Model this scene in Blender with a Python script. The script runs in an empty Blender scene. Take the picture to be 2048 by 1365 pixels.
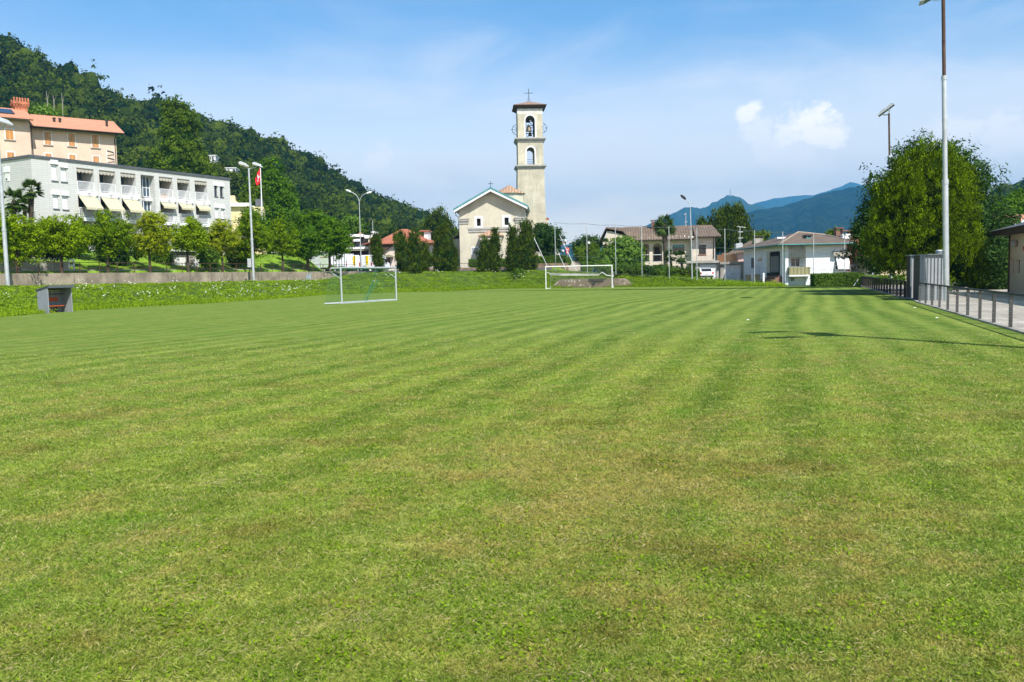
import bpy, math, random
import numpy as np
from mathutils import Vector, Matrix

# ------------------------------------------------------------------ camera
SKY_TINT = (.86, 1.18, 1.36); HAZE = 0.00015
F = 1700.0; CAM_H = 1.7; ROLL = 0.020; PITCH = math.atan(131.5 / F)
ca, sa, cr, sr = math.cos(PITCH), math.sin(PITCH), math.cos(ROLL), math.sin(ROLL)
_right0 = Vector((1, 0, 0)); _up0 = Vector((0, sa, ca)); FWD = Vector((0, ca, -sa))
UP = _up0 * cr + _right0 * sr
RT = _right0 * cr - _up0 * sr
sc = bpy.context.scene
cam_d = bpy.data.cameras.new('camera'); cam = bpy.data.objects.new('camera', cam_d)
sc.collection.objects.link(cam); sc.camera = cam
cam_d.sensor_width = 22.3; cam_d.lens = 22.3 * F / 2048.0
cam_d.clip_start = 0.1; cam_d.clip_end = 40000
m = Matrix((RT, UP, -FWD)).transposed().to_4x4(); m.translation = Vector((0, 0, CAM_H))
cam.matrix_world = m
# ------------------------------------------------------------------ light
SUN_EL = math.radians(49); SUN_AZ = math.atan2(0.45, -0.89)      # azimuth from +Y towards +X
sun_dir = Vector((math.sin(SUN_AZ) * math.cos(SUN_EL), math.cos(SUN_AZ) * math.cos(SUN_EL), math.sin(SUN_EL)))
sl = bpy.data.lights.new('sun', 'SUN'); sl.energy = 5.0; sl.angle = math.radians(0.53); sl.color = (1, .955, .88)
so = bpy.data.objects.new('sun', sl); sc.collection.objects.link(so)
so.rotation_euler = sun_dir.to_track_quat('Z', 'Y').to_euler(); so.location = (0, 0, 300)
sc.view_settings.view_transform = 'Standard'; sc.view_settings.look = 'None'
sc.view_settings.exposure = 0.55; sc.view_settings.gamma = 1.0
sc.render.engine = 'CYCLES'
sc.cycles.max_bounces = 6; sc.cycles.diffuse_bounces = 3; sc.cycles.glossy_bounces = 2
sc.cycles.transmission_bounces = 3; sc.cycles.transparent_max_bounces = 12; sc.cycles.volume_bounces = 0
sc.cycles.caustics_reflective = False; sc.cycles.caustics_refractive = False
sc.cycles.sample_clamp_indirect = 4

# ------------------------------------------------------------------ pixel helpers (full-size photograph pixels)
def ray(px, py):
    return RT * ((px - 1024) / F) + UP * ((682.5 - py) / F) + FWD
def P(px, py, Y):
    d = ray(px, py); t = Y / d.y
    return Vector((d.x * t, Y, CAM_H + d.z * t))
def G(px, py, z=0.0):
    d = ray(px, py); t = (z - CAM_H) / d.z
    return Vector((d.x * t, d.y * t, z))
def XY(px, Y): 
    return P(px, 551 - 0.02 * (px - 1024), Y).xy

# ------------------------------------------------------------------ world
class NT:
    def __init__(s, tree): s.t = tree; s.n = tree.nodes; s.l = tree.links
    def new(s, typ, **kw):
        n = s.n.new(typ)
        for k, v in kw.items():
            if k.startswith('i_'): n.inputs[k[2:].replace('_', ' ')].default_value = v
            else: setattr(n, k, v)
        return n
    def link(s, a, b): s.l.new(a, b)
    def math(s, op, a, b=None, clamp=False):
        n = s.n.new('ShaderNodeMath'); n.operation = op; n.use_clamp = clamp
        for i, v in enumerate((a, b)):
            if v is None: continue
            if isinstance(v, (int, float)): n.inputs[i].default_value = v
            else: s.l.new(v, n.inputs[i])
        return n.outputs[0]
    def vmath(s, op, a, b=None):
        n = s.n.new('ShaderNodeVectorMath'); n.operation = op
        for i, v in enumerate((a, b)):
            if v is None: continue
            if isinstance(v, (tuple, list, Vector)): n.inputs[i].default_value = tuple(v)
            else: s.l.new(v, n.inputs[i])
        return n.outputs['Value'] if op in ('DOT_PRODUCT', 'LENGTH', 'DISTANCE') else n.outputs['Vector']
    def mix(s, f, a, b, typ='MIX'):
        n = s.n.new('ShaderNodeMix'); n.data_type = 'RGBA'; n.blend_type = typ
        for i, v in ((0, f), (6, a), (7, b)):
            if isinstance(v, (int, float)): n.inputs[i].default_value = v if i == 0 else (v, v, v, 1)
            elif isinstance(v, (tuple, list)): n.inputs[i].default_value = (v[0], v[1], v[2], 1)
            else: s.l.new(v, n.inputs[i])
        return n.outputs[2]
    def noise(s, vec, scale, detail=3, rough=.55, dist=0, dim='3D'):
        n = s.n.new('ShaderNodeTexNoise'); n.noise_dimensions = dim
        n.inputs['Scale'].default_value = scale; n.inputs['Detail'].default_value = detail
        n.inputs['Roughness'].default_value = rough; n.inputs['Distortion'].default_value = dist
        if vec is not None: s.l.new(vec, n.inputs['Vector'])
        return n.outputs['Fac']
    def ramp(s, f, a, b, lo=0, hi=1):
        n = s.n.new('ShaderNodeMapRange'); n.interpolation_type = 'SMOOTHSTEP'
        s.l.new(f, n.inputs[0])
        for i, v in ((1, a), (2, b), (3, lo), (4, hi)): n.inputs[i].default_value = v
        return n.outputs[0]
    def scale(s, vec, v):
        n = s.n.new('ShaderNodeMapping'); n.inputs['Scale'].default_value = v; s.l.new(vec, n.inputs['Vector']); return n.outputs[0]

w = bpy.data.worlds.new('World'); sc.world = w; w.use_nodes = True
N = NT(w.node_tree); N.n.clear()
sky = N.new('ShaderNodeTexSky', sky_type='NISHITA', sun_disc=False)
sky.sun_elevation = SUN_EL; sky.sun_rotation = SUN_AZ; sky.air_density = 1.0; sky.dust_density = 0.6; sky.ozone_density = 1.5
gen = N.new('ShaderNodeTexCoord').outputs['Generated']
dirv = N.vmath('NORMALIZE', gen)
sep = N.new('ShaderNodeSeparateXYZ'); N.link(dirv, sep.inputs[0])
base = N.mix(1.0, sky.outputs[0], SKY_TINT, 'MULTIPLY')
zen = N.ramp(sep.outputs[2], .36, .7, 1.0, .42)
base = N.mix(zen, (0, 0, 0), base)
# thin veil of cirrus, lying lower in the sky
v1 = N.noise(N.scale(dirv, (3.0, 3.0, 9.0)), 1.3, 6, .55, .6)
v2 = N.noise(N.scale(dirv, (6.0, 6.0, 16.0)), 1.6, 5, .6, .3)
veil = N.math('MULTIPLY', N.ramp(v1, .34, .62), N.ramp(v2, .2, .75, .45, 1.0))
low = N.ramp(sep.outputs[2], .03, .40, 1.0, 0.0)
lx = N.ramp(sep.outputs[0], -.5, -.05, .2, 1.0)
veil = N.math('MULTIPLY', veil, N.math('MULTIPLY', low, lx))
horizon = N.ramp(sep.outputs[2], -.02, .29, .9, 0.0)
col = N.mix(horizon, base, (19.0, 15.4, 11.2))
col = N.mix(N.math('MULTIPLY', veil, .78), col, (10.5, 9.6, 9.2))
# cumulus heads
warp = N.noise(N.scale(dirv, (1, 1, 1.4)), 34, 6, .62)
warp2 = N.noise(dirv, 11, 3, .5)
fill = None
for (px, py, r, k) in ((1608, 250, 50, 1), (1650, 268, 40, 1), (1570, 262, 30, .8), (1498, 224, 26, .8), (1520, 262, 34, .42),
                       (1420, 378, 42, .5), (1895, 285, 50, .55), (2020, 275, 55, .5), (1600, 318, 60, .3), (1540, 300, 40, .35),
                       (760, 322, 40, .35), (850, 395, 45, .5), (790, 375, 40, .4), (1075, 400, 50, .25), (1640, 405, 26, .5), (1530, 385, 30, .35)):
    c = ray(px, py).normalized()
    d = N.vmath('DISTANCE', N.scale(dirv, (1, 1, 1.25)), (c.x, c.y, c.z * 1.25))
    rr = r / F
    q = N.math('SUBTRACT', 1.0, N.math('DIVIDE', d, rr * 1.15))
    q = N.math('ADD', q, N.math('MULTIPLY', N.math('SUBTRACT', warp, .5), 2.7))
    q = N.math('MULTIPLY', N.ramp(q, .0, .62), k)
    fill = q if fill is None else N.math('MAXIMUM', fill, q)
col = N.mix(fill, col, (13.2, 11.9, 10.8))
bg = N.new('ShaderNodeBackground'); bg.inputs['Strength'].default_value = 0.10
N.link(col, bg.inputs['Color'])
out = N.new('ShaderNodeOutputWorld'); N.link(bg.outputs[0], out.inputs['Surface'])

# ------------------------------------------------------------------ materials
MATS = {}
def principled(name):
    mt = bpy.data.materials.new(name); mt.use_nodes = True
    n = NT(mt.node_tree); b = mt.node_tree.nodes['Principled BSDF']
    return mt, n, b
def mat(name, c, rough=.75, metal=0, var=.12, vscale=1.5, bump=0, bscale=8, stain=0, stain_c=(.12, .11, .09), streak=True, fine=.05, spec=.3):
    if name in MATS: return MATS[name]
    mt, n, b = principled(name)
    pos = n.new('ShaderNodeTexCoord').outputs['Object']
    f = n.noise(pos, vscale, 5, .6)
    c2 = tuple(x * (1 - var * 1.6) for x in c); c1 = tuple(min(1, x * (1 + var)) for x in c)
    col = n.mix(n.ramp(f, .3, .7), c2, c1)
    if fine:
        g = n.noise(pos, 30, 2)
        col = n.mix(fine * 2, col, n.mix(g, (0, 0, 0), c1), 'MIX') if False else n.mix(n.ramp(g, .3, .7, 0, fine), col, tuple(x * .4 for x in c))
    if stain:
        s = n.noise(n.scale(pos, (1, 1, .12 if streak else 1)), 2.2, 5, .65)
        col = n.mix(n.ramp(s, .5, .78, 0, stain), col, stain_c)
    n.link(col, b.inputs['Base Color'])
    b.inputs['Roughness'].default_value = rough; b.inputs['Metallic'].default_value = metal
    b.inputs['Specular IOR Level'].default_value = spec
    if bump:
        bn = n.new('ShaderNodeBump'); bn.inputs['Strength'].default_value = bump; bn.inputs['Distance'].default_value = .05
        n.link(n.noise(pos, bscale, 4), bn.inputs['Height']); n.link(bn.outputs[0], b.inputs['Normal'])
    MATS[name] = mt; return mt
def wave_mat(name, c, c2, axis, period, rough=.7, var=.3, bump=.6, axis2=None, period2=.4, metal=0):
    """ribs or tile courses running across one axis (object space)"""
    mt, n, b = principled(name)
    pos = n.new('ShaderNodeTexCoord').outputs['Object']
    sp = n.new('ShaderNodeSeparateXYZ'); n.link(pos, sp.inputs[0])
    s = n.math('SINE', n.math('MULTIPLY', sp.outputs[axis], 2 * math.pi / period))
    h = n.math('ADD', n.math('MULTIPLY', s, .5), .5)
    f = n.noise(pos, 1.1, 5, .65); g = n.noise(pos, 7, 3, .6)
    col = n.mix(n.ramp(n.math('ADD', n.math('MULTIPLY', f, .5), n.math('MULTIPLY', g, .5)), .35, .65), c2, c)
    col = n.mix(n.math('MULTIPLY', n.ramp(h, 0, .45, 1, 0), var), col, tuple(x * .25 for x in c))
    if axis2 is not None:
        s2 = n.math('FRACT', n.math('MULTIPLY', sp.outputs[axis2], 1 / period2))
        col = n.mix(n.ramp(s2, .0, .22, .35, 0), col, tuple(x * .3 for x in c))
    n.link(col, b.inputs['Base Color']); b.inputs['Roughness'].default_value = rough; b.inputs['Metallic'].default_value = metal
    bn = n.new('ShaderNodeBump'); bn.inputs['Strength'].default_value = bump; bn.inputs['Distance'].default_value = .06
    n.link(h, bn.inputs['Height']); n.link(bn.outputs[0], b.inputs['Normal'])
    MATS[name] = mt; return mt
def block_mat(name, c, mortar, bw, bh, rough=.85):
    mt, n, b = principled(name)
    pos = n.new('ShaderNodeTexCoord').outputs['Object']
    sp = n.new('ShaderNodeSeparateXYZ'); n.link(pos, sp.inputs[0])
    cb = n.new('ShaderNodeCombineXYZ'); n.link(n.math('ADD', sp.outputs[0], sp.outputs[1]), cb.inputs[0]); n.link(sp.outputs[2], cb.inputs[1])
    br = n.new('ShaderNodeTexBrick'); n.link(cb.outputs[0], br.inputs['Vector'])
    br.inputs['Color1'].default_value = (*c, 1); br.inputs['Color2'].default_value = tuple(x * .93 for x in c) + (1,)
    br.inputs['Mortar'].default_value = (*mortar, 1); br.inputs['Scale'].default_value = 1
    br.inputs['Brick Width'].default_value = bw; br.inputs['Row Height'].default_value = bh
    br.inputs['Mortar Size'].default_value = .018
    s = n.noise(n.scale(pos, (1, 1, .15)), .9, 5, .65)
    col = n.mix(n.ramp(s, .5, .8, 0, .3), br.outputs[0], tuple(x * .62 for x in c))
    n.link(col, b.inputs['Base Color']); b.inputs['Roughness'].default_value = rough
    MATS[name] = mt; return mt
def leaf_mat(name, dark, light, hue=(.30, .26, .03), hue_amt=.1, trans=.25, rough=.55, power=1.0):
    mt, n, b = principled(name)
    at = n.new('ShaderNodeAttribute', attribute_name='tint')
    t = at.outputs['Fac'] if power == 1 else n.math('POWER', at.outputs['Fac'], power)
    col = n.mix(t, dark, light)
    pos = n.new('ShaderNodeTexCoord').outputs['Object']
    f = n.noise(pos, .9, 3, .6)
    col = n.mix(n.ramp(f, .5, .75, 0, hue_amt), col, hue)
    n.link(col, b.inputs['Base Color']); b.inputs['Roughness'].default_value = .8; b.inputs['Specular IOR Level'].default_value = .06
    if trans:
        tr = n.new('ShaderNodeBsdfTranslucent'); n.link(n.mix(1.0, col, (1.5, 1.6, .7), 'MULTIPLY'), tr.inputs['Color'])
        mx = n.new('ShaderNodeMixShader'); mx.inputs[0].default_value = trans
        n.link(b.outputs[0], mx.inputs[1]); n.link(tr.outputs[0], mx.inputs[2])
        o = mt.node_tree.nodes['Material Output']; n.link(mx.outputs[0], o.inputs['Surface'])
    MATS[name] = mt; return mt
def glass_mat(name='window_glass', c=(.03, .035, .04)):
    if name in MATS: return MATS[name]
    mt, n, b = principled(name); b.inputs['Base Color'].default_value = (*c, 1); b.inputs['Roughness'].default_value = .12
    b.inputs['Specular IOR Level'].default_value = .6
    MATS[name] = mt; return mt

# ------------------------------------------------------------------ objects
def root(name, label, cat, loc=(0, 0, 0), th=0, group=None, frame=None):
    o = bpy.data.objects.new(name, None); sc.collection.objects.link(o)
    o.location = loc; o.rotation_euler = (0, 0, th); o.empty_display_size = .3
    o['label'] = label; o['category'] = cat
    if group: o['group'] = group
    ZB[o.name] = loc[2]; XB[o.name] = (0.0, 0.0)
    return o
ZB = {}; XB = {}
def tag(o, label=None, cat=None, group=None, kind=None):
    if label: o['label'] = label
    if cat: o['category'] = cat
    if group: o['group'] = group
    if kind: o['kind'] = kind
    return o
class MB:
    """collects shapes in (u, v, z) coordinates, z absolute; build() makes ONE mesh object"""
    def __init__(s): s.v = []; s.f = []; s.sm = []
    def add(s, vs, fs, smooth=False):
        b = len(s.v); s.v += [tuple(x) for x in vs]
        for f in fs: s.f.append([b + i for i in f]); s.sm.append(smooth)
        return s
    def box(s, a, b):
        x0, x1 = sorted((a[0], b[0])); y0, y1 = sorted((a[1], b[1])); z0, z1 = sorted((a[2], b[2]))
        vs = [(x, y, z) for z in (z0, z1) for y in (y0, y1) for x in (x0, x1)]
        return s.add(vs, [(0, 2, 3, 1), (4, 5, 7, 6), (0, 1, 5, 4), (2, 6, 7, 3), (0, 4, 6, 2), (1, 3, 7, 5)])
    def prism(s, poly, v0, v1):
        """poly of (u,z) points extruded along v"""
        n = len(poly)
        vs = [(p[0], v0, p[1]) for p in poly] + [(p[0], v1, p[1]) for p in poly]
        fs = [tuple(range(n)), tuple(range(2 * n - 1, n - 1, -1))] + [(i, i + n, (i + 1) % n + n, (i + 1) % n) for i in range(n)]
        return s.add(vs, fs)
    def prism_u(s, poly, u0, u1):
        """poly of (v,z) points extruded along u"""
        n = len(poly)
        vs = [(u0, p[0], p[1]) for p in poly] + [(u1, p[0], p[1]) for p in poly]
        fs = [tuple(range(n)), tuple(range(2 * n - 1, n - 1, -1))] + [(i, i + n, (i + 1) % n + n, (i + 1) % n) for i in range(n)]
        return s.add(vs, fs)
    def slab(s, poly, z0, z1):
        n = len(poly)
        vs = [(p[0], p[1], z0) for p in poly] + [(p[0], p[1], z1) for p in poly]
        fs = [tuple(range(n)), tuple(range(2 * n - 1, n - 1, -1))] + [(i, i + n, (i + 1) % n + n, (i + 1) % n) for i in range(n)]
        return s.add(vs, fs)
    def tube(s, pts, r, seg=8, cap=True):
        """tube through pts; r a number or one radius per point"""
        pts = [Vector(p) for p in pts]; n = len(pts)
        rr = r if isinstance(r, (list, tuple)) else [r] * n
        vs = []; prev = None
        for i, p in enumerate(pts):
            d = (pts[min(i + 1, n - 1)] - pts[max(i - 1, 0)]).normalized()
            a = Vector((0, 0, 1)) if abs(d.z) < .9 else Vector((1, 0, 0))
            if prev is not None: a = prev
            x = d.cross(a).normalized(); y = d.cross(x).normalized(); prev = a
            for k in range(seg):
                t = 2 * math.pi * k / seg
                vs.append(p + (x * math.cos(t) + y * math.sin(t)) * rr[i])
        fs = [(i * seg + k, i * seg + (k + 1) % seg, (i + 1) * seg + (k + 1) % seg, (i + 1) * seg + k) for i in range(n - 1) for k in range(seg)]
        s.add(vs, fs, True)
        if cap:
            s.add(vs[:seg], [tuple(range(seg))]); s.add(vs[-seg:], [tuple(range(seg))])
        return s
    def lathe(s, c, prof, seg=14, smooth=True):
        vs = [(c[0] + r * math.cos(2 * math.pi * k / seg), c[1] + r * math.sin(2 * math.pi * k / seg), c[2] + z) for r, z in prof for k in range(seg)]
        n = len(prof)
        fs = [(i * seg + k, i * seg + (k + 1) % seg, (i + 1) * seg + (k + 1) % seg, (i + 1) * seg + k) for i in range(n - 1) for k in range(seg)]
        return s.add(vs, fs, smooth)
    def ball(s, c, r, seg=12, rings=8):
        pr = [(r * math.sin(math.pi * i / rings) + 1e-4, -r * math.cos(math.pi * i / rings)) for i in range(rings + 1)]
        return s.lathe(c, pr, seg)
    def wall(s, u0, u1, z0, z1, v0, v1, holes=()):
        """wall with rectangular or arched openings (a,b,c,d[,arched]); reveals included"""
        us = sorted(set([u0, u1] + [h[i] for h in holes for i in (0, 1)])); zs = sorted(set([z0, z1] + [h[i] for h in holes for i in (2, 3)]))
        us = [u for u in us if u0 <= u <= u1]; zs = [z for z in zs if z0 <= z <= z1]
        for i in range(len(us) - 1):
            for j in range(len(zs) - 1):
                cu, cz = (us[i] + us[i + 1]) / 2, (zs[j] + zs[j + 1]) / 2
                if any(h[0] < cu < h[1] and h[2] < cz < h[3] for h in holes): continue
                a, b, c, d = us[i], us[i + 1], zs[j], zs[j + 1]
                s.add([(a, v0, c), (b, v0, c), (b, v0, d), (a, v0, d)], [(0, 1, 2, 3)])
                s.add([(a, v1, c), (b, v1, c), (b, v1, d), (a, v1, d)], [(3, 2, 1, 0)])
        for (a, b, c, d) in [(u0, u1, z0, z1)] + [h[:4] for h in holes]:
            s.add([(a, v0, c), (a, v1, c), (a, v1, d), (a, v0, d)], [(0, 1, 2, 3)])
            s.add([(b, v0, c), (b, v1, c), (b, v1, d), (b, v0, d)], [(3, 2, 1, 0)])
            s.add([(a, v0, c), (b, v0, c), (b, v1, c), (a, v1, c)], [(0, 1, 2, 3)])
            s.add([(a, v0, d), (b, v0, d), (b, v1, d), (a, v1, d)], [(3, 2, 1, 0)])
        for h in holes:
            if len(h) > 4 and h[4]:
                a, b, c, d = h[:4]; r = (b - a) / 2; cu = (a + b) / 2; zc = d - r; K = 8
                e = .003
                for sgn in (-1, 1):
                    pts = [(cu + sgn * r, d)] + [(cu + sgn * r * math.cos(math.pi / 2 * k / K), zc + r * math.sin(math.pi / 2 * k / K)) for k in range(K + 1)]
                    # wedge fan between the arc and the corner
                    for k in range(1, K + 1):
                        tri = [pts[0], pts[k], pts[k + 1]]
                        s.prism(tri, v0, v1)
        return s
    def build(s, name, m, parent=None, label=None, kind=None):
        z = ZB.get(parent.name, 0) if parent else 0
        me = bpy.data.meshes.new(name)
        me.from_pydata([(a, b, c - z) for a, b, c in s.v], [], s.f)
        me.polygons.foreach_set('use_smooth', s.sm)
        me.materials.append(MATS[m] if isinstance(m, str) else m); me.validate()
        o = bpy.data.objects.new(name, me); sc.collection.objects.link(o)
        if parent: o.parent = parent; ZB[o.name] = z
        if label: o['label'] = label
        if kind: o['kind'] = kind
        return o
class Frame:
    """facade frame: origin at a ground point, u along the facade, v away from the viewer"""
    def __init__(s, ox, oy, th=0, z=0):
        s.o = Vector((ox, oy, 0)); s.th = th; s.z = z
        s.u = Vector((math.cos(th), math.sin(th), 0)); s.n = Vector((-math.sin(th), math.cos(th), 0))
    def hit(s, px, py, v=0.0):
        d = ray(px, py); c = Vector((0, 0, CAM_H))
        t = ((s.o - c).dot(s.n) + v) / d.dot(s.n)
        p = c + d * t
        return (p - s.o).dot(s.u), p.z
    def U(s, px, py=500, v=0): return s.hit(px, py, v)[0]
    def Z(s, px, py, v=0): return s.hit(px, py, v)[1]
    def rect(s, x0, y0, x1, y1, v=0):
        xm, ym = (x0 + x1) / 2, (y0 + y1) / 2
        return s.U(x0, ym, v), s.U(x1, ym, v), s.Z(xm, y1, v), s.Z(xm, y0, v)
    def w(s, u, v, z): 
        p = s.o + s.u * u + s.n * v; return Vector((p.x, p.y, z))
    def root(s, name, label, cat, group=None):
        return root(name, label, cat, (s.o.x, s.o.y, s.z), s.th, group)
def np_mesh(name, V, k, tint, m, parent=None, kind=None, mat2=None, matidx=None):
    """V (n*k,3): n separate k-gons; tint one value per polygon"""
    n = len(V) // k
    z = ZB.get(parent.name, 0) if parent else 0
    V = V.astype(np.float32).copy(); V[:, 2] -= z
    me = bpy.data.meshes.new(name)
    me.vertices.add(n * k); me.vertices.foreach_set('co', V.ravel())
    me.loops.add(n * k); me.loops.foreach_set('vertex_index', np.arange(n * k, dtype=np.int32))
    me.polygons.add(n); me.polygons.foreach_set('loop_start', np.arange(0, n * k, k, dtype=np.int32))
    me.update(calc_edges=True)
    a = me.attributes.new('tint', 'FLOAT', 'POINT'); a.data.foreach_set('value', np.repeat(tint, k).astype(np.float32))
    me.materials.append(MATS[m] if isinstance(m, str) else m)
    o = bpy.data.objects.new(name, me); sc.collection.objects.link(o)
    if parent: o.parent = parent; ZB[o.name] = z
    if kind: o['kind'] = kind
    return o
# ------------------------------------------------------------------ grass of the pitch
DX, DY = 0.325, 0.946            # direction of the side line, the wall and the right fence
def grass_colour(n):
    pos = n.new('ShaderNodeNewGeometry').outputs['Position']
    sp = n.new('ShaderNodeSeparateXYZ'); n.link(pos, sp.inputs[0])
    flat = n.scale(pos, (1, 1, 0))
    wob = n.math('MULTIPLY', n.math('SUBTRACT', n.noise(flat, .03, 2), .5), 4.0)
    wob2 = n.math('MULTIPLY', n.math('SUBTRACT', n.noise(flat, .35, 2), .5), .22)
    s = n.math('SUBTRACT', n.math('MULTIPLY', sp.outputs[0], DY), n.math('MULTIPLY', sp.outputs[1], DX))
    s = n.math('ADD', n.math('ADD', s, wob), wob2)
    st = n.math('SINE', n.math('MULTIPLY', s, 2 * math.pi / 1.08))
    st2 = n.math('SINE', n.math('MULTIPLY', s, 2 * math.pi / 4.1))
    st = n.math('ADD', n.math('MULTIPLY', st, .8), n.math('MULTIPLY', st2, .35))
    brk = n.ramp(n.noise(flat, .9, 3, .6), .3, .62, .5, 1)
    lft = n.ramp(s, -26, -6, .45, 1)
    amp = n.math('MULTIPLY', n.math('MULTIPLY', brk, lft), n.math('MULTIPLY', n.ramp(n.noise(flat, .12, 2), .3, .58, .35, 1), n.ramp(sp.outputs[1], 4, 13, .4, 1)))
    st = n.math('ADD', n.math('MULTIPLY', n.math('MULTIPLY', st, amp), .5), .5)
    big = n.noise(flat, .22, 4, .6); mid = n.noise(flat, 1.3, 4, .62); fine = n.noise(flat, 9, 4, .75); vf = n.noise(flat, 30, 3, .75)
    g = n.mix(st, (.050, .120, .006), (.265, .345, .060))  # mowing bands: how leaning blades catch the light, painted into the base colour
    cb = n.new('ShaderNodeCombineXYZ'); n.link(n.math('MULTIPLY', s, 3.2), cb.inputs[0]); n.link(n.math('MULTIPLY', n.math('ADD', n.math('MULTIPLY', sp.outputs[1], DY), n.math('MULTIPLY', sp.outputs[0], DX)), .45), cb.inputs[1])
    strk = n.noise(cb.outputs[0], 1.0, 4, .7)
    g = n.mix(n.ramp(strk, .50, .70, 0, .55), g, (.30, .33, .085)); g = n.mix(n.ramp(strk, .50, .32, 0, .45), g, (.060, .135, .008))
    flk = n.noise(n.scale(flat, (1.3, 2.2, 0)), 1.15, 5, .75)
    g = n.mix(n.ramp(flk, .52, .64, 0, .75), g, (.33, .37, .11)); g = n.mix(n.ramp(flk, .46, .34, 0, .4), g, (.055, .13, .008))
    g = n.mix(n.ramp(big, .38, .66, 0, .45), g, (.095, .215, .020))
    # rows of clippings lying across the stripes far out
    # dry straw patches, strongest in the worn strip before the camera
    near = n.ramp(sp.outputs[1], 4, 30, 1, .35)
    d1 = n.vmath('DISTANCE', n.scale(flat, (1, .62, 0)), (1.0, 7.4 * .62, 0))
    spot = n.ramp(d1, .2, 2.8, .08, 0)
    dry = n.math('ADD', n.math('ADD', n.math('ADD', n.math('MULTIPLY', mid, .45), n.math('MULTIPLY', big, .28)), n.math('MULTIPLY', n.noise(flat, 6, 4, .8), .27)), spot)
    g = n.mix(n.math('MULTIPLY', n.ramp(dry, .46, .63, 0, .75), near), g, (.32, .262, .10))
    brown = n.math('ADD', n.noise(n.vmath('ADD', flat, (31, 7, 0)), .8, 4, .6), n.math('MULTIPLY', spot, .45))
    g = n.mix(n.math('MULTIPLY', n.ramp(brown, .55, .70, 0, .55), near), g, (.125, .090, .022))
    lush = n.noise(n.vmath('ADD', flat, (11, 57, 0)), .9, 4, .65)
    g = n.mix(n.ramp(lush, .56, .74, 0, .6), g, (.075, .205, .014))
    g = n.mix(n.ramp(fine, .40, .66, 0, .5), g, (.065, .115, .012))
    g = n.mix(n.ramp(fine, .62, .30, 0, .0) if False else n.ramp(vf, .52, .70, 0, .45), g, (.36, .38, .11))
    return g, fine, vf
def make_grass_mats():
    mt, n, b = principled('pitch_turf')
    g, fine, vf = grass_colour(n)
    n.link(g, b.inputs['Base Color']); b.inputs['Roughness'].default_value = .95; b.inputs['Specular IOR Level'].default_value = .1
    bn = n.new('ShaderNodeBump'); bn.inputs['Strength'].default_value = .9; bn.inputs['Distance'].default_value = .03
    n.link(n.math('ADD', fine, vf), bn.inputs['Height']); n.link(bn.outputs[0], b.inputs['Normal'])
    MATS['pitch_turf'] = mt
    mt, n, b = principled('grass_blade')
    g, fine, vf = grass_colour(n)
    t = n.new('ShaderNodeAttribute', attribute_name='tint').outputs['Fac']
    g = n.mix(1.0, g, (1.68, 1.5, 1.15), 'MULTIPLY')
    g = n.mix(n.ramp(t, .0, .30, .35, 0), g, (.07, .15, .015))
    g = n.mix(n.ramp(t, .55, .85, 0, .5), g, (.24, .34, .05))
    g = n.mix(n.ramp(t, .80, 1.0, 0, .85), g, (.64, .50, .28))
    n.link(g, b.inputs['Base Color']); b.inputs['Roughness'].default_value = .6; b.inputs['Specular IOR Level'].default_value = .2
    tr = n.new('ShaderNodeBsdfTranslucent'); n.link(g, tr.inputs['Color'])
    mx = n.new('ShaderNodeMixShader'); mx.inputs[0].default_value = .3
    n.link(b.outputs[0], mx.inputs[1]); n.link(tr.outputs[0], mx.inputs[2])
    n.link(mx.outputs[0], mt.node_tree.nodes['Material Output'].inputs['Surface'])
    MATS['grass_blade'] = mt
make_grass_mats()
leaf_mat('weed_leaf', (.060, .12, .004), (.25, .37, .015), (.28, .32, .04), .25)
leaf_mat('forest_leaf', (.007, .024, .003), (.115, .165, .008), (.17, .15, .01), .3, .15)
leaf_mat('round_leaf', (.080, .15, .003), (.32, .44, .010), (.48, .42, .02), .25, .32)
leaf_mat('round_leaf_dark', (.032, .085, .004), (.12, .24, .010), (.13, .2, .01), .2)
leaf_mat('conifer_leaf', (.008, .026, .004), (.13, .19, .010), (.13, .10, .02), .3, .1, power=1.7)
leaf_mat('thuja_leaf', (.003, .015, .001), (.30, .46, .003), (.33, .40, .01), .1, .16, power=1.95)
leaf_mat('broad_leaf', (.012, .040, .008), (.065, .125, .026), (.09, .14, .04), .2, .15)
leaf_mat('light_leaf', (.05, .11, .012), (.17, .29, .04), (.25, .33, .05), .25)
leaf_mat('hedge_leaf', (.03, .07, .008), (.13, .22, .025), (.15, .2, .03), .2)
leaf_mat('poplar_leaf', (.028, .070, .006), (.15, .225, .012), (.16, .16, .03), .3)
leaf_mat('palm_leaf', (.02, .05, .01), (.10, .16, .03), (.18, .16, .05), .2)
leaf_mat('round_leaf_yellow', (.10, .15, .003), (.42, .47, .02), (.55, .46, .04), .4, .32)
leaf_mat('round_leaf_mid', (.05, .11, .003), (.24, .35, .010), (.38, .36, .02), .2, .3)
mat('flower', (.55, .58, .45), .8, var=.05, fine=0)
mat('bark', (.085, .065, .048), .95, var=.3, vscale=3, bump=.6)
mat('pale_bark', (.30, .27, .22), .9, var=.2, vscale=3)
mat('lawn', (.17, .30, .015), .95, var=.3, vscale=.9, bump=.4, bscale=10, fine=.3)
mat('meadow', (.070, .130, .018), .95, var=.35, vscale=.25, bump=.4, bscale=3, fine=.3)
mat('bank_soil', (.075, .13, .010), .95, var=.35, vscale=1.2, bump=.6, bscale=5, fine=.3)
mat('asphalt', (.10, .10, .10), .95, var=.15, vscale=.8, fine=.2)
mat('court_paving', (.46, .42, .36), .9, var=.22, vscale=.5, stain=.35, streak=False, fine=.25, bump=.2, bscale=20)
mat('forest_floor', (.020, .035, .010), 1.0, var=.3)
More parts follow.
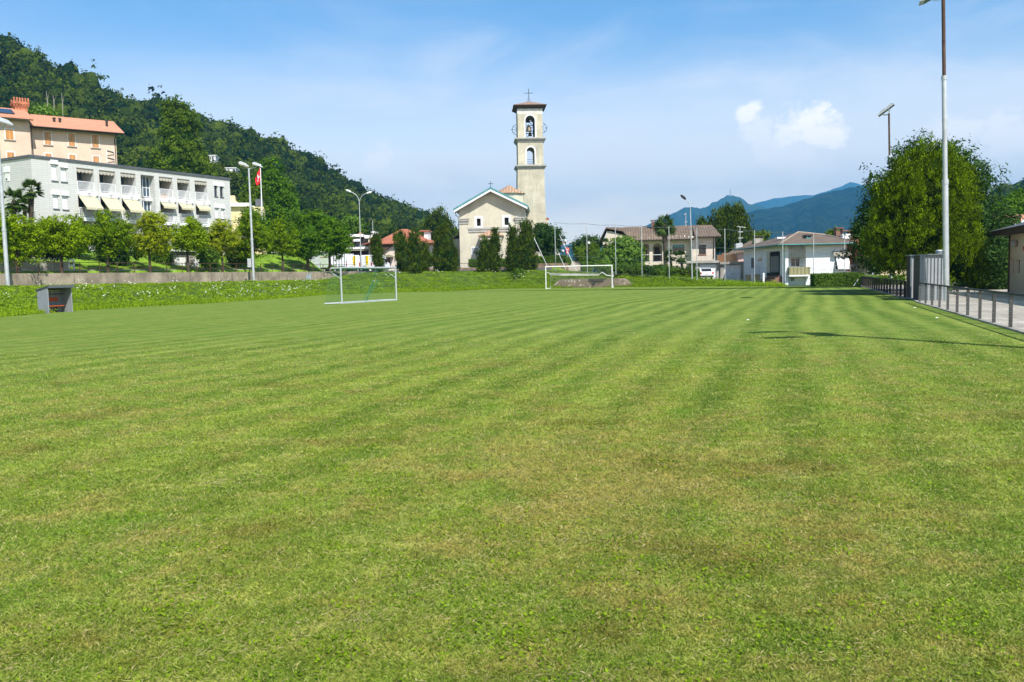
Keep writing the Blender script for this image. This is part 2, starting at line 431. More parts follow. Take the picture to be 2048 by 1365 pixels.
mat('mountain_wood', (.050, .085, .022), 1.0, var=.45, vscale=.02, fine=.0, bump=0)

def struct(o): o['kind'] = 'structure'; return o
def grid_mesh(name, rows, m, smooth=True):
    """rows: list of lists of points, all of one length"""
    R, C = len(rows), len(rows[0]); mb = MB()
    mb.add([p for r in rows for p in r], [(i * C + j, i * C + j + 1, (i + 1) * C + j + 1, (i + 1) * C + j) for i in range(R - 1) for j in range(C - 1)], smooth)
    return struct(mb.build(name, m))
def smooth(t): t = min(1, max(0, t)); return t * t * (3 - 2 * t)
def lerp(a, b, t): return a + (b - a) * t
def interp(x, pts):
    if x <= pts[0][0]: return pts[0][1]
    for (a, b), (c, d) in zip(pts, pts[1:]):
        if x <= c: return lerp(b, d, (x - a) / (c - a))
    return pts[-1][1]

# ground sheet to the horizon
g = MB(); g.add([(-9300, -280, -.05), (9300, -280, -.05), (9300, 9100, -.05), (-9300, 9100, -.05)], [(0, 1, 2, 3)])
struct(g.build('ground', 'meadow'))

WALL_TOP = 2.66; WALL_BASE = 1.55
def wallY(px): return 69.0 * 1686 / (1706 - px)
def wallXY(px): 
    Y = wallY(px); return XY(px, Y)
# stations: (px, inner py on the pitch, outer Y, outer z)
INNER = [(-420, 688), (-200, 659), (0, 635), (150, 622), (300, 613), (420, 607), (560, 597.5), (654, 590), (700, 588.5), (795, 585), (900, 583), (994, 578), (1100, 576.6), (1180, 575.3), (1300, 574), (1400, 573), (1500, 573), (1566, 574.2), (1640, 574.5), (1740, 574.8)]
OUTZ = [(-420, WALL_BASE), (640, WALL_BASE), (720, 2.4), (860, 2.45), (1000, 2.35), (1111, 2.25), (1175, 1.9), (1285, 1.35), (1394, .8), (1450, .45), (1509, .16), (1566, .02), (1740, .0)]
OUTY = [(640, wallY(640)), (720, 116), (800, 118), (900, 119), (1000, 119), (1111, 114), (1175, 112), (1231, 110), (1285, 108), (1394, 103.5), (1450, 100.5), (1509, 97), (1566, 93), (1640, 89), (1740, 84)]
def inner(px): 
    return G(px, interp(px, INNER), 0)
def outer(px):
    if px <= 640: 
        p = wallXY(px); return Vector((p.x, p.y, WALL_BASE))
    Y = interp(px, OUTY); p = XY(px, Y); return Vector((p.x, p.y, interp(px, OUTZ)))
cols = list(range(-420, 1568, 12))
rng = random.Random(3)
def bankpt(px, t):
    a, b = inner(px), outer(px)
    h = smooth(min(1, t * 1.12)) if px < 660 else smooth(t ** .8)
    p = a.lerp(b, t); 
    bump = .16 * math.sin(p.x * .9 + 2 * math.sin(p.y * .35)) * math.sin(p.y * .7) + .1 * math.sin(p.x * 2.3 + p.y)
    p.z = b.z * h + bump * math.sin(math.pi * t) * min(1, b.z) - .02 * (t == 0)
    return p
grid_mesh('bank', [[bankpt(px, k / 14) for px in cols] for k in range(15)], 'bank_soil')

# pitch
poly = [inner(px) for px in range(-420, 1741, 20)]
pts = [(p.x, p.y, 0) for p in poly]
FA = Vector((13.35, 22.7)); FD = Vector((DX, DY))
pts += [(FA.x + FD.x * 61.3, FA.y + FD.y * 61.3, 0), (FA.x + FD.x * -7 , FA.y + FD.y * -7, 0), (9.0, 8, 0), (9.5, -12, 0), (-16, -12, 0), (-19.5, 15, 0)]
g = MB(); g.add([(x, y, 0) for x, y, z in pts], [tuple(range(len(pts)))])
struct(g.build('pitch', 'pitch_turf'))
# terrace behind the wall: garden lawn on the left, road and gardens further right
def terr(px, d, kind):
    o = outer(px); dirn = Vector((o.x, o.y)).normalized()
    p = Vector((o.x, o.y)) + dirn * d
    if px <= 660:
        z0 = WALL_TOP - .06
        z = z0 if d < 2.6 else z0 + .25 + 2.3 * smooth((d - 2.6) / 13)
        z += smooth((d - 40) / 160) * 6
        k = smooth((px - 600) / 60); z = z * (1 - k) + (z0 + smooth((d - 60) / 160) * 6) * k
    else: 
        zo = OUT(px); z = zo + smooth(d / 8) * (2.75 - zo if px < 1120 else 0) ; z += smooth((d - 60) / 140) * 5 * (1 if px < 960 else 0)
    return Vector((p.x, p.y, z))
def OUT(px): 
    return WALL_TOP - .06 if px < 690 else interp(px, OUTZ)
ds = [.12, 1.2, 2.55, 2.65, 5, 8, 12, 16, 25, 40, 60, 100, 160, 260]
grid_mesh('garden_lawn', [[terr(px, d, 0) for px in range(-420, 673, 12)] for d in ds], 'lawn')
grid_mesh('road', [[terr(px, d, 0) for px in [672, 690, 702, 726, 750, 780, 816, 852, 888, 924, 960, 996, 1032, 1068, 1104]] for d in ds], 'asphalt')
grid_mesh('side_garden', [[terr(px, d, 0) for px in [1104, 1116, 1140, 1176, 1212, 1260, 1308, 1356, 1392]] for d in ds[:9]], 'lawn')
grid_mesh('street', [[terr(px, d, 0) for px in [1392, 1410, 1450, 1490, 1530, 1566]] for d in ds[:7]], 'asphalt')
# paved court right of the fence
n2 = Vector((DY, -DX))
def fp(t, off, z=0): 
    p = FA + FD * t + n2 * off; return (p.x, p.y, z)
g = MB(); g.add([fp(-30, .08, .01), fp(75, .08, .01), fp(75, 60, .01), fp(-30, 60, .01)], [(0, 1, 2, 3)])
struct(g.build('paved_court', 'court_paving'))

# ------------------------------------------------------------------ foliage
def unit(v): return v / np.maximum(np.linalg.norm(v, axis=-1, keepdims=True), 1e-9)
def leaves_at(rs, C, sz, mode='any', out=None, asp=.42):
    """diamond leaves at points C; mode: any / up (flame tufts)"""
    n = len(C); a = unit(rs.normal(size=(n, 3))); b = unit(rs.normal(size=(n, 3)))
    if mode == 'up':
        a = unit(a * .55 + np.array([0, 0, 1.0]) + (out * .5 if out is not None else 0))
    elif out is not None:
        nrm = unit(out * .8 + np.array([0, 0, .5]) + rs.normal(size=(n, 3)) * .55)
        a = unit(np.cross(nrm, rs.normal(size=(n, 3)))); b = np.cross(nrm, a)
    b = unit(np.cross(a, b)) if mode == 'up' else b
    s = (sz * rs.uniform(.6, 1.35, n))[:, None]
    return np.stack([C + a * s, C + b * s * asp, C - a * s, C - b * s * asp], 1).reshape(-1, 3)
def sphere_quads(c, r, seg=10, rings=6, rs=None):
    th = np.linspace(0, 2 * np.pi, seg + 1); ph = np.linspace(.02, np.pi - .02, rings + 1); V = []
    def p(i, j):
        return np.array([c[0] + r[0] * math.sin(ph[j]) * math.cos(th[i % seg]), c[1] + r[1] * math.sin(ph[j]) * math.sin(th[i % seg]), c[2] + r[2] * math.cos(ph[j])])
    for i in range(seg):
        for j in range(rings): V += [p(i, j), p(i + 1, j), p(i + 1, j + 1), p(i, j + 1)]
    return np.array(V)
def sublobes(rs, lobes, r, M, tall=1.0):
    """small boughs bulging from the big lobes"""
    L = np.array(lobes, float)[:, :6]; w = (L[:, 3] * L[:, 4] * L[:, 5]) ** .67; w /= w.sum(); i = rs.choice(len(L), M, p=w)
    d = unit(rs.normal(size=(M, 3))); c = L[i, :3] + d * L[i, 3:] * rs.uniform(.72, 1.0, (M, 1)); q = r * rs.uniform(.55, 1.35, M)
    return [tuple(c[k]) + (q[k], q[k], q[k] * tall) for k in range(M)]
def crown(rs, lobes, K, per, size, spread, mode='any', core=0.0, shell=.55, asp=.42, boughs=0, tall=1.0, stray=.08, cover=1.1):
    if boughs:
        big = lobes; L = np.array(big, float); area = (L[:, 3] * L[:, 5]).sum() * 4; M = max(6, int(area / (boughs * boughs) * cover))
        small = sublobes(rs, big, boughs, M, tall)
        V, t = crown(rs, small, K, per, size, spread, mode, 0, .75, asp)
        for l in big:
            if core: q = sphere_quads(l[:3], [x * core for x in l[3:]]); V = np.vstack([V, q]); t = np.concatenate([t, np.full(len(q) // 4, .08)])  # dark core tint paints the shade in the gaps between boughs
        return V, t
    """lobes (x,y,z,rx,ry,rz); K clumps of `per` leaves"""
    L = np.array(lobes, float); w = (L[:, 3] * L[:, 4] * L[:, 5]) ** .62; w /= w.sum()
    idx = rs.choice(len(L), K, p=w); d = unit(rs.normal(size=(K, 3)))
    r = rs.uniform(shell, 1.0, (K, 1)) ** .7
    cc = L[idx, :3] + d * L[idx, 3:] * r
    ct = rs.uniform(0, 1, K)
    # stray twigs past the outline
    k2 = rs.uniform(size=K) < stray; cc[k2] += d[k2] * L[idx, 3:][k2] * .14
    sp = spread * rs.uniform(.6, 1.4, (K, 1))
    off = rs.normal(size=(K, per, 3)) * sp[:, None, :] * np.array([1, 1, .7 if mode != 'up' else 1.3])
    C = (cc[:, None, :] + off).reshape(-1, 3); O = unit((np.repeat(d, per, 0) + off.reshape(-1, 3) / spread * .35))
    V = leaves_at(rs, C, size, mode, O, asp)
    t = np.clip(np.repeat(ct, per) * .55 + rs.uniform(0, .45, K * per), 0, 1)
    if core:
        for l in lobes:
            q = sphere_quads(l[:3], [x * core for x in l[3:]]); V = np.vstack([V, q]); t = np.concatenate([t, np.full(len(q) // 4, .08)])  # core tinted dark: inner crown shade put into the colour
    return V, t
def tree(name, label, cat, px, Y, z, ell, leaf, size, K, per, spread, mode='any', core=0.0, group=None, depth=1.0, trunk=.14, bark='bark', seed=1, shell=.55, limbs=4, asp=.42, trunk_top=None, boughs=0, tall=1.0, cover=1.1):
    """ell: crown ellipses (cx, cy, rx, ry[, dy]) in photo pixels at distance Y"""
    rs = np.random.RandomState(seed); base = XY(px, Y); fr = Frame(base.x, base.y, 0, z)
    rt = fr.root(name, label, cat, group)
    k = Y / F; lobes = []
    for e in ell:
        c = P(e[0], e[1], Y); dy = e[4] if len(e) > 4 else 0
        lobes.append((c.x - base.x, dy, c.z, e[2] * k, e[2] * k * depth, e[3] * k))
    V, t = crown(rs, lobes, K, per, size, spread, mode, core, shell, asp, boughs, tall, cover=cover)
    np_mesh('crown', V, 4, t, leaf, rt)
    if trunk:
        mb = MB(); zt = trunk_top if trunk_top else max(l[2] for l in lobes) ; x0 = 0
        cz = sum(l[2] for l in lobes) / len(lobes)
        zf = min(l[2] - l[5] for l in lobes)
        zf = max(z + .4, zf + .15 * (cz - zf))
        mb.tube([(0, 0, z - .3), (trunk * .3, 0, (z + zf) / 2), (0, 0, zf), (0, .05, cz)], [trunk * 1.25, trunk, trunk * .85, trunk * .45], 8)
        for q in range(limbs):
            l = lobes[q % len(lobes)]; a = q * 2.4 + seed
            mb.tube([(0, 0, zf - .05 * q), (l[0] * .5 + math.cos(a) * l[3] * .3, l[1] * .5 + math.sin(a) * l[4] * .3, (zf + l[2]) / 2 + .1), (l[0] + math.cos(a) * l[3] * .6, l[1] + math.sin(a) * l[4] * .6, l[2] + l[5] * .35)], [trunk * .5, trunk * .3, trunk * .12], 6)
        mb.build('trunk', bark, rt)
    return rt
# ------------------------------------------------------------------ turf blades (denser where the camera stands)
def make_turf():
    rs = np.random.RandomState(7); Vs = []; Ts = []
    for _ in range(1):
        n = 2200000
        r = 2.7 * (26 / 2.7) ** rs.uniform(0, 1, n); a = np.where(rs.uniform(size=n) < .8, rs.uniform(-.69, .69, n), np.clip(rs.normal(size=n) * .55, -1.2, 1.2))
        keep = rs.uniform(size=n) < np.clip((26 - r) / 16, 0, 1); r, a = r[keep], a[keep]
        x, y = r * np.sin(a), r * np.cos(a)
        tuft = rs.uniform(size=len(x)) < .35; nt = 90000
        tr_ = 2.7 * (26 / 2.7) ** rs.uniform(0, 1, nt); tr_ = tr_[rs.uniform(size=nt) < np.clip((26 - tr_) / 16, 0, 1)]; nt = len(tr_); ta = np.where(rs.uniform(size=nt) < .8, rs.uniform(-.69, .69, nt), np.clip(rs.normal(size=nt) * .55, -1.2, 1.2)); tx, ty, tt_ = tr_ * np.sin(ta), tr_ * np.cos(ta), rs.uniform(0, 1, nt)
        ti = rs.randint(nt, size=len(x)); x = np.where(tuft, tx[ti] + rs.normal(size=len(x)) * .006 * tr_[ti], x); y = np.where(tuft, ty[ti] + rs.normal(size=len(x)) * .006 * tr_[ti], y); r = np.where(tuft, tr_[ti], r)
        mul = np.where(tuft, 1.1 + .35 * tt_[ti], .9); tnt = np.where(tuft, np.clip(tt_[ti] * .7 + rs.uniform(0, .3, len(x)), 0, 1), rs.uniform(0, 1, len(x)))
        s = (x - FA.x) * DY - (y - FA.y) * DX; ok = (s < -.05) & (x > -.42 * y - 12 + .02 * y); x, y, r, mul, tnt = x[ok], y[ok], r[ok], mul[ok], tnt[ok]; n = len(x)
        w = .0016 * (r / 4) ** .85; h = .0115 * (r / 4) ** .2 * mul; w = w * mul ** .6
        th = rs.uniform(0, 2 * np.pi, n); hh = h * rs.uniform(.35, 1.3, n); ww = w * rs.uniform(.6, 1.5, n)
        lean = rs.uniform(.3, 1.9, n) * hh; la = rs.uniform(0, 2 * np.pi, n)
        bx, by = np.cos(th) * ww, np.sin(th) * ww
        z0 = np.zeros(n)
        A = np.stack([x - bx, y - by, z0], 1); B = np.stack([x + bx, y + by, z0], 1)
        Cc = np.stack([x + np.cos(la) * lean * .45 + bx * .7, y + np.sin(la) * lean * .45 + by * .7, hh * .7], 1)
        D = np.stack([x + np.cos(la) * lean, y + np.sin(la) * lean, hh], 1)
        Vs.append(np.stack([A, B, Cc, D], 1).reshape(-1, 3)); Ts.append(tnt)
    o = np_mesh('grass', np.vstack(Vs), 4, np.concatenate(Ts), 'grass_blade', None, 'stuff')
    tag(o, 'short mown grass blades, green mixed with dry straw', 'grass')
make_turf()
def make_litter():
    rs = np.random.RandomState(9)
    def scat(n, r1): r = 2.8 * (r1 / 2.8) ** rs.uniform(0, 1, n); a = rs.uniform(-.68, .68, n); return r * np.sin(a), r * np.cos(a)
    # clover and plantain leaves in small colonies
    cx, cy = scat(420, 16); k = 34; x = np.repeat(cx, k) + rs.normal(size=420 * k) * .09; y = np.repeat(cy, k) + rs.normal(size=420 * k) * .09
    C = np.stack([x, y, rs.uniform(.008, .022, len(x))], 1); V = leaves_at(rs, C, .010, 'any', np.tile(np.array([[0, -.2, 1.2]]), (len(C), 1)), asp=.75)
    tag(np_mesh('clover', V, 4, rs.uniform(.1, .8, len(C)), 'weed_leaf', None, 'stuff'), 'small colonies of clover and plantain leaves in the mown turf', 'clover')
    # dead stems lying about, gathered in the worn places
    cx, cy = scat(150, 12); k = 90; x = np.concatenate([np.repeat(cx, k) + rs.normal(size=150 * k) * .13, np.zeros(5000)]); y = np.concatenate([np.repeat(cy, k) + rs.normal(size=150 * k) * .09, np.zeros(5000)])
    sx, sy = scat(5000, 14); x[-5000:], y[-5000:] = sx, sy
    n = len(x); a = rs.uniform(0, 6.28, n); L = rs.uniform(.005, .019, n); w = .0005; z = rs.uniform(.004, .014, n); dz = rs.normal(size=n) * .005
    A = np.stack([x - np.cos(a) * L, y - np.sin(a) * L, z], 1); B = np.stack([x + np.cos(a) * L, y + np.sin(a) * L, z + dz], 1); s = np.stack([-np.sin(a) * w, np.cos(a) * w, np.full(n, w)], 1)
    V = np.stack([A - s, B - s, B + s, A + s], 1).reshape(-1, 3)
    tag(np_mesh('dry_stems', V, 4, rs.uniform(0, 1, n), mat('straw', (.46, .37, .20), .8, var=.15), None, 'stuff'), 'dry straw coloured stems lying in the turf', 'grass')

make_litter()
# weeds on the bank
def on_bank(rs, n, pxlo=-300, pxhi=1566, tlo=.02, thi=.98):
    pts = []
    for _ in range(n):
        pts.append(bankpt(rs.uniform(pxlo, pxhi), rs.uniform(tlo, thi)))
    return np.array([tuple(p) for p in pts])
rs = np.random.RandomState(11)
C = on_bank(rs, 6500); K = len(C); per = 20
ht = rs.uniform(.04, .30, (K, 1, 1)) * np.clip((1.75 - C[:, 2]) / .6, .15, 1).reshape(-1, 1, 1)
off = rs.normal(size=(K, per, 3)) * np.array([.26, .26, 0]); off[:, :, 2:] = np.abs(rs.normal(size=(K, per, 1))) * ht * .7
CC = (C[:, None, :] + off).reshape(-1, 3)
V = leaves_at(rs, CC, .085, 'any', np.tile(np.array([[0.1, -.4, .6]]), (len(CC), 1)))
t = np.clip(np.repeat(rs.uniform(0, 1, K), per) * .6 + rs.uniform(0, .4, K * per), 0, 1)
tag(np_mesh('weeds', V, 4, t, 'weed_leaf', None, 'stuff'), 'rough green weeds covering the grassy bank round the pitch', 'weeds')
# longer grass lip at the foot of the bank
n = 26000; C = on_bank(rs, n, tlo=0, thi=.16)
A = rs.uniform(0, 6.28, n); hh = rs.uniform(.08, .30, n); wv = .03
V = np.stack([C + np.stack([-np.cos(A) * wv, -np.sin(A) * wv, np.zeros(n)], 1), C + np.stack([np.cos(A) * wv, np.sin(A) * wv, np.zeros(n)], 1),
              C + np.stack([np.sin(A) * hh * .3, np.cos(A * 1.7) * hh * .3, hh], 1)], 1).reshape(-1, 3)
tag(np_mesh('long_grass', V, 3, rs.uniform(.2, 1, n), 'weed_leaf', None, 'stuff'), 'uncut grass fringe at the foot of the bank', 'grass')
# white flower heads in drifts
pts = []
for (a, b, cnt, tl, th) in ((-200, 110, 60, .3, .9), (145, 300, 130, .15, .75), (250, 420, 60, .2, .8), (420, 500, 190, .15, .75), (520, 640, 190, .2, .75), (690, 800, 120, .25, .8), (800, 1090, 90, .2, .8)):
    cx = [(rs.uniform(a, b), rs.uniform(tl, th)) for _ in range(max(3, cnt // 14))]
    for _ in range(int(cnt * .32)):
        c = cx[rs.randint(len(cx))]; p = bankpt(c[0] + rs.normal() * 9, min(.97, max(.03, c[1] + rs.normal() * .07))); p.z += rs.uniform(.25, .5); pts.append(tuple(p))
C = np.repeat(np.array(pts), 3, 0) + rs.normal(size=(len(pts) * 3, 3)) * .05
V = leaves_at(rs, C, .05, 'any', np.tile(np.array([[0.2, -.5, 1.0]]), (len(C), 1)), asp=.9)
tag(np_mesh('wild_flowers', V, 4, rs.uniform(0, 1, len(C)), 'flower', None, 'stuff'), 'white wild flower heads scattered in drifts over the bank', 'flowers')

# ------------------------------------------------------------------ wooded hill on the left
RIDGE = [(-520, -190), (-200, -10), (0, 92), (60, 112), (100, 138), (150, 165), (230, 195), (300, 222), (370, 232), (430, 255), (480, 268), (560, 300), (620, 326), (660, 350), (700, 372), (735, 394), (770, 408), (820, 424), (850, 440), (900, 468), (960, 505), (1000, 528)]
def hillpt(px, t):
    Yr = interp(px, [(-520, 420), (0, 400), (500, 470), (850, 560), (1000, 600)]); Yb = interp(px, [(-520, 150), (0, 165), (500, 175), (850, 210), (1000, 260)])
    rp = interp(px, RIDGE) + 26 - 8 * smooth((px - 300) / 400); bp = 540
    Y = lerp(Yb, Yr, t ** .9) + 9 * math.sin(px * .031 + 3 * t) * math.sin(math.pi * min(1, t)) + 6 * math.sin(px * .013 + t * 9)
    py = lerp(bp, rp, t ** .8)
    if t > 1: 
        p = hillpt(px, 1.0); return Vector((p.x * (1 + (t - 1) * .6), p.y * (1 + (t - 1) * .6), p.z * (1 - (t - 1) * 1.2)))
    return P(px, py, Y)
grid_mesh('hill', [[hillpt(px, t) for px in range(-520, 1001, 20)] for t in [k / 20 for k in range(21)] + [1.2, 1.6, 1.85]], 'forest_floor')
def forest_templates(rs, N, K, per, size, spread, core):
    T = []
    for _ in range(N):
        lob = [(rs.normal() * .25, rs.normal() * .25, rs.uniform(-.1, .45), rs.uniform(.45, .75), rs.uniform(.45, .75), rs.uniform(.4, .75)) for _ in range(4)]
        T.append(crown(rs, lob, K, per, size, spread, 'out', core, .7, .55, .26, stray=0.0))
    return T
rs = np.random.RandomState(21)
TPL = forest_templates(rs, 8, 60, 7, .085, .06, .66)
Vs = []; Ts = []
for i in range(2300):
    px = rs.uniform(-330, 960); t = rs.uniform(0, 1) ** .85
    if rs.uniform() < .12: t = rs.uniform(.97, 1.02)
    p = hillpt(px, min(t, 1.0)); r = rs.uniform(2.8, 7.2) * (.8 + .3 * t)
    if rs.uniform() < .06: r *= 1.25
    V, tt = TPL[rs.randint(len(TPL))]; a = rs.uniform(0, 6.28); c, s = math.cos(a), math.sin(a)
    sq = np.array([1, 1, rs.uniform(.85, 1.45)])
    W = V * sq; W = np.stack([W[:, 0] * c - W[:, 1] * s, W[:, 0] * s + W[:, 1] * c, W[:, 2]], 1) * r + np.array([p.x, p.y, p.z + r * .55])
    Vs.append(W); b = rs.choice((-.25, -.05, .1, .25, .5), p=(.18, .24, .26, .2, .12)); Ts.append(np.clip(tt * .6 + b, 0, 1))
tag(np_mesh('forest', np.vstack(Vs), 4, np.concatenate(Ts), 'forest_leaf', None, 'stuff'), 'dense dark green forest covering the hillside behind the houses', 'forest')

# ------------------------------------------------------------------ distant mountains
def vnoise(x, y, s):
    return (math.sin(x * s * 1.0 + 1.7 * math.sin(y * s * .83 + s)) + math.sin(y * s * 1.21 + 2.1 * math.sin(x * s * .71)) + math.sin((x + y) * s * .57 + 1.3)) / 3
def mountain(name, ridge, Yr, Yb, rough, m='mountain_wood', base=545, x0=None, x1=None, step=5, rows=26, gul=60):
    x0 = x0 if x0 is not None else ridge[0][0]; x1 = x1 if x1 is not None else ridge[-1][0]
    R = []
    for k in range(rows + 2):
        row = []; t = min(1, k / (rows - 1)) if k < rows else 1 + (k - rows + 1) * .5
        px = x0
        while px <= x1:
            rp = interp(px, ridge) + rough * (math.sin(px * .21) + math.sin(px * .53 + 1) * .6 + math.sin(px * 1.13) * .4)
            if t <= 1:
                w_ = math.sin(math.pi * t) ** .7
                Y = lerp(Yb, Yr, t) + w_ * gul * (math.sin(px * .06 + 3.0 * t + 1.5 * math.sin(t * 6)) + .6 * math.sin(px * .15 - 4 * t) + .35 * math.sin(px * .37 + 7 * t))
                py = lerp(base, rp, t ** .85); p = P(px, py, Y)
            else:
                q = P(px, rp, Yr); p = Vector((q.x * t, q.y * t, q.z * max(0, 1 - (t - 1) * 1.0)))
            row.append(p); px += step
        R.append(row)
    return grid_mesh(name, R, m)
def mountain_mat(name, c, c2, sc1, sc2, bump):
    mt, n, b = principled(name); pos = n.new('ShaderNodeTexCoord').outputs['Object']
    f = n.noise(pos, sc1, 6, .65); g2 = n.noise(pos, sc2, 5, .7)
    col = n.mix(n.ramp(f, .35, .65), c, c2); col = n.mix(n.ramp(g2, .35, .7, 0, .5), col, tuple(x * .4 for x in c))
    n.link(col, b.inputs['Base Color']); b.inputs['Roughness'].default_value = 1; b.inputs['Specular IOR Level'].default_value = 0
    bn = n.new('ShaderNodeBump'); bn.inputs['Strength'].default_value = 1; bn.inputs['Distance'].default_value = bump
    n.link(g2, bn.inputs['Height']); n.link(bn.outputs[0], b.inputs['Normal']); MATS[name] = mt
mountain_mat('wooded_slope', (.008, .030, .016), (.055, .095, .035), .012, .075, 45)
mountain_mat('far_slope', (.020, .050, .028), (.05, .08, .05), .003, .012, 30)
mountain('mountain_wooded', [(1240, 520), (1300, 486), (1340, 462), (1400, 448), (1480, 432), (1510, 421), (1560, 414), (1600, 402), (1650, 386), (1700, 376), (1760, 366), (1850, 376), (2000, 408), (2300, 440)], 3200, 1900, .7, 'wooded_slope', gul=85)
mountain('mountain_peak', [(1100, 524), (1180, 500), (1240, 474), (1290, 452), (1340, 430), (1368, 416), (1385, 414), (1400, 418), (1418, 412), (1424, 405), (1432, 405), (1440, 399), (1455, 391), (1470, 392), (1482, 396), (1497, 408), (1512, 411), (1528, 413), (1545, 424), (1600, 440), (1700, 470)], 5200, 3800, .5, 'far_slope', step=3, gul=120)
mountain('mountain_far', [(1380, 480), (1480, 418), (1510, 407), (1545, 398), (1590, 392), (1630, 390), (1650, 384), (1680, 374), (1700, 365), (1712, 366), (1728, 372), (1760, 384), (1850, 400), (2100, 430)], 8000, 6200, .4, 'far_slope', gul=180)
mountain('valley_hills', [(900, 530), (1000, 508), (1080, 497), (1120, 493), (1150, 487), (1180, 492), (1260, 505), (1330, 512)], 4600, 3400, .8, 'far_slope', gul=60, rows=12)
mountain('green_hill', [(1900, 440), (1950, 412), (1990, 388), (2020, 372), (2048, 359), (2120, 335), (2300, 300), (2600, 290)], 620, 380, .6, 'wooded_slope', gul=16, rows=16)
Vs = []; Ts = []
for i in range(420):
    px = rs.uniform(1940, 2330); t = rs.uniform(.2, 1)
    rp = interp(px, [(1900, 440), (1950, 412), (1990, 388), (2020, 372), (2048, 359), (2120, 335), (2300, 300), (2600, 290)])
    p = P(px, lerp(545, rp + 4, t ** .85), lerp(380, 620, t)); r = rs.uniform(4, 7)
    V, tt = TPL[rs.randint(len(TPL))]; Vs.append(V * r + np.array([p.x, p.y, p.z + r * .3])); Ts.append(np.clip(tt * .6 + rs.uniform(-.2, .4), 0, 1))
tag(np_mesh('forest', np.vstack(Vs), 4, np.concatenate(Ts), 'forest_leaf', None, 'stuff'), 'wood on the hill behind the clubhouse at the far right', 'forest')
# ------------------------------------------------------------------ building materials
block_mat('white_block', (.60, .60, .57), (.44, .44, .43), 1.1, .20)
mat('white_paint', (.78, .78, .77), .6, var=.05)
mat('white_shutter', (.80, .81, .82), .5, var=.03)
mat('coping_grey', (.10, .11, .125), .6, var=.1)
mat('balcony_inner', (.42, .38, .32), .9, var=.12)
mat('brick_brown', (.22, .12, .085), .9, var=.2)
mat('peach_render', (.66, .50, .385), .9, var=.07, vscale=.5, stain=.15, stain_c=(.4, .3, .24))
mat('cream_render', (.58, .54, .42), .9, var=.08, vscale=.4, stain=.32, stain_c=(.36, .33, .25))
mat('tower_render', (.52, .48, .37), .9, var=.14, vscale=.4, stain=.75, stain_c=(.20, .19, .145))
mat('grey_band', (.42, .41, .37), .9, var=.1, stain=.4, stain_c=(.2, .19, .16))
mat('house_render', (.66, .56, .47), .9, var=.06, stain=.12, stain_c=(.4, .35, .3))
mat('pink_render', (.62, .42, .36), .9, var=.06)
mat('blue_white_render', (.76, .79, .80), .9, var=.05, vscale=.6)
mat('orange_shutter', (.62, .30, .09), .7, var=.1)
mat('dark_wood', (.07, .045, .03), .8)
mat('terracotta_brick', (.45, .17, .09), .9, var=.2)
mat('concrete', (.36, .34, .30), .95, var=.2, vscale=.8, stain=.7, stain_c=(.09, .085, .075), bump=.3)
mat('retaining_concrete', (.33, .275, .205), .95, var=.25, vscale=.6, stain=.95, stain_c=(.075, .068, .055), bump=.4, bscale=5)
mat('dark_metal', (.035, .030, .028), .6, var=.2)
mat('rust_metal', (.10, .055, .035), .7, var=.3)
mat('galvanised', (.52, .55, .56), .45, .35, var=.1, stain=.35, stain_c=(.28, .24, .18))
mat('aluminium', (.50, .53, .56), .4, .3, var=.05)
mat('copper_edge', (.085, .26, .27), .7, var=.15, vscale=2)
mat('flue_metal', (.20, .24, .26), .5, .3)
mat('black_void', (.012, .012, .012), .9, var=0, fine=0)
mat('black_iron', (.02, .02, .02), .6)
mat('solar', (.02, .035, .07), .2, var=.1, spec=.8)
mat('garage_door', (.72, .72, .71), .6, var=.04)
wave_mat('orange_tiles', (.66, .31, .19), (.54, .24, .14), 0, .34, axis2=1, period2=.55)
wave_mat('old_tiles', (.23, .165, .115), (.12, .085, .062), 0, .36, axis2=1, period2=.6, var=.5)
wave_mat('church_tiles', (.34, .17, .105), (.52, .38, .25), 0, .55, axis2=2, period2=.5, var=.5, bump=0)
wave_mat('tower_tiles', (.27, .17, .13), (.36, .25, .19), 0, .5, var=.5, bump=0)
wave_mat('red_tiles', (.50, .17, .09), (.33, .12, .07), 0, .4, axis2=1, period2=.5, var=.4)
wave_mat('awning_stripe', (.56, .51, .34), (.56, .51, .34), 0, .42, bump=0, var=.18)
wave_mat('awning_dull', (.50, .46, .38), (.42, .38, .33), 0, .42, bump=0, var=.3)
wave_mat('corrugated', (.40, .42, .44), (.33, .35, .37), 0, .16, bump=1.0, var=.25, metal=.2)
wave_mat('balcony_panel', (.34, .32, .16), (.28, .26, .13), 0, .42, bump=.6, var=.5, axis2=2, period2=.3)
glass_mat(); glass_mat('blue_glass', (.05, .09, .13))

def window(fr, rt, rect, v=0, frame='white_paint', pane='window_glass', t=.06, bars=1, sill=None, depth=.1, name='window'):
    """framed window proud of the wall by 3 cm, pane set back inside the frame"""
    u0, u1, z0, z1 = rect; mb = MB(); a = v - .03
    mb.box((u0, a, z0), (u0 + t, v + .04, z1)).box((u1 - t, a, z0), (u1, v + .04, z1)).box((u0 + t, a, z1 - t), (u1 - t, v + .04, z1)).box((u0 + t, a, z0), (u1 - t, v + .04, z0 + t))
    for k in range(bars):
        x = lerp(u0, u1, (k + 1) / (bars + 1)); mb.box((x - t * .4, a + .005, z0 + t), (x + t * .4, v + .035, z1 - t))
    w_ = mb.build(name, frame, rt)
    MB().box((u0 + t * .9, v - .012, z0 + t * .9), (u1 - t * .9, v + .01, z1 - t * .9)).build('pane', pane, w_)
    if sill: MB().box((u0 - .08, v - .12, z0 - .08), (u1 + .08, v + .02, z0 - .003)).build('sill', sill, w_)
    return w_
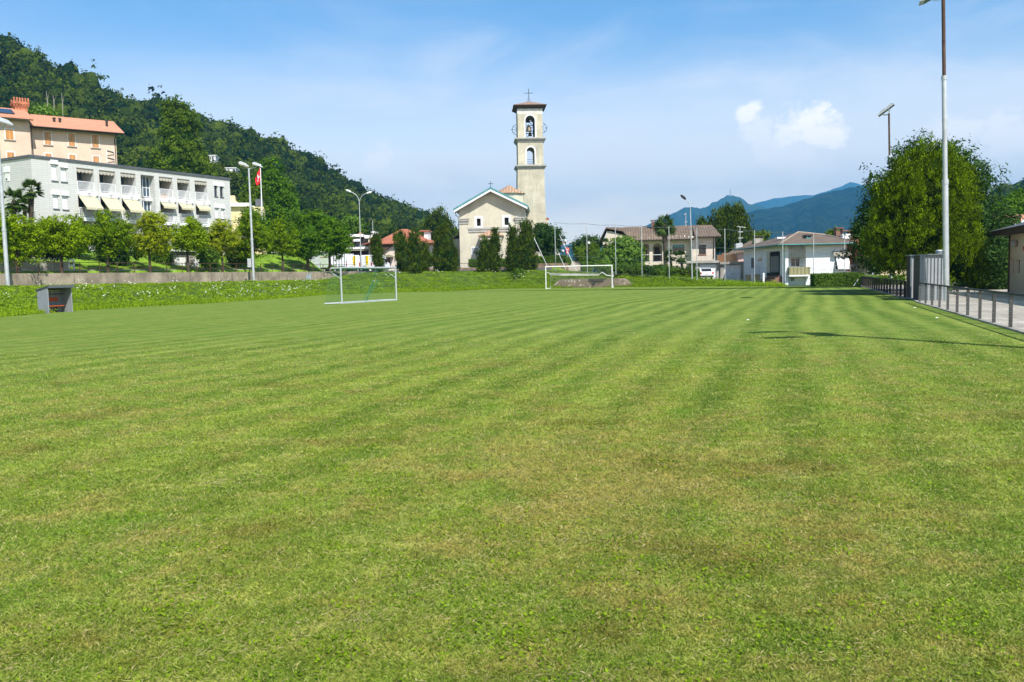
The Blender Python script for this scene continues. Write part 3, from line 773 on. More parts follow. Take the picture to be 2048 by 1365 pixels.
def shutterwin(fr, rt, rect, v=0):
    """closed pair of louvred shutters in a pale surround with a stone sill"""
    u0, u1, z0, z1 = rect; mb = MB(); t = .11
    mb.box((u0 - t, v - .025, z0), (u0, v + .02, z1 + t)).box((u1, v - .025, z0), (u1 + t, v + .02, z1 + t)).box((u0, v - .025, z1), (u1, v + .02, z1 + t))
    w_ = mb.build('window', 'white_paint', rt); um = (u0 + u1) / 2
    for a, b in ((u0 + .01, um - .012), (um + .012, u1 - .01)):
        s = MB(); s.box((a, v - .05, z0 + .01), (a + .07, v + .01, z1 - .01)).box((b - .07, v - .05, z0 + .01), (b, v + .01, z1 - .01))
        nn = 14
        for k in range(nn):
            z = lerp(z0 + .02, z1 - .08, k / (nn - 1)); s.box((a + .07, v - .042 + .004 * (k % 2), z), (b - .07, v + .008, z + .055))
        s.build('shutter', 'orange_shutter', w_)
    MB().box((u0 - .2, v - .16, z0 - .1), (u1 + .2, v + .02, z0 - .002)).build('sill', 'grey_band', w_)

# ------------------------------------------------------------------ white apartment block with balconies
th = math.atan2(1, .55); fr = Frame(-46.8, 84.5, th, 2.5)
L = fr.U(461, 400); top = 14.42
rt = fr.root('apartment_building', 'long white block-faced apartment building with two rows of recessed balconies, behind the round trees', 'building')
cols_px = [(154, 188.3), (198.8, 231), (241.5, 271.6), (281.5, 308.5), (318, 345), (354, 379.2), (389, 413.4)]
us = [(fr.U(a, 360), fr.U(b, 360)) for a, b in cols_px]
zt = fr.Z(171, 337.5); zs1 = fr.Z(171, 382.6); zs1b = fr.Z(171, 390.3); zs2 = fr.Z(174, 434.9); zs2b = fr.Z(174, 442.6); zt2 = zs1b
zt3 = zs2b; zs3 = zs2b - (zs1b - zs2b) + (zs2 - zs2b) * 0 - .0
holes = []
for i, (a, b) in enumerate(us):
    if i == 3: holes.append((a, b, zs3 + .25, zt)); continue
    holes += [(a, b, zs1, zt), (a, b, zs2, zt2), (a, b, zs3, zt3)]
winpx = [((103, 329, 114, 362), (122, 336, 133, 364)), ((106.3, 390, 117, 418), (125, 392, 136, 419.6)), ((428.6, 372, 434.6, 393), (440, 373.5, 446.2, 394.5)), ((430.2, 416, 436.5, 437.5), (442.2, 417.5, 448.2, 438))]
wr = [fr.rect(*q) for g_ in winpx for q in g_]
mb = MB(); DEP = 1.9
mb.wall(0, L, 2.4, top - .25, 0, .32, holes + wr)
wl = mb.build('wall', 'white_block', rt)
mb = MB(); mb.box((.002, .33, 2.4), (L - .002, 11, top - .28)); 
mb2 = MB()
# body behind the loggias, side walls, loggia fins
mb = MB(); mb.box((0, DEP, 2.4), (L, 12, top - .26)).box((0, .32, 2.4), (us[0][0] - .0, DEP, top - .26)).box((us[-1][1], .32, 2.4), (L, DEP, top - .26))
for i in range(len(us) - 1): mb.box((us[i][1], .32, 2.4), (us[i + 1][0], DEP, top - .26))
mb.box((us[0][0], .32, zt), (us[-1][1], DEP, top - .27))
mb.build('wall', 'white_block', rt)
mb = MB(); mb.box((-.12, -.12, top - .25), (L + .12, 12.1, top)); mb.build('roof', 'coping_grey', rt)
# side wall window
sf = Frame(-46.8, 84.5, th + math.pi / 2, 2.5)
u, z1_ = sf.hit(12, 345); u2, z0_ = sf.hit(18.5, 363)
# side wall runs along +v of fr: v = -u of sf
va, vb = abs(sf.U(19.2, 354)), abs(sf.U(10.8, 354)); za, zb = sf.Z(15, 363), sf.Z(15, 345)
mb = MB(); mb.box((-.04, va, za), (.02, vb, zb)); w_ = mb.build('window', 'white_paint', rt); MB().box((-.055, va + .35, za + .1), (-.03, vb - .1, zb - .6)).build('pane', 'window_glass', w_)
MB().box((-.1, va - .1, zb), (.02, vb + .1, zb + .55)).build('shutter_box', 'white_shutter', rt)
for i, (r, q) in enumerate(zip(wr, [q for g_ in winpx for q in g_])):
    u0, u1, z0, z1 = r
    op = i in (4, 5)
    w_ = MB().box((u0, .14, z0), (u1, .2, z1)).build('window', 'window_glass' if op else 'white_shutter', rt)
    if not op: MB().box((u0 + .03, .10, z0 + .1 if i < 7 else z0 + .7), (u1 - .03, .139, z1 - .05)).build('shutter', 'white_shutter', w_)
    if not op: MB().box((u0 + .05, .09, z1 - .55 - .35), (u1 - .05, .099, z1 - .5)).build('shutter_slats', 'white_shutter', w_)
    MB().box((u0 - .1, -.13, z1), (u1 + .1, .02, z1 + .42)).build('shutter_box', 'white_shutter', rt)
    MB().box((u0 - .06, -.09, z0 - .08), (u1 + .06, .13, z0 - .002)).build('sill', 'coping_grey', rt)
def balcony(a, b, zf, zc, row, i):
    mb = MB(); mb.box((a - .0, .33, zf - .3), (b, DEP, zf)).build('balcony_floor', 'white_paint', rt)
    MB().box((a - .02, -.16, zf - (zs1 - zs1b)), (b + .25, -.004, zf - .01)).build('balcony_front', 'white_paint', rt)
    MB().box((lerp(a, b, .55), -.5, zf - .28), (lerp(a, b, .55) + .05, -.165, zf - .22)).build('drain_spout', 'coping_grey', rt)
    MB().box((a + .003, DEP - .04, zf), (b - .003, DEP - .006, zc - .002)).build('back_wall', 'balcony_inner', rt)
    MB().box((lerp(a, b, .35), DEP - .3, zf), (lerp(a, b, .35) + .55, DEP - .045, zc - .003)).build('brick_pier', 'brick_brown', rt)
    MB().box((lerp(a, b, .6), DEP - .08, zf + .02), (b - .15, DEP - .045, zf + 2.1)).build('balcony_door', 'blue_glass', rt)
    MB().box((a + .1, DEP - .08, zf + .02), (lerp(a, b, .3), DEP - .045, zf + 2.1)).build('balcony_door', 'window_glass', rt)
    r_ = MB(); zr = zf + 1.0
    r_.box((a + .01, .02, zr - .06), (b - .01, .08, zr)).box((a + .01, .03, zf + .08), (b - .01, .07, zf + .12))
    r_.box((a + .01, .02, zf), (a + .07, .08, zr)).box((b - .07, .02, zf), (b - .01, .08, zr))
    n_ = 15
    for k in range(1, n_): r_.box((lerp(a, b, k / n_) - .018, .035, zf + .1), (lerp(a, b, k / n_) + .018, .065, zr - .05))
    r_.build('balcony_railing', 'white_shutter', rt)
    # awnings
    if row == 0:
        aw = MB(); 
        n_ = 9
        for k in range(n_):
            x0, x1 = lerp(a + .05, b - .05, k / n_), lerp(a + .05, b - .05, (k + 1) / n_); zz = zc - .32 - (.09 if k % 2 else .02)
            aw.prism([(x0, zc - .02), (x1, zc - .02), (x1, zz), ((x0 + x1) / 2, zz - .09), (x0, zz)], .10, .13)
        aw.build('awning_valance', 'awning_dull', rt)
    elif row == 1:
        ln = 1.25 if i < 3 else .55; dz = 1.25 if i < 3 else .5
        aw = MB(); aw.prism_u([(-.05, zc - .12), (-ln, zc - .12 - dz), (-ln, zc - .15 - dz - .2), (-ln + .02, zc - .15 - dz - .2), (-ln + .03, zc - .16 - dz), (-.03, zc - .17)], a + .05, b + .02)
        aw.build('awning', 'awning_stripe', rt)
        MB().box((a + .03, -.14, zc - .14), (b + .05, -.004, zc - .004)).build('awning_box', 'white_paint', rt)
for i, (a, b) in enumerate(us):
    if i == 3:
        for zf, zc in ((zs1, zt), (zs2, zt2)):
            m1 = lerp(a, b, .45)
            MB().box((m1, .5, zf - .45), (b - .003, DEP, zf - .1)).build('balcony_floor', 'white_paint', rt)
            MB().box((a + .003, DEP - .04, zf), (b - .003, DEP - .006, zc - .002)).build('back_wall', 'balcony_inner', rt)
            MB().box((m1, .9, zf), (m1 + .06, 1.8, zf + 2.3)).box((m1 + .07, .9, zf), (b - .01, .96, zf + 2.3)).build('glazed_screen', 'blue_glass', rt)
            g_ = MB()
            for x in (m1 + .02, lerp(m1, b, .5), b - .07): g_.box((x, .82, zf), (x + .06, .895, zf + 2.3))
            for z in (zf, zf + 1, zf + 2.2): g_.box((m1 + .02, .83, z), (b - .01, .885, z + .06))
            g_.build('screen_frame', 'white_shutter', rt)
        continue
    for row, (zf, zc) in enumerate(((zs1, zt), (zs2, zt2), (zs3, zt3))): balcony(a, b, zf, zc, row, i)
# sundries on the balconies
mb = MB(); a, b = us[4]; mb.ball((a + .7, .6, zs1 + .9), .28, 8, 6).ball((a + 1.3, .7, zs1 + .85), .22, 8, 6); 
t_ = root('seat_cushions', 'orange cushions on the fifth upper balcony of the white building', 'cushions', tuple(fr.w(a + 1, .6, zs1)), th)
ZB[t_.name] = 0
mb = MB(); mb.box((-.5, -.2, 0), (-.1, .2, .55)).box((-.05, -.2, 0), (.4, .2, .45)).build('cushion', mat('cushion_orange', (.7, .35, .12), .9), t_)

# ------------------------------------------------------------------ peach house with orange tiled roof
o = XY(58, 113); fr = Frame(o.x, o.y, math.radians(38), 3.5)
rt = fr.root('large_house', 'tall peach-coloured house with bright orange tiled roof rising behind the white apartment block', 'house')
ze = fr.Z(60, 254); Lr = fr.U(233, 300)
mb = MB(); mb.box((0, 0, 3.4), (Lr, 9, ze)).build('wall', 'peach_render', rt)
ox = fr.U(258, 269); zr = ze + 2.3
rf = MB()
rf.prism_u([(-1.2, ze - .12), (-1.2, ze + .02), (4.5, zr + .15), (10.2, ze + .02), (10.2, ze - .12), (4.5, zr)], -.2, ox - .9).build('roof', 'orange_tiles', rt)
MB().prism_u([(-1.15, ze - .26), (-1.15, ze - .13), (4.5, zr - .02), (4.5, zr - .15)], -.15, ox - .95).build('eave_board', 'dark_wood', rt)
MB().tube([(-.1, -1.24, ze - .1), (ox - .9, -1.24, ze - .1)], .07, 8).build('gutter', 'dark_metal', rt)
for px in (232.5,): 
    u = fr.U(px, 300); MB().tube([(u - .15, -1.1, ze - .15), (u - .15, -.1, ze - .8), (u - .15, -.1, 8)], .06, 6).build('downpipe', 'dark_metal', rt)
for q in ((88.8, 264.5, 102.2, 290.2), (136.8, 267.7, 149.8, 293), (183.7, 270.3, 197.4, 296), (91, 307.5, 103.8, 334), (139, 309.8, 151.7, 336), (186.5, 312.8, 198.8, 339)):
    shutterwin(fr, rt, fr.rect(*q))
for px, py in ((109, 252), (120.5, 253), (214, 257)):
    u = fr.U(px, py, 1.5); zz = fr.Z(px, py + 4, 1.5)
    MB().tube([(u, 1.5, zz - .8), (u, 1.5, fr.Z(px, py - 14, 1.5))], .16, 8).lathe((u, 1.5, fr.Z(px, py - 14, 1.5)), [(.22, 0), (.22, .12), (.02, .2)], 8).build('flue', 'dark_metal', rt)
# taller left wing, standing forward
mb = MB(); zl = fr.Z(40, 239, -1.6); u1 = fr.U(60, 260, -1.6)
MB().box((-16, -1.6, 3.4), (u1, 9, zl)).build('wall', 'peach_render', rt)
ux = fr.U(67, 241, -2.6)
MB().prism_u([(-2.8, zl - .1), (-2.8, zl + .05), (3.5, zl + 2.2), (10.2, zl + .05), (10.2, zl - .1), (3.5, zl + 2.0)], -16.5, ux).build('roof', 'orange_tiles', rt)
MB().prism_u([(-2.75, zl - .24), (-2.75, zl - .11), (3.5, zl + 1.98), (3.5, zl + 1.8)], -16.4, ux - .05).build('eave_board', 'dark_wood', rt)
for q in ((11, 259.5, 27, 279.7), (14.5, 305, 29, 330)): shutterwin(fr, rt, fr.rect(*q, v=-1.6), -1.6)
MB().tube([(u1 - .1, -2.2, zl - .3), (u1 + .12, -1.75, zl - 1.1), (u1 + .12, -1.75, 8)], .06, 6).build('downpipe', 'dark_metal', rt)
# solar panel on the upper roof slope
zA = zl + .05; sl_ = 2.15 / 6.3
for k in range(3):
    ua, ub = ux - 8.2 + k * 2.15, ux - 6.15 + k * 2.15; MB().prism_u([(-1.2, zA + 1.6 * sl_ + .10), (-1.2, zA + 1.6 * sl_ + .18), (1.6, zA + 4.4 * sl_ + .18), (1.6, zA + 4.4 * sl_ + .10)], ua, ub).build('solar_panel', 'solar', rt)
# crenellated chimney tower
ua, ub = fr.U(25.5, 215, 3), fr.U(59, 215, 3); zc0 = zl + .5; zc1 = fr.Z(42, 209, 3)
ch = MB(); ch.box((ua + .25, 3, zc0), (ub - .25, 5, zc1)).box((ua, 2.8, zc1), (ub, 5.2, zc1 + .35))
nn = 6
for k in range(nn):
    a = lerp(ua, ub, k / nn); w2 = (ub - ua) / nn * .55
    ch.box((a + .1, 2.8, zc1 + .35), (a + .1 + w2, 3.05, zc1 + .85)).box((a + .1, 4.95, zc1 + .35), (a + .1 + w2, 5.2, zc1 + .85))
    ch.prism([(a, zc1 - .002), (a + (ub - ua) / nn, zc1 - .002), (a + (ub - ua) / nn * .5, zc1 - .42)], 2.85, 2.998)
ch.build('chimney', 'terracotta_brick', rt)
# lattice mast beside the peach house
b = XY(235, 112); fm = Frame(b.x, b.y, math.radians(38), 4)
t_ = fm.root('spiral_stair', 'white metal spiral fire stair against the right end of the peach house', 'staircase')
mb = MB(); zt_ = P(235, 299, 112).z
for x in (-.42, .42): mb.tube([(x, 0, 4), (x, 0, zt_)], .05, 6)
mb.build('post', 'white_shutter', t_); mb = MB(); z = 6; k = 0
while z < zt_ - .3:
    a = k * .7; mb.prism([(-.4, z), (.4, z + .18), (.4, z + .26), (-.4, z + .08)] if k % 2 else [(-.4, z + .18), (.4, z), (.4, z + .08), (-.4, z + .26)], -.3, .3); z += .45; k += 1
mb.build('tread', 'coping_grey', t_)

# ------------------------------------------------------------------ church
o = XY(921.5, 160); fr = Frame(o.x, o.y, math.radians(-3), 3.0); CB = 2.6
rt = fr.root('church', 'cream rendered village church with gabled facade, green roof edge and tiled porch', 'church')
L = fr.U(1051, 440); zeL = fr.Z(921, 421); zap = fr.Z(982, 384); um = fr.U(982, 380)
win = [fr.rect(953.5, 437.5, 961.5, 452.5), fr.rect(1009, 435.5, 1017.5, 450.5)]
mb = MB(); zw = zeL - .4
mb.wall(0, L, CB, zw, 0, .5, win)
mb.prism([(0, zw), (L, zw), (L, zeL), (um, zap), (0, zeL)], 0, .5).box((0, .5, CB), (.4, 22, zeL - .3)).box((L - .4, .5, CB), (L, 22, zeL - .3)).box((.4, 21.6, CB), (L - .4, 22, zeL - .3))
mb.build('wall', 'cream_render', rt)
for r in win: 
    t = .42; MB().box((r[0] - t, -.06, r[2] - t), (r[0], .12, r[3] + t)).box((r[1], -.06, r[2] - t), (r[1] + t, .12, r[3] + t)).box((r[0], -.06, r[3]), (r[1], .12, r[3] + t)).box((r[0], -.06, r[2] - t), (r[1], .12, r[2])).build('window', 'white_paint', rt)
    w_ = MB().box((r[0], .36, r[2]), (r[1], .4, r[3])).build('pane', 'black_void', rt)
# corner pilasters, capitals, cornice band
zc0, zc1 = fr.Z(930, 455.5), fr.Z(930, 452.5)
pw = fr.U(937.5, 480); zcap = fr.Z(930, 437); zcapr = fr.Z(1042, 432)
for a, b in ((-.02, pw), (fr.U(1032, 480), L + .02)):
    MB().prism([(a, CB), (b, CB), (b, zeL + (b + .2) * .53 * 0 - .1), (a, zeL - .1)], -.12, -.003).build('pilaster', 'cream_render', rt)
    MB().box((a - .15, -.34, zcap - .55), (b + .12, -.125, zcap - .25)).box((a - .25, -.42, zcap - .24), (b + .2, -.125, zcap)).box((a - .08, -.26, zcap - 1.05), (b + .06, -.125, zcap - .85)).build('capital', 'grey_band', rt)
MB().box((pw + .003, -.28, fr.Z(980, 459.2)), (fr.U(1032, 480) - .003, -.003, fr.Z(980, 455))).box((pw + .003, -.16, fr.Z(980, 464.3)), (fr.U(1032, 480) - .003, -.003, fr.Z(980, 459.4))).build('cornice', 'grey_band', rt)
# roof: two slopes with a teal metal edge and pale soffit board
s = (zap - zeL) / um; ov = 1.3
def gable(u0, u1, v0, v1, off, th_, name, m, par=rt):
    """u0,u1 half spans about um"""
    zA = zap + off
    return MB().prism([(u0, zA - (um - u0) * s), (um, zA), (u1, zA - (u1 - um) * s * .93), (u1, zA - (u1 - um) * s * .93 + th_), (um, zA + th_), (u0, zA - (um - u0) * s + th_)], v0, v1).build(name, m, par)
gable(-.95, L + .55, -1.5, 22.4, .35, .35, 'roof', 'copper_edge')
gable(-.85, L + .45, -1.48, -1.05, -.05, .39, 'verge_board', 'white_paint')
gable(-.8, L + .4, -1.04, 22, .20, .14, 'soffit', 'white_paint')
MB().tube([(um, -.6, zap + .7), (um, -.6, fr.Z(981.5, 364))], .045, 6).tube([(fr.U(976.5, 368), -.6, fr.Z(981.5, 368.5)), (fr.U(987, 368), -.6, fr.Z(981.5, 368.5))], .045, 6).build('cross', 'black_iron', rt)
MB().tube([(L + .1, -.25, zeL - .2), (L + .25, -.2, zeL - 1), (L + .25, -.2, CB)], .08, 6).tube([(-.6, -.9, zeL - .35), (-.55, -.5, zeL - 1.0), (-.12, -.2, zeL - 1.3), (-.12, -.2, CB)], .08, 6).build('downpipe', 'dark_metal', rt)
# portico
pu0, pu1 = fr.U(961, 470), fr.U(1006, 470); pz = fr.Z(983, 472.5); pa = fr.Z(983, 461)
pr = MB(); pm = (pu0 + pu1) / 2
pr.add([(pu0 - .2, -3.4, pz), (pu1 + .2, -3.4, pz), (pu1 + .2, -.01, pz), (pu0 - .2, -.01, pz), (pm, -1.7, pa), (pm, -.01, pa),
        (pu0 - .2, -3.4, pz - .15), (pu1 + .2, -3.4, pz - .15), (pu1 + .2, -.01, pz - .15), (pu0 - .2, -.01, pz - .15)],
       [(0, 1, 4), (1, 2, 5, 4), (3, 0, 4, 5), (6, 7, 1, 0), (7, 8, 2, 1), (9, 6, 0, 3), (6, 9, 8, 7)])
pr.build('porch_roof', 'church_tiles', rt)
MB().box((pu0 + .1, -3.1, pz - .75), (pu1 - .1, -.14, pz - .16)).build('porch_beam', 'cream_render', rt)
for a in (pu0 + .15, pu1 - .75): MB().box((a, -3.05, CB), (a + .6, -2.45, pz - .752)).build('porch_column', 'cream_render', rt)
MB().wall(pm - 1.6, pm + 1.6, CB, CB + 3.4, -.1, -.004, [(pm - 1.1, pm + 1.1, CB, CB + 3.0)]).build('door_surround', 'grey_band', rt)
MB().box((pm - 1.09, -.06, CB), (pm - .01, -.006, CB + 2.99)).box((pm + .01, -.06, CB), (pm + 1.09, -.006, CB + 2.99)).build('door', 'dark_wood', rt)
# notice case on the facade
nb = fr.rect(944.5, 496, 957.5, 508)
MB().box((nb[0] - .2, -.1, nb[2] - .2), (nb[1] + .3, -.004, nb[3] + .2)).build('window', 'white_paint', rt)
MB().box((nb[0], -.13, nb[2]), (nb[1], -.102, nb[3])).build('grille', mat('grille_grey', (.30, .31, .32), .8), rt)
# tiled dome behind the facade
VD = 4.6; c = fr.hit(1018.5, 395, VD); du = c[0]; da = fr.Z(1018, 370.5, VD); R = 3.3; db = da - 1.75
vs = [(du + R * math.cos(math.pi / 8 + k * math.pi / 4) * 1.0, VD + R * math.sin(math.pi / 8 + k * math.pi / 4), db) for k in range(8)] + [(du, VD, da)]
MB().add(vs, [(k, (k + 1) % 8, 8) for k in range(8)] + [tuple(range(8))]).build('dome_roof', 'church_tiles', rt)
MB().slab([(du + (R - .4) * math.cos(math.pi / 8 + k * math.pi / 4), VD + (R - .4) * math.sin(math.pi / 8 + k * math.pi / 4)) for k in range(8)], zeL - 1, db - .01).build('drum', 'cream_render', rt)
# small side annex with eave on the left and chimney on the right
MB().box((-2.4, 9, CB), (-.01, 16, CB + 6.5)).build('annex', 'cream_render', rt)
MB().prism([(-3.1, CB + 6.3), (-.01, CB + 7.6), (-.01, CB + 7.85), (-3.1, CB + 6.55)], 8.5, 16.5).build('annex_roof', 'old_tiles', rt)

# bell tower
o = XY(1037, 169); ft = Frame(o.x, o.y, math.radians(2.5), 3.0)
rt = ft.root('bell_tower', 'tall square bell tower with open arched belfry, tiled cap and cross', 'bell tower')
W = ft.U(1092, 400)
def hw(px0, px1, py): return ft.U(px0, py), ft.U(px1, py)
z1, z2, z3, z4, z5, z6 = [ft.Z(1060, y) for y in (338.7, 330.6, 284.5, 275.7, 228.5, 216.5)]
cx_ = W / 2; h0, h1, h2 = W / 2, 2.55, 2.5       # half widths
sh = MB(); b0, t0 = W / 2 + .1, 2.62
sh.add([(cx_ - b0, cx_ * 0 + 0, 2.6), (cx_ + b0, 0, 2.6), (cx_ + b0, 2 * b0, 2.6), (cx_ - b0, 2 * b0, 2.6), (cx_ - t0, .1, z1), (cx_ + t0, .1, z1), (cx_ + t0, 2 * t0 + .1, z1), (cx_ - t0, 2 * t0 + .1, z1)],
       [(0, 1, 5, 4), (1, 2, 6, 5), (2, 3, 7, 6), (3, 0, 4, 7), (0, 3, 2, 1), (4, 5, 6, 7)])
sh.build('shaft', 'tower_render', rt)
def stage(za, zb, h, hole, name):
    """hollow storey with an arched opening in all four walls; hole = (half width, z0, z1)"""
    v0 = .15; t = .55; y0, y1 = v0, v0 + 2 * h; hwid, ha, hb = hole
    mb = MB(); mb.wall(cx_ - h, cx_ + h, za, zb, y0, y0 + t, [(cx_ - hwid, cx_ + hwid, ha, hb, True)]).wall(cx_ - h, cx_ + h, za, zb, y1 - t, y1, [(cx_ - hwid, cx_ + hwid, ha, hb, True)])
    # side walls: same wall rotated a quarter turn
    q = MB(); q.wall(y0 + t, y1 - t, za, zb, 0, t, [((y0 + y1) / 2 - hwid, (y0 + y1) / 2 + hwid, ha, hb, True)])
    for x in (cx_ - h, cx_ + h - t): mb.add([(x + b, a, c) for a, b, c in q.v], q.f)
    o_ = mb.build(name, 'tower_render', rt)
    for vv, sg in ((y0, -1), (y1, 1)):
        tr = MB(); K = 10; r = hwid; w2 = .28; a = vv - .06 if sg < 0 else vv; b = vv if sg < 0 else vv + .06; b -= .003 * (sg < 0)
        tr.box((cx_ - r - w2, a, ha), (cx_ - r, b, hb - r)).box((cx_ + r, a, ha), (cx_ + r + w2, b, hb - r))
        for k in range(K):
            A0, A1 = math.pi * k / K, math.pi * (k + 1) / K; zc = hb - r
            tr.prism([(cx_ + r * math.cos(A0), zc + r * math.sin(A0)), (cx_ + (r + w2) * math.cos(A0), zc + (r + w2) * math.sin(A0)), (cx_ + (r + w2) * math.cos(A1), zc + (r + w2) * math.sin(A1)), (cx_ + r * math.cos(A1), zc + r * math.sin(A1))], a, b)
        tr.build('arch_trim', 'white_paint', rt)
    return o_
ra = (ft.U(1065.8, 250) - ft.U(1047, 250)) / 2; rb = (ft.U(1066.3, 310) - ft.U(1050.5, 310)) / 2
stage(z2, z3, 2.5, (rb, z2 + .15, ft.Z(1060, 294.5)), 'middle_stage')
stage(z4, z5, 2.45, (ra, z4 + .1, ft.Z(1060, 229.5) - .15), 'belfry')
def ledge(za, zb, h, name='cornice'):
    d = zb - za
    mb = MB()
    for k, (f0, f1, e) in enumerate(((0, .35, .12), (.352, .7, .32), (.702, 1, .55))):
        mb.box((cx_ - h - e, .15 - e, za + d * f0), (cx_ + h + e, .15 + 2 * h + e, za + d * f1))
    mb.build(name, 'grey_band', rt)
ledge(z1 + .003, z2 - .003, 2.5); ledge(z3 + .003, z4 - .003, 2.48)
MB().box((cx_ - 2.47, .13, z5 + .003), (cx_ + 2.47, .17 + 4.9, z6 + .35)).build('frieze', mat('pale_frieze', (.62, .61, .56), .9), rt)
ev = 3.25; yc = .15 + 2.45; zroof = z6 + .35
MB().add([(cx_ - ev, yc - ev, zroof + .1), (cx_ + ev, yc - ev, zroof + .1), (cx_ + ev, yc + ev, zroof + .1), (cx_ - ev, yc + ev, zroof + .1), (cx_ - 2.46, yc - 2.46, zroof - .45), (cx_ + 2.46, yc - 2.46, zroof - .45), (cx_ + 2.46, yc + 2.46, zroof - .45), (cx_ - 2.46, yc + 2.46, zroof - .45),
          (cx_ - ev, yc - ev, zroof + .22), (cx_ + ev, yc - ev, zroof + .22), (cx_ + ev, yc + ev, zroof + .22), (cx_ - ev, yc + ev, zroof + .22)],
         [(0, 1, 5, 4), (1, 2, 6, 5), (2, 3, 7, 6), (3, 0, 4, 7), (0, 8, 9, 1), (1, 9, 10, 2), (2, 10, 11, 3), (3, 11, 8, 0), (8, 11, 10, 9)]).build('eaves', 'dark_wood', rt)
apz = zroof + 1.45
MB().add([(cx_ - ev, yc - ev, zroof + .225), (cx_ + ev, yc - ev, zroof + .225), (cx_ + ev, yc + ev, zroof + .225), (cx_ - ev, yc + ev, zroof + .225), (cx_, yc, apz)], [(0, 1, 4), (1, 2, 4), (2, 3, 4), (3, 0, 4), (0, 3, 2, 1)]).build('roof', 'tower_tiles', rt)
MB().tube([(cx_, yc, apz - .3), (cx_, yc, ft.Z(1056, 178, yc))], .06, 6).tube([(cx_ - .85, yc, ft.Z(1056, 186.7, yc)), (cx_ + .85, yc, ft.Z(1056, 186.7, yc))], .05, 6).tube([(cx_ - .35, yc, apz - .1), (cx_, yc, apz + 1.2), (cx_ + .35, yc, apz - .1)], .03, 5).build('cross', 'black_iron', rt)
def bell(px, py, r, v):
    u, z = ft.hit(px, py, v)
    return MB().lathe((u, v, z), [(r * 1.05, -r * .9), (r * .95, -r * .75), (r * .72, -.1 * r), (r * .6, r * .5), (r * .35, r * .8), (.02, r * .88)], 14).box((u - .07, v - .1, z + r * .8), (u + .07, v + .1, z + r * 1.3))
bell(1057.5, 257.5, .62, 1.5).build('bell', mat('bronze', (.16, .13, .09), .5, .5), rt)
bell(1060, 268.5, .42, 2.8).build('bell', MATS['bronze'], rt)
bell(1056, 241, .45, 2.3).build('bell', MATS['bronze'], rt)
fb = MB(); zb0 = z4 + .02; 
for x in (-.85, .85):
    for v in (1.0, 3.6): fb.box((cx_ + x - .07, v - .07, zb0), (cx_ + x + .07, v + .07, z5 - .9))
for z in (zb0 + 1.3, zb0 + 2.4, zb0 + 3.7):
    for v in (1.0, 3.6): fb.box((cx_ - .9, v - .06, z), (cx_ + .9, v + .06, z + .12))
    for x in (-.85, .85): fb.box((cx_ + x - .05, 1.0, z), (cx_ + x + .05, 3.6, z + .1))
fb.tube([(cx_ - .85, 1, zb0), (cx_ + .85, 1, zb0 + 1.3)], .05, 5).tube([(cx_ + .85, 1, zb0 + 2.4), (cx_ - .85, 1, zb0 + 3.6)], .05, 5)
fb.build('bell_frame', 'black_iron', rt)
for sx, px, py in ((-1, 1030.5, 260), (1, 1085.5, 256.5)):
    u, z = ft.hit(px, py, 2.6); r = 1.02; wb = MB(); K = 20
    u = cx_ + sx * 2.42
    ring = [(u + r * math.cos(2 * math.pi * k / K), 2.6, z + r * math.sin(2 * math.pi * k / K)) for k in range(K + 1)]
    wb.tube(ring, .05, 5, False)
    for k in range(4): a = k * math.pi / 4; wb.tube([(u - r * math.cos(a), 2.6, z - r * math.sin(a)), (u + r * math.cos(a), 2.6, z + r * math.sin(a))], .03, 4)
    wb.tube([(u + sx * (r - .1), 2.6, z), (u + sx * (r + .3), 2.6, z)], .04, 4)
    wb.build('bell_wheel', 'black_iron', rt)
mr = MB(); z = ft.Z(1060, 313)
for k in range(3): mr.tube([(cx_ - rb, 4.8, z - .35 * k), (cx_ + rb, 4.8, z - .35 * k)], .025, 4)
for k in range(5): x = lerp(cx_ - rb, cx_ + rb, (k + .5) / 5); mr.tube([(x, 4.8, z - .7), (x, 4.8, z2 + .1)], .02, 4)
mr.build('guard_rail', 'dark_metal', rt)
# brick flue by the tower foot
o = XY(1091.5, 172); fc = Frame(o.x, o.y, 0, 3); t_ = fc.root('side_chapel', 'narrow rendered chapel with brick-topped flue behind the tower foot', 'building')
MB().box((-1.2, 0, 3), (.6, 3, fc.Z(1094, 452))).build('wall', 'cream_render', t_)
MB().box((.0, -.05, fc.Z(1094, 452) + .002), (.75, 1, fc.Z(1094, 440))).build('chimney', 'cream_render', t_)
MB().box((-.05, -.12, fc.Z(1094, 440)), (.8, 1.1, fc.Z(1094, 436))).build('chimney_cap', 'terracotta_brick', t_)

# ------------------------------------------------------------------ hillside villas
for (px0, py0, px1, py1, Y, nm, lab, hole) in ((417, 312, 431, 325, 330, 'villa', 'small white flat-roofed villa higher up in the forest', .5), (452, 337, 471.5, 346.5, 300, 'villa', 'low white villa with a square window lower down in the forest', .7)):
    o = XY(px0, Y); fv = Frame(o.x, o.y, .15, 10); r = fv.rect(px0, py0, px1, py1)
    t_ = fv.root(nm, lab, 'house', 'villas on the wooded hill'); fv_z = r[2] - 8
    MB().box((r[0], 0, r[2] - 1.2), (r[1], 7, r[3])).build('wall', 'white_paint', t_)
    MB().box((r[0] - .3, -.3, r[3]), (r[1] + .3, 7.2, r[3] + .25)).build('roof', 'white_paint', t_)
    a = lerp(r[0], r[1], hole); MB().box((a, -.04, r[2] + .2), (a + (r[1] - r[0]) * .25, -.003, r[3] - .35)).build('window', 'window_glass', t_)
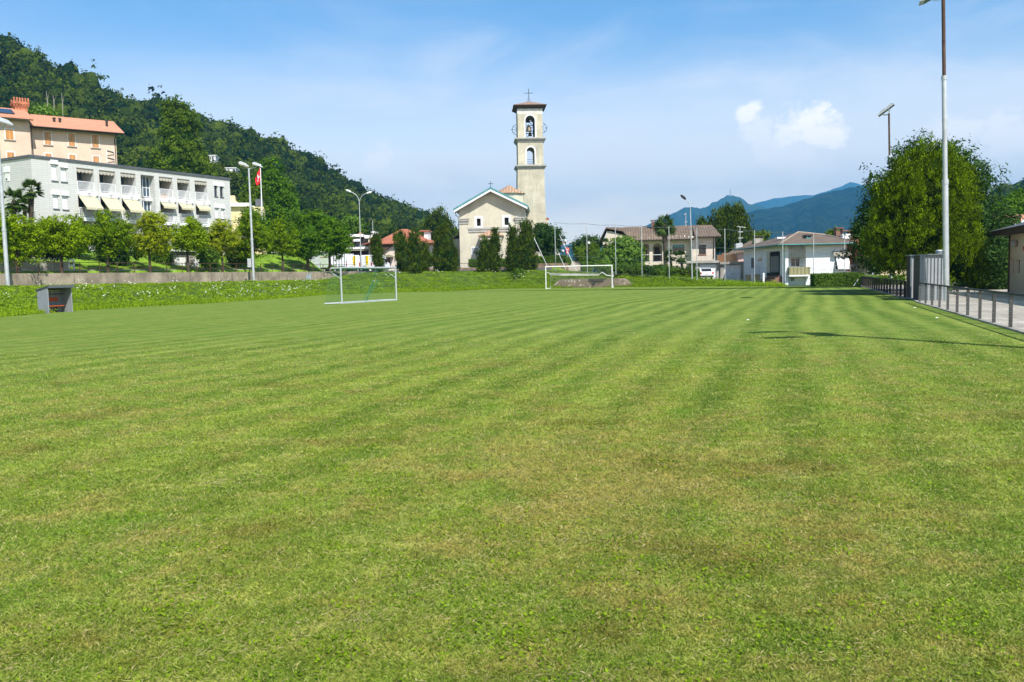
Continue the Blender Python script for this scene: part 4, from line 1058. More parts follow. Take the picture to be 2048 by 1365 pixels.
# yellow flats behind the white block
o = XY(460, 128); fr = Frame(o.x, o.y, .25, 5); t_ = fr.root('stepped_building', 'pale yellow stepped building with white roof slab beside the white apartment block', 'building')
r = fr.rect(459, 414, 500, 445); MB().box((r[0] - 3, 0, 4), (r[1] + 2, 8, r[3])).build('wall', mat('yellow_render', (.72, .60, .33), .9), t_)
MB().box((r[0] - 3, -.6, r[3]), (r[1] + .1, 8.4, r[3] + .55)).build('roof', 'white_paint', t_)
r2 = fr.rect(461, 400, 482, 409, 2); MB().prism([(r2[0] - 2, r[3] + .552), (r2[1], r[3] + .552), (r2[1], r2[2]), (lerp(r2[0], r2[1], .35), r2[3]), (r2[0] - 2, r2[3])], 2, 7).build('upper_storey', 'yellow_render', t_)
r3 = fr.rect(460, 391.5, 469.5, 401, 3); MB().box((r3[0] - 1, 3, r3[2] - 1), (r3[1], 6, r3[3])).build('upper_storey', 'yellow_render', t_)
r4 = fr.rect(463, 405.5, 467, 408, 1.9); MB().box((r4[0], 1.93, r4[2]), (r4[1], 1.99, r4[3])).build('window', 'window_glass', t_)
u, z = fr.hit(508, 418, .5)
MB().prism([(u - 1.2, z + .5), (u, z + .4), (u + 1.2, z - .35), (u + 1.2, z - .65), (u, z), (u - 1.2, z + .1)], .2, 6).build('canopy', 'white_paint', t_)
MB().box((u + .2, 2, z), (u + 1.3, 3, z + 1.6)).build('vent_box', 'coping_grey', t_)
# garage under the garden
o = wallXY(340); dd = Vector((DX, DY)); fr = Frame(XY(342, 92).x, XY(342, 92).y, math.radians(52), 2.6)
t_ = fr.root('garage', 'grey concrete garage with white up-and-over door behind the railing', 'garage')
r = fr.rect(349, 512.5, 373, 545); fu = fr.U(343, 530), fr.U(392, 530); zt_ = fr.Z(365, 503.5)
MB().wall(fu[0], fu[1], 2.3, zt_, 0, .3, [(r[0], r[1], 2.3, r[3])]).box((fu[0], .3, 2.3), (fu[1], 5, zt_)).build('wall', 'concrete', t_)
MB().box((r[0], .12, 2.35), (r[1], .2, r[3])).build('door', 'garage_door', t_)
MB().box((fu[0] - .3, -.35, zt_), (fu[1] + .3, 5.2, zt_ + .22)).build('roof', 'white_paint', t_)
MB().box((fr.U(386, 520), -.1, fr.Z(390, 535)), (fr.U(397, 520), -.02, fr.Z(390, 518.5))).build('notice_board', 'white_shutter', t_)
MB().box((fr.U(362, 500), -.05, fr.Z(365, 505)), (fr.U(367, 500), -.005, fr.Z(365, 499) - .05)).build('vent', 'black_void', t_)
# ------------------------------------------------------------------ mid-ground buildings by the road
o = XY(693, 150); fr = Frame(o.x, o.y, math.radians(4), 2.8)
t_ = fr.root('shop_building', 'brown two-storey building with white balcony bands and a lozenge sign, behind the delivery vans', 'building')
u1 = fr.U(738, 490); zr = fr.Z(715, 474.5); zf1 = fr.Z(715, 494); 
MB().box((0, 1.3, 2.6), (u1, 9, zr)).build('wall', 'dark_wood', t_)
MB().box((-.3, -.3, 2.6), (.0, 9, zr)).build('side_wall', 'house_render', t_)
MB().box((-6.5, -.9, zr), (fr.U(727, 470), 9, zr + .45)).build('roof', 'white_paint', t_)
MB().box((fr.U(729, 470), -.2, zr - .25), (fr.U(752, 470), 9, zr + .3)).build('roof', 'white_paint', t_)
MB().box((.002, 0, zf1 - .4), (u1 - .1, 1.29, zf1)).build('balcony_front', 'white_paint', t_)
MB().box((.002, .1, fr.Z(715, 492.5)), (u1 - .2, .16, fr.Z(715, 489.5))).build('balcony_railing', 'coping_grey', t_)
MB().box((.05, .02, fr.Z(715, 501.3)), (u1 - .2, .9, fr.Z(715, 500.3))).build('awning', 'awning_stripe', t_)
for a in (.1, .42, .7): MB().box((lerp(0, u1, a), 1.22, zf1 + .01), (lerp(0, u1, a + .22), 1.295, zr - .3)).build('window', 'window_glass', t_)
for a in (.1, .42, .7): MB().box((lerp(0, u1, a), 1.22, 3), (lerp(0, u1, a + .22), 1.295, zf1 - 1.2)).build('window', 'window_glass', t_)
MB().box((u1 - .1, 0, 2.6), (u1 + .25, 9, zr - .26)).build('side_wall', 'cream_render', t_)
MB().box((fr.U(714, 465), 3, zr + .452), (fr.U(719, 465), 4.4, fr.Z(716, 466, 3))).build('chimney', 'terracotta_brick', t_)
MB().box((fr.U(742, 465, 4), 4, zr), (fr.U(755, 465, 4), 6, fr.Z(748, 463, 4))).build('stair_head', 'white_paint', t_)
s = fr.rect(703.5, 478.5, 719.8, 483.5, -.6); zm = (s[2] + s[3]) / 2
sg = MB().prism([(s[0], zm), (s[0] + .35, s[3]), (s[1], s[3]), (s[1], s[2]), (s[0] + .35, s[2])], -.75, -.6).build('sign', 'white_shutter', t_)
mk = MB(); x = s[0] + .55; mat('sign_blue', (.03, .08, .35), .6); mat('sign_red', (.6, .03, .02), .6)
rg = random.Random(4)
while x < s[1] - .2:
    w2 = rg.uniform(.07, .11); h_ = rg.choice((.16, .16, .27)); mk.box((x, -.765, zm - .13), (x + w2 * .45, -.752, zm - .13 + h_)).box((x + w2 * .45, -.765, zm - .13), (x + w2, -.752, zm - .08)); x += w2 + .05
mk.build('lettering', 'sign_blue', sg)
MB().prism([(s[0] + .08, zm), (s[0] + .32, zm + .2), (s[0] + .32, zm + .1), (s[0] + .2, zm), (s[0] + .32, zm - .1), (s[0] + .32, zm - .2)], -.765, -.752).build('arrow_mark', 'sign_red', sg)
# grey hall and truck box in front of it
o = XY(616, 150); fr = Frame(o.x, o.y, 0, 2.7); t_ = fr.root('hall', 'low grey hall with flat white-edged roof behind the last round trees', 'building')
MB().box((-6, 0, 2.6), (fr.U(646, 515), 8, fr.Z(630, 504.5))).build('wall', mat('pale_grey_render', (.45, .47, .48), .9), t_)
MB().box((-6.4, -.5, fr.Z(630, 504.5)), (fr.U(647, 515), 8.4, fr.Z(630, 502.7))).build('roof', 'white_paint', t_)
MB().box((fr.U(640, 515), -.06, 2.7), (fr.U(643.5, 515), -.003, 4.6)).build('door', 'dark_metal', t_)
o = XY(680, 147); fr = Frame(o.x, o.y, 0, 2.7); t_ = fr.root('yard_wall', 'beige rendered wall with a brick-red lower panel left of the vans', 'wall')
r = fr.rect(680, 508, 695, 540); MB().box((r[0], 0, 2.6), (r[1], .3, r[3])).build('wall', mat('beige_render', (.62, .52, .38), .9), t_)
r = fr.rect(682, 523, 694.5, 538); MB().box((r[0], -.06, 2.65), (r[1], -.003, r[3])).build('panel', mat('brick_red', (.45, .18, .11), .9), t_)
# tiled house
o = XY(765, 148); fr = Frame(o.x, o.y, math.radians(-4), 2.8); t_ = fr.root('house', 'cream house with red-orange hipped tile roof behind the conifers left of the church', 'house')
W = fr.U(860, 500); zw = fr.Z(800, 485)
MB().box((0, 0, 2.6), (W - .4, 10, zw)).build('wall', 'house_render', t_)
za = fr.Z(803, 458.5, 5); 
MB().add([(-1.2, -.9, zw - .1), (W + .5, -.9, zw - .1), (W + .5, 10.9, zw - .1), (-1.2, 10.9, zw - .1), (fr.U(803, 460, 5), 5, za), (fr.U(815, 460, 5), 5, za - .05), (-1.2, -.9, zw - .28), (W + .5, -.9, zw - .28), (W + .5, 10.9, zw - .28), (-1.2, 10.9, zw - .28)],
         [(0, 1, 5, 4), (1, 2, 5), (2, 3, 4, 5), (3, 0, 4), (6, 7, 1, 0), (7, 8, 2, 1), (9, 6, 0, 3), (6, 9, 8, 7)]).build('roof', 'red_tiles', t_)
MB().prism([(-3.2, fr.Z(760, 488)), (-.2, fr.Z(772, 480)), (-.2, fr.Z(772, 481.5)), (-3.2, fr.Z(760, 490))], -1, 5).build('side_roof', 'red_tiles', t_)
MB().prism([(0.01, zw - .3), (fr.U(786, 490), zw - .3), (fr.U(786, 490), zw - .6), (fr.U(768, 500), zw - 1.6), (.01, zw - 2)], -.5, -.003).build('gable_shadow_board', 'dark_wood', t_)
MB().box((fr.U(789, 470, 1.5), 1.5, zw), (fr.U(793.5, 470, 1.5), 2.2, fr.Z(790, 470, 1.5))).build('chimney', 'house_render', t_)
MB().box((fr.U(788.3, 470, 1.5), 1.4, fr.Z(790, 470, 1.5)), (fr.U(794.3, 470, 1.5), 2.3, fr.Z(790, 468, 1.5))).build('chimney_cap', 'dark_metal', t_)
r = fr.rect(770, 517, 781, 536); MB().box((r[0], -.08, r[2]), (r[1], -.003, r[3])).build('door', mat('door_brown', (.20, .07, .03), .7), t_)
mb = MB(); u0, u1 = fr.U(771, 512), fr.U(788, 512); um = (u0 + u1) / 2; zz = fr.Z(780, 515); K = 8; R = (u1 - u0) / 2
mb.prism([(um + R * math.cos(math.pi * k / K), zz + R * .55 * math.sin(math.pi * k / K)) for k in range(K + 1)], -1.2, -.1).build('door_canopy', mat('canopy_olive', (.28, .26, .17), .8), t_)
MB().box((fr.U(848, 470, 3), 3, zw), (fr.U(856, 470, 3), 6, fr.Z(852, 463.5, 3))).build('dormer', 'white_paint', t_)
MB().box((fr.U(840, 462, 3), 2.6, fr.Z(852, 463.5, 3)), (fr.U(844 + 14, 462, 3), 6.4, fr.Z(852, 461, 3))).build('dormer_roof', 'red_tiles', t_)
window(fr, t_, fr.rect(846, 492, 852, 503)); window(fr, t_, fr.rect(800, 494, 808, 505))
# little house beside the church
o = XY(914, 178); fr = Frame(o.x, o.y, 0, 2.8); t_ = fr.root('outbuilding', 'pink outbuilding with tiled lean-to roof squeezed left of the church', 'building')
r = fr.rect(912, 500, 924, 530); MB().box((r[0], 0, 2.6), (r[1], 6, r[3])).build('wall', 'pink_render', t_)
MB().prism([(r[0] - .8, r[3]), (r[1], r[3] + 1.4), (r[1], r[3] + 1.6), (r[0] - .8, r[3] + .2)], -1, 6.5).build('roof', 'red_tiles', t_)
MB().box((r[0] + .2, -.05, r[2] + .5), (r[1] - .2, -.003, r[3] - 1.2)).build('opening', 'black_void', t_)

# ------------------------------------------------------------------ house with arches
o = XY(1213, 124); fr = Frame(o.x, o.y, math.radians(-8), .9); HB = .6
t_ = fr.root('arcaded_house', 'cream house with two arched loggias and long brown tiled roof behind the ball net', 'house')
U = lambda x, y=490, v=0: fr.U(x, y, v)
uA, uB, uC, uD = U(1206), U(1275), U(1381), U(1429)
zE = fr.Z(1330, 478.5); zE2 = fr.Z(1435, 472)
ar = [(*fr.rect(1284.5, 487.5, 1298.7, 525), True), (*fr.rect(1305.5, 487, 1324.5, 525), True)]
lowz = fr.Z(1310, 530); ar2 = [(ar[0][0], ar[0][1], HB + .3, lowz), (ar[1][0], ar[1][1], HB + .3, lowz)]
MB().wall(uB, uC, HB, zE + .3, 0, .35, ar + ar2).wall(uB, uC, HB, zE + .3, 2.2, 2.4).box((uB, .35, HB), (uB + .2, 9, zE)).box((uC - .2, .35, HB), (uC, 9, zE)).box((uB + .2, 8.8, HB), (uC - .2, 9, zE)).box((uB + .2, .36, fr.Z(1310, 526.5)), (uC - .2, 2.19, fr.Z(1310, 524.5))).box((ar[1][1] + .3, .36, HB), (ar[1][1] + .5, 2.19, zE)).build('wall', 'house_render', t_)
MB().box((uC + .0, -.9, HB), (uD, 8, zE2)).build('wall', 'house_render', t_)
MB().wall(uA, uB, HB, zE - .3, -.6, 8, [(0, 0, 0, 0)]).prism([(uA, zE - .3), (uB, zE - .3), (uB - .4, zE + .1), (U(1222), fr.Z(1222, 462) - .1), (U(1216), fr.Z(1216, 462) - .1)], -.6, 7).build('wall', 'house_render', t_)
for r in ar:
    MB().box((r[0] + .02, .12, r[2] + 1.05), (r[1] - .02, .18, r[2] + 1.12)).box((r[0] + .02, .12, r[2] + .05), (r[1] - .02, .16, r[2] + .1)).build('loggia_rail', 'white_shutter', t_)
    rb_ = MB(); nn = 9
    for k in range(1, nn): x = lerp(r[0], r[1], k / nn); rb_.box((x - .015, .13, r[2] + .1), (x + .015, .16, r[2] + 1.05))
    rb_.build('balusters', 'dark_metal', t_)
    MB().box((r[0] + .3, 2.12, r[2] + .05), (r[1] - .3, 2.195, r[2] + 2.2)).build('door', 'dark_wood' if r is ar[1] else mat('red_door', (.25, .05, .03), .6), t_)
# roof
v0, v1, vr = -1.0, 10, 4.2
zrg = fr.Z(1300, 453.5, vr)
uL, uR = fr.U(1262, 478, v0), fr.U(1441, 470, v0)
uRr = fr.U(1424, 452, vr); uLr = fr.U(1214, 454, vr)
zf = fr.Z(1330, 478.5, v0); zf2 = fr.Z(1440, 470.5, v0)
def sheet(pts, th_, name, m):
    n = len(pts); mb = MB(); mb.add([tuple(p) for p in pts] + [(p[0], p[1], p[2] - th_) for p in pts], [tuple(range(n)), tuple(range(2 * n - 1, n - 1, -1))] + [(i, i + n, (i + 1) % n + n, (i + 1) % n) for i in range(n)])
    return mb.build(name, m, t_)
sheet([(uL, v0, zf), (uC + .5, v0, zf), (uC + .5, vr, zrg), (uLr + .5, vr, zrg), (fr.U(1247, 461, .5), .5, fr.Z(1247, 461, .5))], .18, 'roof', 'old_tiles')
sheet([(uC + .505, v0 - .9, zf2 - .1), (uR, v0 - .9, zf2 - .1), (uRr, vr, zrg), (uC + .505, vr, zrg)], .18, 'roof', 'old_tiles')
sheet([(uR, v0 - .9, zf2 - .1), (uR, 9.5, zf2 - .1), (uRr, vr, zrg)], .15, 'roof', 'old_tiles')
sheet([(uLr, vr, zrg), (uRr, vr, zrg), (uR, v1, zf2), (uLr, v1, zf)], .15, 'roof', 'old_tiles')
gL = fr.U(1199, 480, v0), fr.Z(1199, 480.5, v0)
gA = (uLr, v0, fr.Z(1214.5, 454.5, v0)); gB = (fr.U(1246, 460.5, v0), v0, fr.Z(1246, 460.5, v0))
sheet([(gL[0], v0, gL[1]), gA, (uLr, vr + 3, zrg), (gL[0], vr + 3, gL[1])], .25, 'roof', 'dark_wood')
sheet([gA, gB, (gB[0] + .4, vr, zrg - .05), (uLr, vr, zrg)], .2, 'roof', 'old_tiles')
sheet([gB, (uL, v0, zf + .0), (uL + 1.5, vr, zrg - 1), (gB[0] + .4, vr, zrg - .3)], .22, 'roof', 'old_tiles')
MB().tube([(uL, v0 - .08, zf - .12), (uC + .4, v0 - .08, zf - .12)], .07, 6).tube([(uC + .5, v0 - 1, zf2 - .25), (uR, v0 - 1, zf2 - .25)], .07, 6).build('gutter', 'dark_metal', t_)
MB().tube([(uD - .2, -1.0, zf2 - .3), (uD - .2, -1.0, 3.5)], .06, 6).build('downpipe', 'dark_metal', t_)
window(fr, t_, fr.rect(1345.5, 490.3, 1368.3, 508), 0, 'dark_wood', bars=2, name='window')
r = fr.rect(1345.5, 490.3, 1368.3, 508); MB().box((r[0] + .05, -.06, r[3] - .35), (r[1] - .05, -.032, r[3] - .02)).build('shutter_box', 'copper_edge', t_)
window(fr, t_, fr.rect(1397.7, 490.3, 1412, 509, v=-.9), -.9, 'dark_wood', bars=1, sill='terracotta_brick')
for px, w2 in ((1306.5, .55),): 
    u = fr.U(px, 445, 3); zc = fr.Z(px, 440.5, 3); MB().box((u - w2 / 2, 3, zrg - 1), (u + w2 / 2, 3.5, zc - .25)).box((u - w2 / 2 - .12, 2.9, zc - .12), (u + w2 / 2 + .12, 3.6, zc)).box((u - w2 / 2, 3.05, zc - .25), (u - w2 / 2 + .1, 3.45, zc - .12)).build('chimney', 'brick_brown', t_)
u = fr.U(1371.5, 440, 4); z = fr.Z(1371.5, 428, 4)
MB().tube([(u, 4, zrg - .3), (u, 4, z)], .05, 5).tube([(u - .25, 4, z - .1), (u + .1, 4, z)], .09, 6).tube([(u - .2, 4, z - 1.2), (u + .3, 4, z - 1.2)], .04, 5).tube([(u - .2, 4, z - 1.7), (u + .2, 4, z - 1.7)], .04, 5).build('aerial', 'galvanised', t_)
sg_ = MB()
for k in range(14):
    u = lerp(uL + .6, uC, (k + .5) / 14); q = .18 if k % 2 else .42; zz = lerp(zf, zrg, (q * 1.6) / (vr - v0) * 1.0); sg_.box((u - .06, v0 + q * 1.6, zz + .0), (u + .06, v0 + q * 1.6 + .08, zz + .22))
sg_.build('snow_guards', 'white_shutter', t_)
# twin garages
o = XY(1391, 112); fr = Frame(o.x, o.y, math.radians(-3), .5)
t_ = fr.root('double_garage', 'flat-roofed grey garages with two white doors in front of the arcaded house', 'garage')
U = lambda x, y=545: fr.U(x, y)
d1 = fr.rect(1400, 529, 1433, 560); d2 = fr.rect(1447, 531, 1480.5, 562.5); zt1 = fr.Z(1410, 526.5); zt2 = fr.Z(1465, 528.5)
MB().wall(U(1391), U(1439.5), -.2, zt1, 0, .3, [(d1[0], d1[1], -.2, d1[3])]).box((U(1391), .3, -.2), (U(1439.5), 6, zt1)).build('wall', 'concrete', t_)
MB().wall(U(1440), U(1492), -.2, zt2, -.3, .0, [(d2[0], d2[1], -.2, d2[3])]).box((U(1440), .0, -.2), (U(1492), 6, zt2)).build('wall', 'concrete', t_)
MB().box((U(1371), -.35, zt1), (U(1438), 6.3, zt1 + .3)).build('roof', 'concrete', t_); MB().box((U(1438.3), -.65, zt2), (U(1493.5), 6.3, zt2 + .3)).build('roof', 'concrete', t_)
for d, v in ((d1, .16), (d2, -.14)):
    dd_ = MB().box((d[0], v, 0.0), (d[1], v + .05, d[3])).build('door', 'garage_door', t_); MB().box(((d[0] + d[1]) / 2 - .05, v - .04, 1.2), ((d[0] + d[1]) / 2 + .05, v - .002, 1.35)).build('handle', 'dark_metal', dd_)

# ------------------------------------------------------------------ pink house and white bungalow
o = XY(1462, 118); fr = Frame(o.x, o.y, 0, .4); t_ = fr.root('pink_house', 'salmon pink house wall with brown tiled roof between the garages and the white bungalow', 'house')
MB().box((0, 0, 0), (fr.U(1472, 510), 8, fr.Z(1465, 508))).build('wall', mat('orange_render', (.62, .38, .22), .9), t_)
MB().box((fr.U(1472.3, 510), -1, 0), (fr.U(1502, 510), 8, fr.Z(1480, 504))).build('wall', 'pink_render', t_)
a = (fr.U(1452, 508, -1.8), -1.8, fr.Z(1452, 508, -1.8)); b = (fr.U(1496, 500, -1.8), -1.8, fr.Z(1496, 500, -1.8)); c = (fr.U(1505, 482, 4), 4, fr.Z(1505, 482, 4)); d = (fr.U(1499, 482, 4), 4, fr.Z(1499, 482.5, 4))
sheet([a, b, c, d], .2, 'roof', 'old_tiles')
u = fr.U(1476.5, 490, 0); MB().box((u - .45, -.6, a[2] - .2), (u + .45, .3, fr.Z(1476, 487.5))).build('chimney', 'galvanised', t_)
u = fr.U(1480, 470, 1); z = fr.Z(1480, 453.5, 1); am = MB().tube([(u, 1, a[2]), (u, 1, z)], .05, 5)
for k, w2 in ((0, 1.1), (.75, .6), (1.6, .6), (2.3, .4)): am.tube([(u - w2 * .4, 1, z - k), (u + w2 * .7, 1, z - k - .15 * (k == 0))], .045, 4)
am.build('aerial', 'galvanised', t_)
window(fr, t_, fr.rect(1493, 512, 1499, 530, v=-1), -1)

o = XY(1570.5, 95); fr = Frame(o.x, o.y, math.radians(1), 0); t_ = fr.root('bungalow', 'white bungalow with brown hipped roof, striped awnings and a tan balcony', 'house')
U = lambda x, y=520, v=0: fr.U(x, y, v); Z = lambda y, x=1600, v=0: fr.Z(x, y, v)
zE = Z(489); uX = U(1693); uN0, uN1 = U(1577), U(1612)
MB().box((0, 0, -.1), (uN0, 16, zE)).box((uN0, 1.2, -.1), (uN1, 16, zE)).box((uN1, 0, -.1), (uX, 16, zE)).box((uN0, .55, -.1), (uN1, 1.2, Z(552.5))).build('wall', 'blue_white_render', t_)
MB().box((uX, .03, -.1), (U(1703.5), 3, zE - .2)).build('brick_pier', 'terracotta_brick', t_)
# hip roof
e0 = (-1.0, -1.0, Z(487.5, 1600, -1) ); eR = fr.U(1714, 486, -1)
p = [(-1.0, -1.0, e0[2]), (eR, -1.0, e0[2]), (eR, 17, e0[2]), (-1.0, 17, e0[2]), (U(1599.5, 470, 6), 6.5, Z(464.5, 1599, 6.5)), (U(1655, 470, 6), 6.5, Z(470, 1655, 6.5))]
sheet([p[0], p[1], p[5], p[4]], .2, 'roof', 'old_tiles'); sheet([p[1], p[2], p[5]], .2, 'roof', 'old_tiles'); sheet([p[3], p[0], p[4]], .2, 'roof', 'old_tiles'); sheet([p[2], p[3], p[4], p[5]], .2, 'roof', 'old_tiles')
MB().tube([(-1.0, -1.07, e0[2] - .1), (eR, -1.07, e0[2] - .1)], .08, 6).tube([(-1.07, -1.0, e0[2] - .1), (-1.07, 17, e0[2] - .1)], .08, 6).build('gutter', 'copper_edge', t_)
rd = MB(); rd.tube([p[0], p[4]], .11, 6).tube([p[1], p[5]], .11, 6).tube([p[4], p[5]], .11, 6); rd.build('ridge_tiles', mat('ridge_grey', (.30, .24, .19), .9), t_)
def chim(px, py0, py1, v, m='concrete', w2=.9, cap='dark_metal'):
    u = fr.U(px, py1, v); z0, z1 = fr.Z(px, py1, v), fr.Z(px, py0, v)
    c_ = MB().box((u - w2 / 2, v, z0 - .8), (u + w2 / 2, v + .8, z1 - .3)).build('chimney', m, t_)
    MB().box((u - w2 / 2 - .15, v - .12, z1 - .14), (u + w2 / 2 + .15, v + .92, z1)).box((u - w2 / 2, v + .02, z1 - .3), (u - w2 / 2 + .1, v + .78, z1 - .14)).box((u + w2 / 2 - .1, v + .02, z1 - .3), (u + w2 / 2, v + .78, z1 - .14)).build('chimney_cap', cap, c_)
chim(1518, 472, 485, 13, 'concrete', 1.0); chim(1617.5, 470, 482, 3, 'copper_edge', .55)
u = U(1563, 475, 5); MB().box((u - .7, 4.4, Z(478, 1563, 4.6)), (u + .3, 5.2, Z(474.5, 1563, 4.6))).build('roof_light', 'white_shutter', t_)
# front: recess with window, awning and balcony
r = fr.rect(1581, 516, 1599.5, 534, v=1.2); window(fr, t_, r, 1.2, 'white_shutter', bars=1)
aw = MB(); a0, a1 = U(1577.5), U(1610); zz = Z(505.5); n_ = 9
for k in range(n_):
    x0, x1 = lerp(a0, a1, k / n_), lerp(a0, a1, (k + 1) / n_); aw.prism([(x0, zz), (x1, zz), (x1, zz - .45), ((x0 + x1) / 2, zz - .56), (x0, zz - .45)], .15, .19)
aw.build('awning_valance', 'awning_dull', t_)
MB().box((U(1575.5), -.5, Z(550)), (U(1617.5), -.42, Z(534.5))).box((U(1575.5), -.42, Z(550)), (U(1576), 1.19, Z(534.5))).build('balcony_panel', 'balcony_panel', t_)
MB().box((U(1575.5), -.55, Z(553.2)), (U(1617.5), .9, Z(550.3))).build('balcony_floor', 'white_paint', t_)
MB().box((U(1585), .52, Z(562.5)), (U(1592), .545, Z(556))).build('vent', 'grille_grey', t_)
r = fr.rect(1669.5, 514, 1697, 541); 
MB().box((U(1671), -.03, Z(541)), (U(1695), -.003, Z(514))).build('window', 'window_glass', t_)
MB().prism_u([(-.06, Z(512)), (-.75, Z(540)), (-.72, Z(540.5)), (-.04, Z(513))], U(1671), U(1696)).build('roller_blind', 'white_shutter', t_)
aw = MB(); a0, a1 = U(1664), U(1699); zz = Z(504); n_ = 9
for k in range(n_):
    x0, x1 = lerp(a0, a1, k / n_), lerp(a0, a1, (k + 1) / n_); aw.prism_u([(-.02, zz), (-.5, zz - .15), (-.5, zz - .5 - (.07 if k % 2 else 0)), (-.47, zz - .5), (-.47, zz - .2), (-.02, zz - .08)], x0, x1)
aw.build('awning_valance', 'awning_dull', t_)
rl = MB()
for y in (533, 541, 546): rl.tube([(U(1662), -1.2, Z(y)), (U(1734), -1.2, Z(y))], .03, 4)
for k in range(13): x = U(lerp(1662, 1734, k / 12)); rl.tube([(x, -1.2, Z(547)), (x, -1.2, Z(533))], .02 if k % 3 else .04, 4)
rl.build('terrace_railing', 'grille_grey', t_)
# side wall towards the pitch: doorway, small windows, steps
def SV(px, py=520):   # distance v along the left side wall (u = 0 plane)
    d = ray(px, py); c = Vector((0, 0, CAM_H)); t = (fr.o - c).dot(fr.u) / d.dot(fr.u); q = c + d * t; return (q - fr.o).dot(fr.n), q.z
def side(x0, y0, x1, y1, name, m, th_=.05):
    va, vb = SV(x0, (y0 + y1) / 2)[0], SV(x1, (y0 + y1) / 2)[0]; zz0, zz1 = SV((x0 + x1) / 2, y1)[1], SV((x0 + x1) / 2, y0)[1]
    return MB().box((-th_, vb, zz0), (-.003, va, zz1)).build(name, m, t_)
side(1534.5, 504, 1560, 553, 'porch', 'black_void', .06); side(1543, 513, 1559, 545, 'door', mat('door_grey', (.10, .12, .13), .5), .12)
side(1535, 505, 1541, 546, 'porch_wall', 'cream_render', .1)
side(1503, 516, 1508.3, 537, 'window', 'coping_grey'); side(1517, 515, 1523.5, 522.5, 'window', 'window_glass')
st_ = MB(); v_, z_ = SV(1548, 555)
for k in range(5): st_.box((-.5 - .35 * k, v_ - 3, -.1), (-.15 - .35 * k, v_ + 1, 1.05 - .2 * k))
st_.build('steps', 'brick_brown', t_)
MB().box((-2.3, v_ - 3.2, -.1), (-2.1, v_ - 3, 1.4)).box((-2.3, v_ + 1, -.1), (-2.1, v_ + 1.2, 1.4)).build('step_post', 'white_paint', t_)
# yellowish boundary wall and gate left of bungalow
o = XY(1492, 104); fr = Frame(o.x, o.y, 0, .2); t_ = fr.root('garden_gate', 'white wire gate panel on a low yellow wall beside the garages', 'gate')
MB().box((0, 0, -.1), (fr.U(1527, 560), .25, fr.Z(1510, 549.5))).build('wall', mat('ochre_render', (.46, .38, .20), .9), t_)
g_ = MB(); u0, u1 = 1.0, fr.U(1529, 540); z0, z1 = fr.Z(1510, 549.5), fr.Z(1510, 532)
for k in range(14): x = lerp(u0, u1, k / 13); g_.tube([(x, .1, z0), (x, .1, z1)], .012, 4)
for z in (z0 + .05, z1): g_.tube([(u0, .1, z), (u1, .1, z)], .02, 4)
g_.build('mesh_panel', 'galvanised', t_); MB().box((u1, .0, -.1), (u1 + .15, .2, z1 + .2)).build('gate_post', 'dark_metal', t_)
# house behind with chimney; cream house further right
o = XY(1660, 122); fr = Frame(o.x, o.y, 0, 0); t_ = fr.root('rear_house', 'house with grey walls and tall capped chimney peeping over the bungalow roof', 'house')
MB().box((0, 0, 0), (fr.U(1760, 480), 9, fr.Z(1700, 484))).build('wall', 'pale_grey_render', t_)
sheet([(fr.U(1650, 476, -1), -1, fr.Z(1650, 478, -1)), (fr.U(1765, 482, -1), -1, fr.Z(1765, 484, -1)), (fr.U(1745, 470, 4), 4, fr.Z(1745, 470, 4)), (fr.U(1690, 468, 4), 4, fr.Z(1690, 468, 4))], .2, 'roof', 'old_tiles')
def chim2(px, py0, py1, v, m, w2): 
    u = fr.U(px, py1, v); z0, z1 = fr.Z(px, py1, v), fr.Z(px, py0, v)
    MB().box((u - w2 / 2, v, z0 - 1), (u + w2 / 2, v + .8, z1 - .5)).build('chimney', m, t_); MB().box((u - w2 / 2 - .1, v - .1, z1 - .15), (u + w2 / 2 + .1, v + .9, z1)).box((u - w2 / 2, v, z1 - .5), (u - w2 / 2 + .12, v + .8, z1 - .15)).box((u + w2 / 2 - .12, v, z1 - .5), (u + w2 / 2, v + .8, z1 - .15)).build('chimney_cap', 'brick_brown', t_)
chim2(1679.5, 455.5, 475, 1, 'brick_brown', 1.0); chim2(1693, 461, 480, -.5, 'white_paint', 1.1)
o = XY(1690, 104); fr = Frame(o.x, o.y, 0, 0); t_ = fr.root('low_annex', 'low white annex wall right of the bungalow, half hidden by the dark tree', 'building')
MB().box((0, 0, 0), (fr.U(1738, 520), 6, fr.Z(1710, 510))).build('wall', 'blue_white_render', t_); MB().box((-.3, -.4, fr.Z(1710, 510)), (fr.U(1740, 520), 6.3, fr.Z(1710, 506))).build('roof', 'old_tiles', t_)
o = XY(1746, 92); fr = Frame(o.x, o.y, 0, 0); t_ = fr.root('cream_house', 'sunlit cream house seen below the branches of the dark tree', 'house')
MB().box((0, 0, 0), (fr.U(1815, 540), 8, fr.Z(1780, 512))).build('wall', mat('bright_cream', (.78, .66, .42), .9), t_)
MB().prism_u([(-1.2, fr.Z(1780, 512)), (4, fr.Z(1780, 512) + 2.2), (9, fr.Z(1780, 512))], -.8, fr.U(1820, 540)).build('roof', 'red_tiles', t_)
window(fr, t_, fr.rect(1779, 540, 1789, 555), 0, 'white_shutter', 'blue_glass'); MB().box((fr.U(1796, 540), -.12, 0), (fr.U(1798, 540), -.003, fr.Z(1790, 520))).build('downpipe', 'dark_wood', t_)
MB().box((fr.U(1746, 540), -.15, 0), (fr.U(1750, 540), -.003, fr.Z(1748, 512) - .05)).build('corner_post', 'white_shutter', t_)

